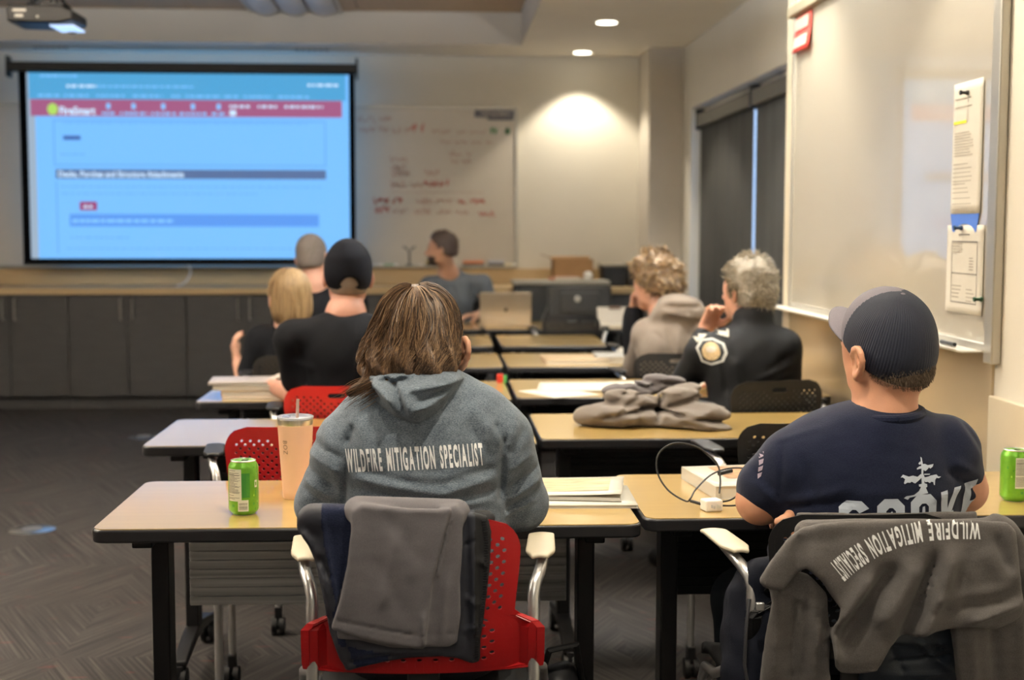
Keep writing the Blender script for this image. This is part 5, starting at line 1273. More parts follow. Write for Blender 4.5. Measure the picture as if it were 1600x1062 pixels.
# T-shirt
NT = heather('navy_jersey', (0.0055, 0.0080, 0.024), (0.012, 0.016, 0.038), 900, 0.4)
fd = Field((0.55, 2.44, 0.50), (1.17, 2.98, 1.07), 0.005)
fd.ell((0.868, 2.685, 0.875), (0.205, 0.135, 0.145), k=0.05); fd.ell((0.865, 2.695, 0.72), (0.190, 0.150, 0.22), k=0.07)
fd.cap((0.895, 2.665, 0.940), (0.720, 2.675, 0.890), 0.058, 0.062, 0.03); fd.cap((0.900, 2.665, 0.945), (1.025, 2.675, 0.925), 0.060, 0.064, 0.03); fd.ell((0.900, 2.655, 0.972), (0.088, 0.072, 0.040), k=0.04)
fd.cap((0.712, 2.675, 0.885), (0.672, 2.692, 0.840), 0.066, 0.060, 0.03); fd.cap((1.035, 2.675, 0.915), (1.058, 2.70, 0.855), 0.068, 0.060, 0.03)
fd.cap((1.058, 2.70, 0.850), (1.04, 2.78, 0.830), 0.058, 0.055, 0.03); fd.cap((0.672, 2.692, 0.840), (0.685, 2.75, 0.835), 0.058, 0.054, 0.03)
X_, Z_ = fd.X, fd.Z; D = np.zeros_like(fd.F)
def FO(x0, y0, x1, y1, wpx, amp, Y=2.56):
    global D
    a = W(x0, y0, Y); b = W(x1, y1, Y); D = D+fold(X_, Z_, a[0], a[2], b[0], b[2], wpx*Y/2100, amp)
for q in ((1236, 700, 1228, 790, 3, -0.004), (1228, 700, 1290, 676, 3, 0.002), (1240, 790, 1330, 760, 7, 0.004), (1245, 800, 1330, 782, 5, -0.004), (1500, 725, 1560, 760, 8, 0.006), (1490, 742, 1560, 780, 6, -0.006), (1510, 765, 1558, 795, 6, 0.004),
          (1460, 780, 1540, 765, 6, 0.003), (1330, 770, 1430, 765, 8, 0.0025), (1195, 745, 1222, 775, 5, -0.004), (1190, 765, 1225, 795, 5, 0.004), (1530, 668, 1562, 720, 5, -0.004), (1380, 690, 1440, 700, 10, 0.002), (1260, 720, 1280, 790, 8, -0.003)): FO(*q)
fd.F -= (D*sstep(2.72, 2.62, fd.Y)).astype(np.float32); ripple(fd, None, 0.001, 0.8, 3)
fd.cut(-fd.cap_d((0.902, 2.668, 1.055), (0.906, 2.685, 1.20), 0.071, 0.072), 0.006)
# sleeve ends: open just above the elbows
fd.cut(-fd.cap_d((0.620, 2.62, 0.755), (0.70, 2.90, 0.760), 0.050, 0.05), 0.01)
V, Q = fd.mesh(); V = smooth_mesh(V, Q, 2, 0.4)
shirt = mesh_obj('t_shirt', V, Q, NT, root, base); sf = Surf(V, Q)
# collar rib
r = MB(); P = []
for i in range(41):
    a = 2*PI*i/40; P.append((0.902+0.070*math.sin(a), 2.662-0.072*math.cos(a), 1.000-0.006*math.cos(a)+0.004*math.sin(a)))
P2 = [tuple(Vector(p)-Vector(base)) for p in P]
r.tube(P2, 0.0105, 10, cap=False); r.build('collar', NT, shirt)
# back print: block letters and a wind-shaped tree
def oct_ring(x0, x1, y0, y1, t_, c_):
    o_ = [(x0+c_, y0), (x1-c_, y0), (x1, y0+c_), (x1, y1-c_), (x1-c_, y1), (x0+c_, y1), (x0, y1-c_), (x0, y0+c_)]
    c2 = c_*0.45; i_ = [(x0+t_+c2, y0+t_), (x1-t_-c2, y0+t_), (x1-t_, y0+t_+c2), (x1-t_, y1-t_-c2), (x1-t_-c2, y1-t_), (x0+t_+c2, y1-t_), (x0+t_, y1-t_-c2), (x0+t_, y0+t_+c2)]
    return o_, i_
PB = mat('pale_blue_print', (0.52, 0.58, 0.68), 0.55); V2, F2 = [], []
def addpoly(P): o_ = len(V2); V2.extend([(float(a), -float(b)) for a, b in P]); F2.append(tuple(range(o_, o_+len(P))))
def letterO(x0, x1, y0, y1, gap=False):
    o_, i_ = oct_ring(x0, x1, y0, y1, 14, 11); n = 8
    for k in range(n):
        if gap and k == 2: continue
        addpoly([o_[k], o_[(k+1) % n], i_[(k+1) % n], i_[k]])
letterO(1307, 1350, 778, 852, True); letterO(1362, 1405, 774, 848); letterO(1415, 1460, 769, 844)
addpoly([(1300+8, 800), (1321, 800), (1321, 805), (1308, 805)])
addpoly([(1468, 768), (1481, 766), (1486, 838), (1473, 840)]); addpoly([(1481, 800), (1496, 764), (1510, 763), (1488, 812)]); addpoly([(1486, 805), (1496, 800), (1516, 836), (1502, 838)])
for q in ([(1519, 762), (1533, 758), (1536, 830), (1523, 832)], [(1519, 762), (1544, 755), (1544, 769), (1520, 776)], [(1533, 792), (1545, 790), (1545, 803), (1533, 804)], [(1523, 820), (1547, 818), (1547, 832), (1523, 834)]): addpoly(q)
addpoly([(1383-2, 797), (1385, 793), (1389, 800), (1382, 800)]); addpoly([(1435, 788), (1439, 787), (1440, 800), (1434, 800)])
def txy(a, b): return (1370+a/6.957, 700+b/6.957)
trunk = [(452, 85), (466, 95), (472, 160), (480, 200), (470, 255), (484, 300), (478, 360), (510, 372), (512, 400), (495, 410), (520, 468), (480, 474), (300, 505), (280, 528), (235, 508), (262, 488), (350, 478), (410, 440), (436, 398), (412, 392), (412, 370), (446, 366), (446, 300), (448, 250), (452, 200), (452, 140)]
limbs = [[(466, 160), (500, 160), (530, 175), (605, 168), (590, 196), (560, 214), (545, 200), (515, 225), (495, 235), (470, 215)], [(420, 150), (448, 130), (452, 160), (430, 165)], [(398, 200), (430, 182), (455, 180), (455, 205), (420, 210), (400, 216)],
         [(206, 292), (235, 262), (262, 272), (300, 285), (345, 275), (400, 290), (440, 262), (452, 270), (450, 300), (410, 330), (370, 358), (350, 350), (330, 338), (310, 350), (280, 346), (250, 362), (240, 350), (256, 310), (230, 290)],
         [(480, 300), (520, 296), (560, 285), (630, 278), (655, 302), (690, 305), (660, 320), (630, 314), (612, 335), (606, 390), (594, 386), (586, 355), (560, 350), (545, 364), (520, 348), (490, 352), (478, 330)], [(480, 262), (555, 266), (545, 275), (482, 274)]]
for P in [trunk]+limbs:
    addpoly([txy(*p) for p in P])
def mp2(a, b): q = W(a, -b, 2.575); return q[0], q[2]
wrap_text('back_print', V2, F2, sf, mp2, PB, shirt, base, cell=5)
# little sleeve badge
V2, F2 = [], []
for k in range(4): addpoly([(1195-k*2, 714+k*10), (1201-k*2, 710+k*10), (1199-k*2, 717+k*10), (1194-k*2, 721+k*10)])
wrap_text('sleeve_badge', V2, F2, sf, lambda a, b: (lambda q: (q[0], q[2]))(W(a, -b, 2.62)), mat('faded_badge', (0.30, 0.24, 0.30), 0.7), shirt, base, cell=4)
fd = Field((0.56, 2.50, 0.0), (1.16, 3.30, 0.68), 0.009)
legs_shape(fd, (0.86, 2.68, 0.56), 0, 1.12, spread=0.12); V, Q = fd.mesh(); mesh_obj('trousers', V, Q, mat('slate_trousers', (0.020, 0.030, 0.042), 0.85, bump=0.3, bscale=400), root, base)
shoes(root, base, (0.86, 2.68, 0.56), 0, SHOE, 0.12)
# ------------------------------------------------------------------ clothes hung over the two front chairs
def chair_y(cy, cx0, X, Z):
    x = X-cx0; return cy-0.030*(1-np.minimum(np.abs(x)/0.2, 1)**2)+0.05*((0.64-Z)/0.2)**2*np.where(Z < 0.64, 1, 0.25)-0.02*(Z-0.64)/0.2
class Cloth:
    """cloth hanging over a chair back: layers are outlines with a thickness, laid one on another, with folds pressed in"""
    def __init__(s, lo, hi, h, Yp):
        s.fd = Field(lo, hi, h); s.Yp = Yp; f = s.fd; s.X2, s.Z2 = np.meshgrid(f.X[:, 0, 0], f.Z[0, 0, :], indexing='ij')
    def layer(s, P, ymid, T=0.012, folds=(), r=0.005, k=0.003, edge=0.0):
        f = s.fd; P2 = W2(P, s.Yp); d2 = poly_sd(s.X2, s.Z2, P2)
        y = ymid(s.X2, s.Z2) if callable(ymid) else np.full(s.X2.shape, ymid)
        for (x0, y0, x1, y1, wp, am) in folds:
            a = W(x0, y0, s.Yp); b = W(x1, y1, s.Yp); y = y-fold(s.X2, s.Z2, a[0], a[2], b[0], b[2], wp*s.Yp/2100, am)
        y = y-edge*np.exp(-np.abs(d2+0.004)/0.004)     # stitched, slightly raised rim
        q = np.abs(f.Y-y[:, None, :])-T/2+r; dd = d2[:, None, :]+r
        D = np.sqrt(np.maximum(dd, 0)**2+np.maximum(q, 0)**2)+np.minimum(np.maximum(dd, q), 0)-r
        f.join(D, k); return s
def in_poly(P, x, z): return poly_sd(x, z, P) < 0

# --- trousers and jacket on the red chair
cx0, cyy = -0.032, 2.43
cyf = lambda off: (lambda X, Z: chair_y(cyy, cx0, X, Z)-off)
JK = mat('slate_jacket_shell', (0.022, 0.024, 0.036), 0.55, var=0.1, vscale=80, bump=0.35, bscale=1200); JL = heather('navy_fleece_lining', (0.010, 0.014, 0.036), (0.020, 0.026, 0.058), 700); JB = mat('black_jacket_edge', (0.007, 0.007, 0.009), 0.7, bump=0.4, bscale=900)
base = (-0.05, 2.38, 0.54)
jk = thing('jacket', 'dark navy jacket with a black zip hung over the red front chair', 'jacket', base)
cl = Cloth((-0.30, 2.27, 0.53), (0.10, 2.52, 0.93), 0.0045, 2.38)
JP = [(463, 828), (468, 812), (487, 802), (505, 797), (560, 791), (700, 794), (742, 800), (762, 806), (768, 830), (766, 880), (762, 920), (757, 960), (751, 1000), (751, 1036), (738, 1040), (715, 1030), (690, 1026), (640, 1028), (600, 1036), (560, 1048), (540, 1056), (530, 1035), (514, 990), (503, 930), (492, 880), (480, 852)]
jf = [(472, 830, 498, 870, 6, 0.012), (488, 850, 512, 900, 5, -0.009), (500, 880, 516, 960, 6, 0.009), (508, 930, 522, 1000, 4, -0.007), (503, 800, 528, 960, 3, 0.005), (740, 815, 742, 1000, 5, 0.006), (728, 810, 730, 1000, 4, -0.005), (560, 1020, 680, 1014, 5, 0.006), (540, 1040, 620, 1022, 4, -0.006), (516, 990, 560, 1010, 5, 0.005), (742, 870, 762, 880, 5, 0.004), (726, 930, 748, 945, 4, 0.004), (724, 850, 744, 842, 4, -0.003), (725, 985, 746, 975, 4, 0.004)]
cl.layer(JP, cyf(0.020), 0.020, jf, r=0.008, edge=0.002)
cl.layer([(463, 828), (468, 810), (487, 800), (502, 797), (512, 830), (518, 870), (530, 930), (540, 1000), (544, 1050), (530, 1035), (514, 990), (503, 930), (492, 880), (480, 852)], cyf(0.030), 0.012, jf[:5], r=0.005)
cl.fd.cap(W(487, 806, 2.40), W(760, 812, 2.42), 0.022, 0.018, 0.02)
cl.layer([(490, 800), (760, 806), (758, 900), (500, 900)], cyf(-0.026), 0.010)
V, Q = cl.fd.mesh(); V = smooth_mesh(V, Q, 1)
fc = V[Q].mean(1); mi = np.zeros(len(Q), int)
mi[in_poly(W2([(500, 780), (560, 780), (545, 880), (520, 960), (530, 1010), (610, 1020), (600, 1050), (560, 1062), (542, 1010), (522, 930), (506, 850)], 2.38), fc[:, 0], fc[:, 2])] = 1
mi[fc[:, 0] > W(741, 900, 2.38)[0]] = 2
ob = mesh_obj('jacket_shell', V, Q, [JK, JL, JB], jk, base, mi=mi); js = Surf(V, Q)
r = MB(); zp = [(756, 812), (760, 840), (759, 880), (757, 920), (752, 960), (745, 1000), (744, 1030), (740, 1038)]
zl = []
for (a, b), (c, d) in zip(zp, zp[1:]):
    n = max(2, int(abs(d-b)/4))
    for i in range(n): t_ = i/n; zl.append((a+(c-a)*t_, b+(d-b)*t_))
for a, b in zl:
    w_ = W(a, b, 2.38); h_ = js.back(w_[0], w_[2])
    if h_[0] is not None: q = h_[0]-Vector(base); r.box(q.x-0.0034, q.x+0.0034, q.y-0.0028, q.y+0.001, q.z-0.0014, q.z+0.0014)
r.build('zip', mat('zip_metal', (0.035, 0.035, 0.04), 0.35, 0.4), ob)

TR = heather('grey_trouser_twill', (0.125, 0.118, 0.128), (0.165, 0.156, 0.168), 1500, 0.25)
base = (-0.07, 2.36, 0.58)
tr = thing('trousers', 'folded grey trousers laid over the navy jacket on the red front chair', 'trousers', base)
cl = Cloth((-0.24, 2.24, 0.56), (0.06, 2.50, 0.93), 0.004, 2.36)
cl.layer([(552, 796), (566, 786), (600, 788), (640, 791), (690, 792), (706, 790), (690, 850), (676, 905), (670, 960), (665, 1008), (648, 1009), (600, 1002), (550, 992), (516, 984), (530, 940), (543, 880)], cyf(0.050), 0.014, [(620, 830, 600, 940, 10, 0.005), (560, 820, 545, 950, 10, 0.003), (590, 870, 635, 960, 12, -0.002), (650, 840, 640, 900, 10, 0.002), (517, 967, 664, 990, 1.6, -0.003), (662, 955, 660, 1005, 2.5, 0.006), (600, 800, 660, 870, 12, -0.0018)], r=0.004, edge=0.0015)
cl.layer([(690, 792), (712, 790), (722, 802), (723, 850), (719, 905), (720, 960), (714, 1004), (700, 1011), (660, 1010), (655, 950), (668, 890)], cyf(0.040), 0.012, [(708, 800, 682, 905, 2.5, 0.006), (700, 900, 690, 1000, 5, 0.004), (672, 990, 714, 990, 1.5, -0.003)], r=0.004)
cl.layer([(524, 985), (665, 1000), (662, 1014), (610, 1012), (560, 1002), (526, 1002)], cyf(0.040), 0.012, (), r=0.004)
cl.fd.cap(W(560, 797, 2.385), W(714, 800, 2.385), 0.026, 0.024, 0.02)
cl.layer([(560, 795), (712, 798), (712, 880), (556, 880)], cyf(-0.044), 0.010)
V, Q = cl.fd.mesh(); V = smooth_mesh(V, Q, 1); mesh_obj('trouser_cloth', V, Q, TR, tr, base)

# --- grey hooded sweatshirt on the black chair
HD = heather('charcoal_fleece', (0.088, 0.080, 0.078), (0.128, 0.118, 0.114), 1100, 0.4)
cx0, cyy = 0.80, 2.50
base = (0.86, 2.44, 0.50)
hd_ = thing('hooded_sweatshirt', 'grey hooded sweatshirt with upside-down white lettering hung over the front right chair', 'sweatshirt', base)
Yp = 2.43
cl = Cloth((0.50, 2.30, 0.50), (1.30, 2.62, 0.92), 0.0055, Yp)
flat = lambda off: (lambda X, Z: 2.455-off-0.022*np.clip(1-((X-0.86)/0.28)**2, -1, 1)+0.02*((0.72-Z)/0.2)**2)
main = [(1186, 912), (1180, 900), (1196, 872), (1222, 838), (1244, 818), (1275, 810), (1330, 806), (1400, 803), (1470, 803), (1530, 806), (1562, 809), (1575, 822), (1578, 850), (1580, 885), (1586, 930), (1588, 948), (1576, 962), (1545, 974), (1500, 968), (1450, 975), (1400, 988), (1380, 1000), (1366, 1030), (1362, 1040), (1330, 1044), (1304, 1044), (1294, 1030), (1292, 980), (1300, 940), (1275, 900), (1250, 880), (1215, 918)]
mfold = [(a, b, c, d, w*1.2, e*1.3) for a, b, c, d, w, e in [(1385, 880, 1300, 1000, 13, -0.022), (1345, 890, 1298, 960, 9, 0.012), (1448, 860, 1395, 1000, 10, -0.020), (1470, 850, 1420, 990, 14, 0.014), (1415, 870, 1360, 960, 16, 0.014), (1330, 820, 1240, 850, 10, -0.003), (1240, 830, 1232, 910, 8, -0.008), (1262, 840, 1262, 900, 10, 0.006), (1440, 925, 1570, 905, 6, 0.004), (1430, 945, 1560, 930, 3, -0.004), (1310, 1036, 1362, 1032, 2.5, -0.005), (1500, 958, 1580, 930, 6, 0.012), (1520, 850, 1560, 900, 12, 0.006), (1480, 880, 1500, 940, 10, -0.004), (1540, 830, 1562, 880, 6, -0.006), (1560, 812, 1572, 900, 5, 0.006), (1290, 1030, 1300, 985, 6, 0.010)]]
cl.layer([(1186, 905), (1225, 880), (1262, 895), (1290, 925), (1292, 975), (1300, 1080), (1190, 1080), (1196, 1000), (1205, 940), (1200, 918)], flat(0.022), 0.024, [(1235, 925, 1240, 1075, 7, -0.012), (1215, 920, 1205, 1070, 7, 0.008), (1268, 930, 1270, 1070, 8, 0.010), (1252, 920, 1252, 1070, 4, -0.008), (1212, 917, 1280, 945, 3, 0.006), (1278, 945, 1270, 1010, 3, 0.006)], r=0.008)
cl.layer([(1480, 960), (1600, 940), (1640, 960), (1640, 1080), (1500, 1080), (1490, 1030)], flat(0.022), 0.026, [(1510, 980, 1520, 1070, 8, 0.008), (1545, 975, 1560, 1070, 10, -0.010), (1590, 960, 1600, 1070, 10, 0.008)], r=0.008)
cl.layer([(1560, 808), (1585, 822), (1612, 850), (1650, 880), (1650, 1000), (1590, 990), (1580, 900), (1566, 840)], flat(0.010), 0.030, [(1580, 840, 1600, 960, 6, -0.010), (1610, 860, 1625, 980, 8, 0.008)], r=0.010)
cl.layer(main, flat(0.050), 0.020, mfold, r=0.007, k=0.003, edge=0.001)
cl.fd.cap(W(1262, 832, 2.45), W(1562, 830, 2.45), 0.026, 0.025, 0.03)
cl.layer([(1262, 815), (1560, 813), (1560, 900), (1262, 900)], flat(-0.075), 0.012, (), r=0.005)
ripple(cl.fd, None, 0.0008, 0.8, 5)
V, Q = cl.fd.mesh(); V = smooth_mesh(V, Q, 4, 0.5)
hb = mesh_obj('sweatshirt_cloth', V, Q, HD, hd_, base); hs = Surf(V, Q)
# lettering, upside down, following an arc over the top of the folded back
v2, f2 = block_text('WILDFIRE MITIGATION SPECIALIST', 0.05, 0.0018, 0.56, 0.0050, 0.016); wd = max(a for a, b in v2); hh = max(b for a, b in v2)
cp = [(1525, 811), (1480, 809), (1435, 811), (1395, 818), (1360, 830), (1330, 847), (1308, 862), (1291, 876)]
def mp3(a, b):
    s_ = min(max(a/wd, 0), 1)*(len(cp)-1); i = min(int(s_), len(cp)-2); t_ = s_-i; p0 = np.array(cp[i]); p1 = np.array(cp[i+1]); p = p0+(p1-p0)*t_
    pm = np.array(cp[max(i-1, 0)]); pn = np.array(cp[min(i+2, len(cp)-1)]); tg = (p1-pm)*(1-t_)+(pn-p0)*t_; tg = tg/np.linalg.norm(tg)
    nn = np.array((-tg[1], tg[0]))*-1 if tg[0] < 0 else np.array((tg[1], -tg[0]))
    nn = nn if nn[1] > 0 else -nn
    hgt = 27+7*(a/wd); q = p+nn*hgt*(b/hh)
    w_ = W(q[0], q[1], 2.405); return w_[0], w_[2]
wrap_text('back_print', v2, f2, hs, mp3, WHITE, hb, base, cell=0.006)
# dark coat under the sweatshirt
base = (0.86, 2.44, 0.48)
ct_ = thing('coat', 'dark navy coat showing below the grey sweatshirt on the front right chair', 'coat', base)
cl = Cloth((0.52, 2.36, 0.48), (1.20, 2.56, 0.74), 0.006, 2.45)
cl.layer([(1360, 940), (1500, 930), (1520, 1100), (1350, 1100)], lambda X, Z: 2.475-0.02*np.clip(1-((X-0.86)/0.28)**2, -1, 1)+0.03*((0.72-Z)/0.2)**2, 0.020, [(1380, 1000, 1480, 1010, 5, 0.008), (1400, 1040, 1490, 1030, 5, -0.008), (1430, 1000, 1500, 1060, 4, 0.008), (1450, 1000, 1510, 1040, 3, -0.008), (1390, 1060, 1480, 1060, 5, 0.007), (1395, 1015, 1420, 1060, 4, -0.006)], r=0.006)
V, Q = cl.fd.mesh(); mesh_obj('coat_cloth', V, Q, mat('dark_slate_nylon', (0.018, 0.026, 0.040), 0.42, bump=0.3, bscale=500), ct_, base)
# navy rucksack hanging at the left of that chair
base = (0.60, 2.50, 0.42)
bg = thing('rucksack', 'dark navy rucksack hanging at the left side of the front right chair', 'backpack', base)
fd = Field((0.50, 2.42, 0.40), (0.72, 2.70, 0.78), 0.006)
fd.ell((0.620, 2.56, 0.56), (0.070, 0.085, 0.165), k=0.03); fd.ell((0.602, 2.52, 0.50), (0.058, 0.055, 0.10), k=0.02); fd.cap((0.61, 2.52, 0.70), (0.66, 2.52, 0.735), 0.03, 0.02, 0.03)
fd.F += (0.004*np.sin(fd.X*90+fd.Z*35)*np.sin(fd.Z*28+fd.Y*40)).astype(np.float32)
V, Q = fd.mesh(); mesh_obj('bag_body', V, Q, mat('navy_nylon', (0.0045, 0.006, 0.013), 0.8, spec=0.2, bump=0.4, bscale=700), bg, base)
r = MB(); r.tube([(x-base[0], y-base[1], z-base[2]) for x, y, z in ((0.585, 2.475, 0.67), (0.575, 2.455, 0.62), (0.572, 2.450, 0.55), (0.585, 2.452, 0.48))], 0.0035, 8); r.build('zip', mat('dark_zip', (0.03, 0.03, 0.035), 0.4), bg)
MB().box(-0.008, 0.008, -0.055, -0.045, 0.235, 0.25).build('zip_pull', M['silver'], bg, bevel=0.002)
r = MB(); r.tube([(0.02, 0.0, 0.26), (0.05, -0.01, 0.30), (0.08, -0.01, 0.325), (0.095, 0.02, 0.315)], 0.008, 8); r.build('strap', M['black'], bg)

# black bag on the floor under the left table
base = (0.28, 2.95, 0.0)
bg = thing('shoulder_bag', 'black bag standing on the carpet right of the red front chair', 'bag', base)
fd = Field((0.12, 2.80, 0.0), (0.44, 3.12, 0.48), 0.009)
fd.ell((0.26, 2.95, 0.20), (0.085, 0.10, 0.20), k=0.03); fd.ell((0.30, 2.92, 0.14), (0.09, 0.08, 0.14), k=0.03); fd.F += (0.008*np.sin(fd.X*60+fd.Z*30)*np.sin(fd.Z*34+fd.Y*30)).astype(np.float32)
V, Q = fd.mesh(); V[:, 2] = np.maximum(V[:, 2], 0.001); mesh_obj('bag_body', V, Q, mat('black_nylon', (0.010, 0.010, 0.012), 0.5), bg, base)
MB().tube([(-0.06, -0.02, 0.36), (-0.04, -0.05, 0.44), (0.02, -0.04, 0.45), (0.04, 0, 0.34)], 0.008, 8).build('handle', M['black'], bg)

# heap of grey jackets on the second table
TP = mat('taupe_fleece', (0.120, 0.100, 0.085), 0.95, bump=0.5, bscale=500, sheen=0.1, var=0.06, vscale=50); TP2 = mat('grey_fleece', (0.085, 0.075, 0.078), 0.95, bump=0.5, bscale=500, sheen=0.1)
def heap(name, label, els, mt, base, folds, lo, hi, seed):
    t = thing(name, label, 'jacket', base); fd = Field(lo, hi, 0.0075)
    for e in els: fd.ell(*e)
    for (x0, z0, x1, z1, w_, a_) in folds: fd.F -= fold(fd.X, fd.Z, x0, z0, x1, z1, w_, a_).astype(np.float32)
    rr_ = random.Random(seed)
    for _ in range(26):
        x0 = rr_.uniform(lo[0]+0.06, hi[0]-0.06); z0 = rr_.uniform(0.75, hi[2]-0.02); a_ = rr_.uniform(-0.9, 0.9); L_2 = rr_.uniform(0.05, 0.13)
        fd.F -= fold(fd.X+0.3*(fd.Y-4.2), fd.Z, x0, z0, x0+L_2*math.cos(a_), z0+0.5*L_2*math.sin(a_), rr_.uniform(0.004, 0.008), rr_.choice((-0.011, -0.008, 0.009))).astype(np.float32)
    fd.F += (0.004*np.sin(fd.X*38+fd.Y*30+seed)*np.sin(fd.Z*50-fd.X*22+seed)+0.003*np.sin(fd.Y*70+fd.X*45)).astype(np.float32)
    fd.cut(0.7412-fd.Z, 0.004); V, Q = fd.mesh(); V = smooth_mesh(V, Q, 1); mesh_obj('jacket_cloth', V, Q, mt, t, base); return t
heap('folded_jacket', 'taupe fleece jacket lying in a heap on the second-row table', [((0.585, 4.28, 0.772), (0.145, 0.11, 0.040), (0, 0.05, 0.1), 0.02), ((0.80, 4.24, 0.775), (0.13, 0.10, 0.042), (0, -0.05, -0.2), 0.015), ((0.62, 4.30, 0.815), (0.095, 0.07, 0.034), (0, 0.2, 0.3), 0.012), ((0.77, 4.29, 0.822), (0.085, 0.07, 0.042), (0.2, -0.35, -0.4), 0.012), ((0.83, 4.18, 0.762), (0.095, 0.07, 0.024), (0, 0.25, -0.3), 0.01), ((0.50, 4.26, 0.765), (0.07, 0.06, 0.028), (0, 0, 0), 0.02), ((0.82, 4.30, 0.845), (0.040, 0.04, 0.026), (0, 0.5, 0), 0.01)],
     TP, (0.70, 4.26, 0.741), [(0.50, 0.77, 0.68, 0.80, 0.007, -0.016), (0.70, 0.79, 0.90, 0.76, 0.006, -0.016), (0.58, 0.80, 0.69, 0.86, 0.006, -0.014), (0.73, 0.80, 0.86, 0.85, 0.007, -0.014), (0.54, 0.79, 0.66, 0.83, 0.009, 0.012), (0.69, 0.76, 0.72, 0.84, 0.006, -0.018), (0.56, 0.76, 0.64, 0.765, 0.006, -0.008), (0.75, 0.77, 0.86, 0.80, 0.008, 0.010), (0.80, 0.84, 0.86, 0.82, 0.006, -0.010)], (0.40, 4.08, 0.735), (0.99, 4.46, 0.90), 1)
heap('folded_jacket', 'darker grey garment bundled on top of the taupe jacket heap', [((0.66, 4.36, 0.845), (0.12, 0.05, 0.026), (0, 0.0, 0.1), 0.015), ((0.75, 4.38, 0.868), (0.065, 0.045, 0.022), (0, 0.1, 0), 0.015), ((0.56, 4.36, 0.838), (0.035, 0.035, 0.020), (0, 0, 0), 0.01)], TP2, (0.68, 4.36, 0.80), [(0.60, 0.84, 0.72, 0.86, 0.006, -0.008)], (0.48, 4.28, 0.79), (0.86, 4.46, 0.91), 4)
# ------------------------------------------------------------------ people further back
def seated(label, hip, yaw, neck, head, sh, arms, cloth, sk, short=False, trousers=JEAN, hh=0.0075, belly=(0.165, 0.12, 0.17), extra_body=None, extra_cloth=None, hands=(), rp=0.0015, neck_r=0.056, clothing='shirt', collar=0.0, shr=0.062, folds=()):
    base = (hip[0], hip[1], 0.455)
    root = thing('person', label, 'person', base)
    allp = [hip, neck, head.c, *sh]+[p for a in arms for p in a]+[h_[0] for h_ in hands]
    A = np.array([tuple(p) for p in allp]); lo = A.min(0)-0.22; hi = A.max(0)+0.22; lo[2] = 0.46
    fd = Field(lo, hi, hh)
    head_shape(fd, head, True)
    hb_ = head.p(0, -0.02, -0.05)
    fd.cap(neck, hb_, neck_r, neck_r*0.92, 0.02); fd.cap(neck, (hip[0], hip[1]+0.01, hip[2]), 0.075, 0.10, 0.03)
    low = lambda p, n: (p[0]*0.9+n[0]*0.1, p[1], p[2]-0.03)
    for s_, a in zip(sh, arms):
        fd.cap((neck[0], neck[1], neck[2]-0.09), low(s_, neck), 0.04, 0.04, 0.02); P = [low(s_, neck)]+list(a)
        for p, q, ra, rb in zip(P, P[1:], (0.042, 0.037), (0.036, 0.027)): fd.cap(p, q, ra, rb, 0.02)
    for h_ in hands: hand_shape(fd, *h_)
    if extra_body: extra_body(fd, head)
    V, Q = fd.mesh(); V = smooth_mesh(V, Q, 1); mesh_obj('body', V, Q, sk, root, base)
    fd = Field(lo, hi, hh)
    ch = tuple(np.array(neck)*0.62+np.array(hip)*0.38+np.array((0, 0, 0.02))); bl = tuple(np.array(neck)*0.2+np.array(hip)*0.8)
    e = (0, 0, yaw)
    fd.ell(ch, (belly[0]*1.02, belly[1], belly[2]), e, 0.05); fd.ell(bl, (belly[0]*0.98, belly[1]*1.08, belly[2]), e, 0.06)
    nb = (neck[0], neck[1], neck[2]-0.045)
    for s_ in sh: fd.cap(nb, s_, 0.055, shr, 0.04)
    for s_, a in zip(sh, arms):
        if short:
            el = np.array(a[0]); m_ = tuple(np.array(s_)*0.30+el*0.70); fd.cap(s_, m_, shr, 0.052, 0.03)
        else:
            fd.cap(s_, a[0], shr, 0.048, 0.03)
            if len(a) > 1: w2 = tuple(np.array(a[0])*0.12+np.array(a[1])*0.88); fd.cap(a[0], w2, 0.049, 0.036, 0.02)
    if extra_cloth: extra_cloth(fd)
    for (x0, z0, x1, z1, w_, a_) in folds: fd.F -= fold(fd.X, fd.Z, x0, z0, x1, z1, w_, a_).astype(np.float32)
    ripple(fd, None, rp, 0.8, hip[0]*9)
    up = (Vector(hb_)-Vector(neck)).normalized()
    fd.cut(-fd.cap_d(tuple(Vector(neck)+up*(0.045+collar)), tuple(Vector(neck)+up*0.20), neck_r+0.008, neck_r+0.01), 0.008)
    V, Q = fd.mesh(); V = smooth_mesh(V, Q, 1); ob = mesh_obj(clothing, V, Q, cloth, root, base)
    fd = Field((hip[0]-0.6, hip[1]-0.7, 0.0), (hip[0]+0.6, hip[1]+0.7, 0.68), 0.014)
    legs_shape(fd, hip, yaw); V2_, Q2_ = fd.mesh(); mesh_obj('trousers', V2_, Q2_, trousers, root, base)
    shoes(root, base, hip, yaw, SHOE)
    for s_ in (-1, 1):
        c = Vector(head.p(s_*0.031, 0.0875, 0.004))-Vector(base); MB().ball(tuple(c), 0.0075, 10).build('eye', mat('eye_dark', (0.03, 0.02, 0.015), 0.15), root)
    return root, base, ob, Surf(V, Q)

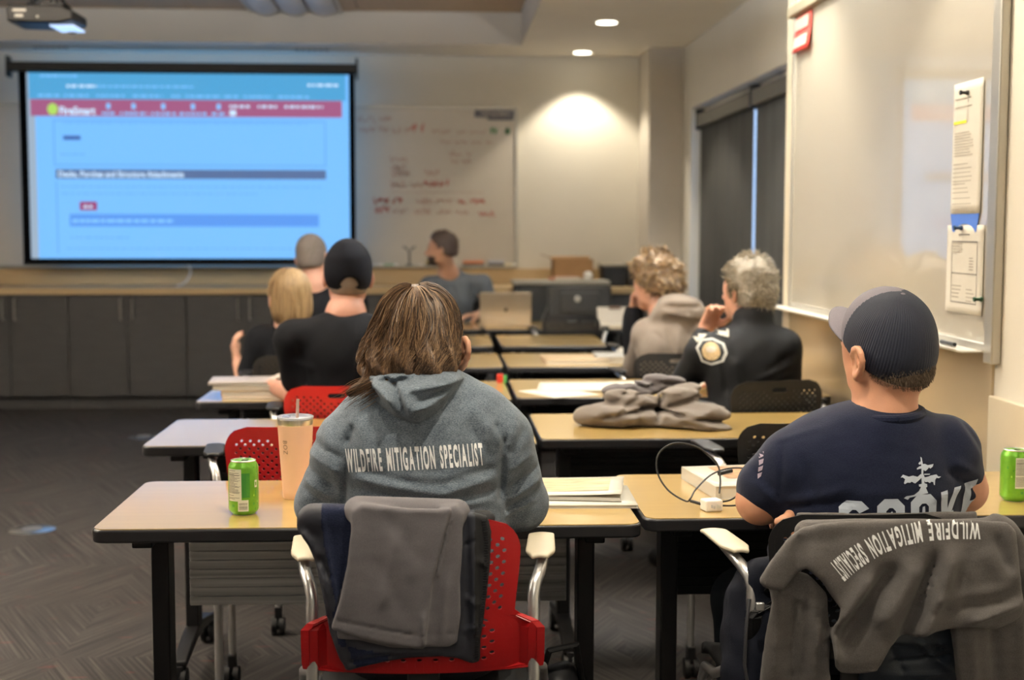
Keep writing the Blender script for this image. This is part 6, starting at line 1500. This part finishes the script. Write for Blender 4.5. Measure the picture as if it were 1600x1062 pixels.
def hair_cap(root, base, head, mats, thick=0.008, hair_low=-0.03, front=0.045, noise=0.0, tufts=0, tl=0.02, tr=0.0007, hh=0.005, temple=0.02, seed=0):
    c = np.array(head.c); fd = Field(c-0.2, c+0.2, hh); t_ = thick
    head.ell(fd, (0, -0.012, 0.034), (0.076+t_, 0.097+t_, 0.090+t_*1.3), k=0.0); head.ell(fd, (0, -0.040, -0.025), (0.066+t_*0.6, 0.062+t_*0.7, 0.060), k=0.03)
    lx, ly, lz = head.local(fd)
    if noise:
        fd.F -= (noise*(np.sin(lx*95+seed+2*np.sin(lz*60))*np.sin(ly*88+seed*2)*np.sin(lz*90+1.5*np.sin(lx*50)))*(0.4+0.6*sstep(-0.02, 0.06, lz))).astype(np.float32)
    # hairline: above the brow in front, behind the ears, down to the nape
    line = np.where(ly > temple, 0.035+0.25*(ly-temple)*0+0.055*sstep(temple, front+0.04, ly), hair_low+0.055*sstep(-0.055, temple, ly))
    fd.cut(line-lz, 0.006)
    V, Q = fd.mesh(); V = smooth_mesh(V, Q, 1)
    hb_ = mesh_obj('hair', V, Q, mats[0], root, base)
    if tufts:
        s_ = Surf(V, Q); mb = MB(); paths = []; hc = Vector(head.p(0, -0.012, 0.02))
        for k in range(tufts):
            d = Vector((random.gauss(0, 1), random.gauss(0, 1), random.gauss(0.3, 0.9))).normalized(); h_ = s_.hit(hc, d)
            if h_ is None: continue
            sw = Vector((math.sin(h_.x*70+seed), math.sin(h_.y*80+seed), math.sin(h_.z*75)))
            tg = (d*0.55+sw*0.55+Vector((0, 0, -0.35))+Vector((random.uniform(-.2, .2), random.uniform(-.2, .2), random.uniform(-.2, .2)))).normalized()
            l = tl*random.uniform(0.5, 1.2); b_ = h_-d*0.002
            paths.append([tuple(b_-Vector(base)), tuple(b_+tg*l*0.4+d*l*0.25-Vector(base)), tuple(b_+tg*l*0.75+d*l*0.22-Vector(base)), tuple(b_+tg*l+d*l*0.05-Vector(base))])
        strands(mb, paths, tr, True, len(mats)); mb.build('hair_strands', mats, hb_)
    return hb_

BLK = mat('black_cotton', (0.0040, 0.0045, 0.0065), 0.9, bump=0.3, bscale=500, spec=0.15)
# ---- man in the black cap
hd = Frame((-0.332, 4.90, 1.195), 0.12, 0.08, 0.02)
root, base, ob, sf = seated('man in a black baseball cap and black short-sleeved shirt, seen from behind', (-0.345, 4.80, 0.57), 0, (-0.338, 4.845, 1.055), hd, [(-0.520, 4.80, 0.975), (-0.150, 4.80, 0.965)],
    [[(-0.520, 4.86, 0.765), (-0.625, 5.02, 0.785)], [(-0.145, 4.86, 0.775), (-0.24, 5.05, 0.785)]], BLK, skin('ruddy', (0.42, 0.21, 0.15)), short=True, trousers=mat('khaki_trousers', (0.13, 0.115, 0.085), 0.9), hh=0.007, belly=(0.185, 0.13, 0.19),
    hands=[((-0.625, 5.02, 0.785), (-0.6, 0.8, 0), (0, 0, -1), 0.3, 1), ((-0.24, 5.05, 0.785), (-0.6, 0.8, 0), (0, 0, -1), 0.3, -1)], clothing='polo_shirt', collar=-0.012, shr=0.066,
    folds=[(-0.30, 1.04, -0.30, 0.70, 0.004, 0.004), (-0.25, 0.98, -0.16, 0.96, 0.012, 0.006), (-0.24, 0.92, -0.15, 0.93, 0.010, -0.006), (-0.23, 0.88, -0.15, 0.87, 0.010, 0.006), (-0.52, 0.90, -0.44, 0.88, 0.01, 0.005), (-0.50, 0.98, -0.46, 0.80, 0.008, -0.006)])
hair_cap(root, base, hd, [mat('grey_brown_fuzz', (0.15, 0.12, 0.10), 0.7)], 0.003, -0.055, tufts=0)
cf = Frame(hd.p(0, -0.006, 0.032), 0.12, 0.16, 0.02); c = np.array(cf.c)
fd = Field(c-0.15, c+0.15, 0.0045); cf.ell(fd, (0, 0, 0), (0.0875, 0.107, 0.109), k=0); cf.ell(fd, (0, -0.042, -0.025), (0.078, 0.062, 0.060), k=0.03)
lx, ly, lz = cf.local(fd); fd.F -= (0.004*np.exp(-((lz-0.055)/0.02)**2)*sstep(0.0, -0.08, ly)+0.0025*np.sin(lx*60+lz*25)*sstep(0.03, -0.05, ly)).astype(np.float32)
hd.ell(fd, (0, -0.012, 0.034), (0.082, 0.103, 0.096), k=0.008)
arch = ((lx/0.033)**2+((lz+0.052)/0.040)**2-1)*0.03; fd.cut(-np.maximum(np.maximum(arch, ly+0.02), -(lz+0.044)), 0.002)
fd.cut((-0.062)-lz, 0); V, Q = fd.mesh(); BC = mat('black_cap_cotton', (0.0045, 0.005, 0.008), 0.9, bump=0.4, bscale=600, spec=0.1); cp_ = mesh_obj('cap', V, Q, BC, root, base)
r = MB(); r.sheet(lambda u, v: tuple(Vector(cf.p((u-0.5)*0.15*(1-0.2*v*v), 0.085-0.06*((u-0.5)*2)**2+0.07*v*(1-0.3*((u-0.5)*2)**2), -0.048-0.02*((u-0.5)*2)**2-0.01*v))-Vector(base)), 14, 8); r.build('cap_brim', BC, cp_, solid=0.004)

# ---- blonde woman
hd = Frame((-0.655, 5.88, 1.065), 0.35, 0.05, 0.0)
SKB = skin('light', (0.50, 0.28, 0.20))
root, base, ob, sf = seated('blonde woman in a black top with a watch, beside the capped man', (-0.60, 5.86, 0.55), 0, (-0.645, 5.86, 0.94), hd, [(-0.775, 5.86, 0.885), (-0.51, 5.86, 0.885)],
    [[(-0.845, 5.84, 0.70), (-0.895, 5.99, 0.775)], [(-0.45, 5.92, 0.72), (-0.50, 6.05, 0.76)]], BLK, SKB, short=True, hh=0.008, belly=(0.150, 0.11, 0.15), hands=[((-0.895, 5.99, 0.775), (-0.25, 0.2, 0.95), (0.8, 0.3, 0), 0.7, 1)], clothing='blouse', neck_r=0.046)
MB().tube([tuple(Vector(p)-Vector(base)) for p in ((-0.912, 5.985, 0.768), (-0.895, 5.955, 0.772), (-0.872, 5.975, 0.770), (-0.880, 6.005, 0.770), (-0.905, 6.005, 0.768), (-0.912, 5.985, 0.768))], 0.008, 8).build('watch_strap', M['black'], root)
MB().ball(tuple(Vector((-0.872, 5.945, 0.768))-Vector(base)), (0.017, 0.007, 0.017)).build('watch_face', mat('watch_silver', (0.75, 0.75, 0.72), 0.3, 0.2), root)
BH = [mat('hair_blonde_a', (0.27, 0.18, 0.09), 0.5, var=0.2, vscale=60), mat('hair_blonde_b', (0.42, 0.31, 0.17), 0.5), mat('hair_blonde_c', (0.14, 0.09, 0.05), 0.5)]
c = np.array(hd.c); fd = Field(c-[0.17, 0.2, 0.28], c+[0.17, 0.17, 0.16], 0.0055)
hd.ell(fd, (0, -0.014, 0.035), (0.088, 0.106, 0.100), k=0); hd.ell(fd, (0.0, -0.05, -0.04), (0.085, 0.070, 0.085), k=0.03); fd.ell((-0.628, 5.815, 0.955), (0.040, 0.035, 0.10), k=0.04)
lx, ly, lz = hd.local(fd); fd.F += (0.003*np.sin(np.arctan2(lx, -ly)*19+lz*30)+0.0015*np.sin(np.arctan2(lx, -ly)*47)).astype(np.float32); fd.cut(-hd.elld(fd, (0, 0.10, -0.03), (0.085, 0.085, 0.095)), 0.01); V, Q = fd.mesh()
hr = mesh_obj('hair', V, Q, BH, root, base, mi=np.digitize(np.sin(np.arctan2(V[Q].mean(1)[:, 0]-c[0], c[1]-V[Q].mean(1)[:, 1])*37), [0.2, 0.75]))
s_ = Surf(V, Q); mb = MB(); paths = []; C0 = Vector((-0.648, 5.86, 1.03))
for k in range(900):
    phi = random.uniform(-2.0, 1.9); P = []
    t0 = random.uniform(0, 0.4); t1 = random.uniform(0.6, 1.0)
    for i in range(12):
        q = t0+(t1-t0)*i/11; th_ = 0.1+q*2.4; d = Vector((math.sin(th_)*math.sin(phi), -math.sin(th_)*math.cos(phi), math.cos(th_))); h_ = s_.hit(C0, d)
        if h_ is None: break
        P.append(tuple(h_+d*0.003-Vector(base)))
    if len(P) > 4: paths.append(P)
strands(mb, paths, 0.0011); mb.build('hair_strands', BH, hr)

# ---- man with cropped grey hair
hd = Frame((-0.665, 7.10, 1.215), -0.25, -0.05, -0.12)
root, base, ob, sf = seated('man with cropped grey hair, in front of the man in the black cap', (-0.56, 7.02, 0.56), 0, (-0.645, 7.06, 1.065), hd, [(-0.80, 7.03, 0.97), (-0.44, 7.03, 0.98)],
    [[(-0.84, 7.10, 0.80), (-0.74, 7.28, 0.79)], [(-0.40, 7.10, 0.80), (-0.48, 7.28, 0.79)]], BLK, skin('pink', (0.44, 0.24, 0.18)), hh=0.009, hands=[((-0.74, 7.28, 0.79), (0.3, 0.9, 0), (0, 0, -1), 0.3, 1)], clothing='pullover', neck_r=0.06)
hair_cap(root, base, hd, [mat('cropped_grey', (0.095, 0.080, 0.072), 0.75, var=0.25, vscale=90)], 0.004, -0.055, hh=0.006)

# ---- presenter
hd = Frame((0.010, 9.30, 1.225), 1.42, 0.0, 0.0)
def beardless(fd, h): pass
GHP = mat('grey_quarter_zip', (0.085, 0.100, 0.120), 0.9, bump=0.3, bscale=300, var=0.06, vscale=30)
root, base, ob, sf = seated('bearded presenter in a grey sweatshirt with a small chest logo, looking at the screen', (0.13, 9.50, 0.56), PI-0.3, (0.062, 9.37, 1.055), hd, [(-0.075, 9.36, 0.975), (0.300, 9.42, 0.985)],
    [[(-0.065, 9.26, 0.775), (0.02, 9.12, 0.775)], [(0.385, 9.35, 0.80), (0.26, 9.14, 0.785)]], GHP, skin('olive', (0.44, 0.25, 0.17)), hh=0.008, belly=(0.165, 0.12, 0.18), hands=[((0.26, 9.14, 0.785), (-0.8, -0.5, 0), (0, 0, -1), 0.4, 1), ((0.02, 9.12, 0.775), (0.8, -0.4, 0), (0, 0, -1), 0.4, -1)], clothing='sweatshirt', neck_r=0.058,
    extra_cloth=lambda fd: (fd.ell((0.10, 9.43, 1.055), (0.085, 0.06, 0.05), (0, 0.5, 0), 0.03)), folds=[(0.22, 0.98, 0.24, 0.80, 0.012, -0.016), (0.10, 1.0, 0.16, 0.85, 0.01, 0.006), (0.30, 0.92, 0.33, 0.82, 0.012, 0.008)])
DH = [mat('dark_brown_hair', (0.040, 0.024, 0.018), 0.6, var=0.3, vscale=100), mat('dark_brown_hair_b', (0.07, 0.042, 0.03), 0.5)]
hair_cap(root, base, hd, DH, 0.010, -0.045, noise=0.003, tufts=900, tl=0.014, tr=0.001, hh=0.006)
c = np.array(hd.c); fd = Field(c-0.17, c+0.17, 0.005)
hd.ell(fd, (0, 0.032, -0.052), (0.0655, 0.062, 0.055), k=0); hd.ell(fd, (0, 0.052, -0.082), (0.038, 0.037, 0.030), k=0.02)
lx, ly, lz = hd.local(fd); fd.cut(lz+0.043-0.5*np.maximum(0, 0.03-ly)*0, 0.006); fd.cut(-hd.elld(fd, (0, 0.098, -0.058), (0.022, 0.016, 0.010)), 0.004); fd.cut(-(ly+0.0), 0.004)
V, Q = fd.mesh(); mesh_obj('beard', V, Q, DH[0], root, base)
for s_ in (-1, 1): MB().tube([tuple(Vector(hd.p(s_*x, 0.093-x*0.25, z))-Vector(base)) for x, z in ((0.014, 0.024), (0.03, 0.030), (0.046, 0.024))], 0.004, 6).build('eyebrow', DH[0], root)
# logo stripe on the chest
def patch_px(name, P, Y, m, parent, base, sfc, lift=0.0015, cell=4):
    V_, F_ = [(float(a), -float(b)) for a, b in P], [tuple(range(len(P)))]
    return wrap_text(name, V_, F_, sfc, lambda a, b: (lambda q: (q[0], q[2]))(W(a, -b, Y)), m, parent, base, lift=lift, cell=cell)
patch_px('chest_logo', [(702, 453), (722, 453), (722, 458), (702, 458)], 9.30, mat('cream_logo', (0.52, 0.50, 0.38), 0.6), ob, base, sf, 0.003, 3)

# ---- person in the taupe hoodie with curly hair
hd = Frame((0.958, 5.97, 1.120), 0.75, -0.18, 0.05)
TPH = mat('taupe_hoodie_fleece', (0.150, 0.122, 0.100), 0.95, bump=0.4, bscale=300, sheen=0.1, var=0.05, vscale=40)
root, base, ob, sf = seated('person with tousled dark-blond hair in a taupe hoodie, resting cheek on hand', (1.07, 5.84, 0.53), 0.3, (1.000, 5.905, 0.985), hd, [(0.915, 5.90, 0.905), (1.155, 5.86, 0.915)],
    [[(0.885, 6.06, 0.745), (0.885, 6.10, 0.985)], [(1.20, 5.95, 0.74), (1.10, 6.12, 0.78)]], TPH, skin('warm', (0.50, 0.27, 0.19)), hh=0.0075, belly=(0.165, 0.125, 0.17), hands=[((0.885, 6.10, 0.985), (0.1, -0.15, 1), (0.6, -0.6, 0), 0.8, 1), ((1.10, 6.12, 0.78), (-0.8, 0.4, 0), (0, 0, -1), 0.4, -1)], clothing='hoodie',
    extra_cloth=lambda fd: (fd.ell((1.060, 5.85, 1.035), (0.105, 0.080, 0.050), (0.1, 0.15, 0.1), 0.03), fd.ell((1.00, 5.85, 1.01), (0.08, 0.06, 0.05), (0, -0.4, 0), 0.03), fd.ell((1.10, 5.84, 0.995), (0.07, 0.06, 0.05), (0, 0, 0), 0.02)),
    folds=[(0.98, 1.035, 1.13, 1.03, 0.010, -0.012), (0.97, 1.01, 1.10, 0.985, 0.009, 0.010), (0.98, 0.93, 1.02, 0.78, 0.014, -0.010), (1.04, 0.95, 1.02, 0.80, 0.016, 0.008), (0.93, 0.92, 0.98, 0.88, 0.008, -0.006), (1.08, 0.93, 1.15, 0.82, 0.02, -0.010), (1.10, 0.98, 1.16, 0.95, 0.01, -0.008)])
# dark undersleeve showing on the raised forearm
cd = Vector(base); r = MB(); r.tube([tuple(Vector(p)-cd) for p in ((0.880, 6.055, 0.80), (0.876, 6.07, 0.90), (0.880, 6.085, 0.97), (0.885, 6.095, 1.005))], [0.046, 0.050, 0.047, 0.040], 14); r.build('undersleeve', BLK, root)
CH = [mat('curly_hair_a', (0.15, 0.095, 0.050), 0.5, var=0.3, vscale=60), mat('curly_hair_b', (0.36, 0.25, 0.13), 0.45), mat('curly_hair_c', (0.07, 0.045, 0.025), 0.5)]
hair_cap(root, base, hd, CH, 0.026, -0.050, noise=0.012, tufts=2600, tl=0.030, tr=0.0014, hh=0.006, seed=2)

# ---- grey-haired officer
hd = Frame((1.150, 4.98, 1.135), 0.62, 0.05, 0.0)
UN = mat('black_uniform_cloth', (0.0055, 0.006, 0.0075), 0.8, bump=0.3, bscale=400, spec=0.25)
root, base, ob, sf = seated('grey-haired officer in a black uniform shirt with a shoulder patch, hand at his chin', (1.15, 4.86, 0.56), 0.25, (1.160, 4.925, 1.000), hd, [(0.975, 4.90, 0.915), (1.255, 4.86, 0.935)],
    [[(0.905, 5.02, 0.765), (1.025, 5.135, 0.985)], [(1.290, 4.94, 0.76), (1.15, 5.10, 0.785)]], UN, skin('officer', (0.56, 0.29, 0.20)), hh=0.007, belly=(0.185, 0.135, 0.18), hands=[((1.025, 5.135, 0.985), (0.35, -0.25, 0.9), (0.2, -0.9, -0.2), 1.1, 1), ((1.15, 5.10, 0.785), (-0.8, 0.4, 0), (0, 0, -1), 0.4, -1)], clothing='uniform_shirt', shr=0.066, collar=0.016, neck_r=0.054,
    extra_cloth=lambda fd: fd.cap((1.160, 4.925, 0.985), (1.162, 4.932, 1.030), 0.080, 0.076, 0.015), folds=[(1.02, 0.92, 1.04, 0.78, 0.012, -0.012), (1.06, 0.90, 1.08, 0.80, 0.014, 0.008), (1.18, 0.86, 1.28, 0.92, 0.010, -0.008), (1.14, 0.83, 1.28, 0.88, 0.010, 0.008), (1.16, 0.80, 1.28, 0.83, 0.008, -0.008), (1.24, 0.92, 1.22, 0.80, 0.01, -0.006)])
OH = [mat('grey_hair_a', (0.24, 0.21, 0.165), 0.6, var=0.3, vscale=80), mat('grey_hair_b', (0.52, 0.46, 0.36), 0.45), mat('grey_hair_c', (0.16, 0.135, 0.105), 0.5)]
hair_cap(root, base, hd, OH, 0.014, -0.062, noise=0.004, tufts=3200, tl=0.024, tr=0.0009, hh=0.0055, seed=5)
# patch: white border, dark field, gold and white disc
def ngon(cx_, cy_, rx, ry, n, a0=0, e=1.0): return [(cx_+rx*math.cos(a0+2*PI*i/n), cy_+ry*math.sin(a0+2*PI*i/n)) for i in range(n)]
PX, PY = 1109, 549
shape = [(-22, -6), (-14, -19), (4, -21), (20, -14), (23, 0), (18, 14), (0, 20), (-14, 15)]
ring = lambda k: [(PX+a*k, PY+b*k) for a, b in shape]
patch_px('arm_patch', ring(1.0), 4.85, mat('patch_border', (0.62, 0.64, 0.62), 0.7), ob, base, sf, 0.002)
patch_px('arm_patch_field', ring(0.84), 4.85, mat('patch_field', (0.02, 0.025, 0.03), 0.7), ob, base, sf, 0.0035)
patch_px('arm_patch_disc', ngon(PX, PY-1, 13.5, 13.5, 16), 4.85, mat('patch_gold', (0.66, 0.50, 0.28), 0.6, var=0.35, vscale=120), ob, base, sf, 0.005)
patch_px('arm_patch_emblem', ngon(PX, PY-4, 8, 5, 10), 4.85, mat('patch_cream', (0.72, 0.66, 0.58), 0.6), ob, base, sf, 0.0065)
EP = mat('epaulette_bars', (0.42, 0.41, 0.36), 0.5)
patch_px('epaulette', [(1113, 511), (1140, 516), (1137, 527), (1109, 521)], 4.85, EP, ob, base, sf, 0.005)
patch_px('epaulette', [(1086, 527), (1108, 512), (1113, 519), (1090, 536)], 4.85, EP, ob, base, sf, 0.005)
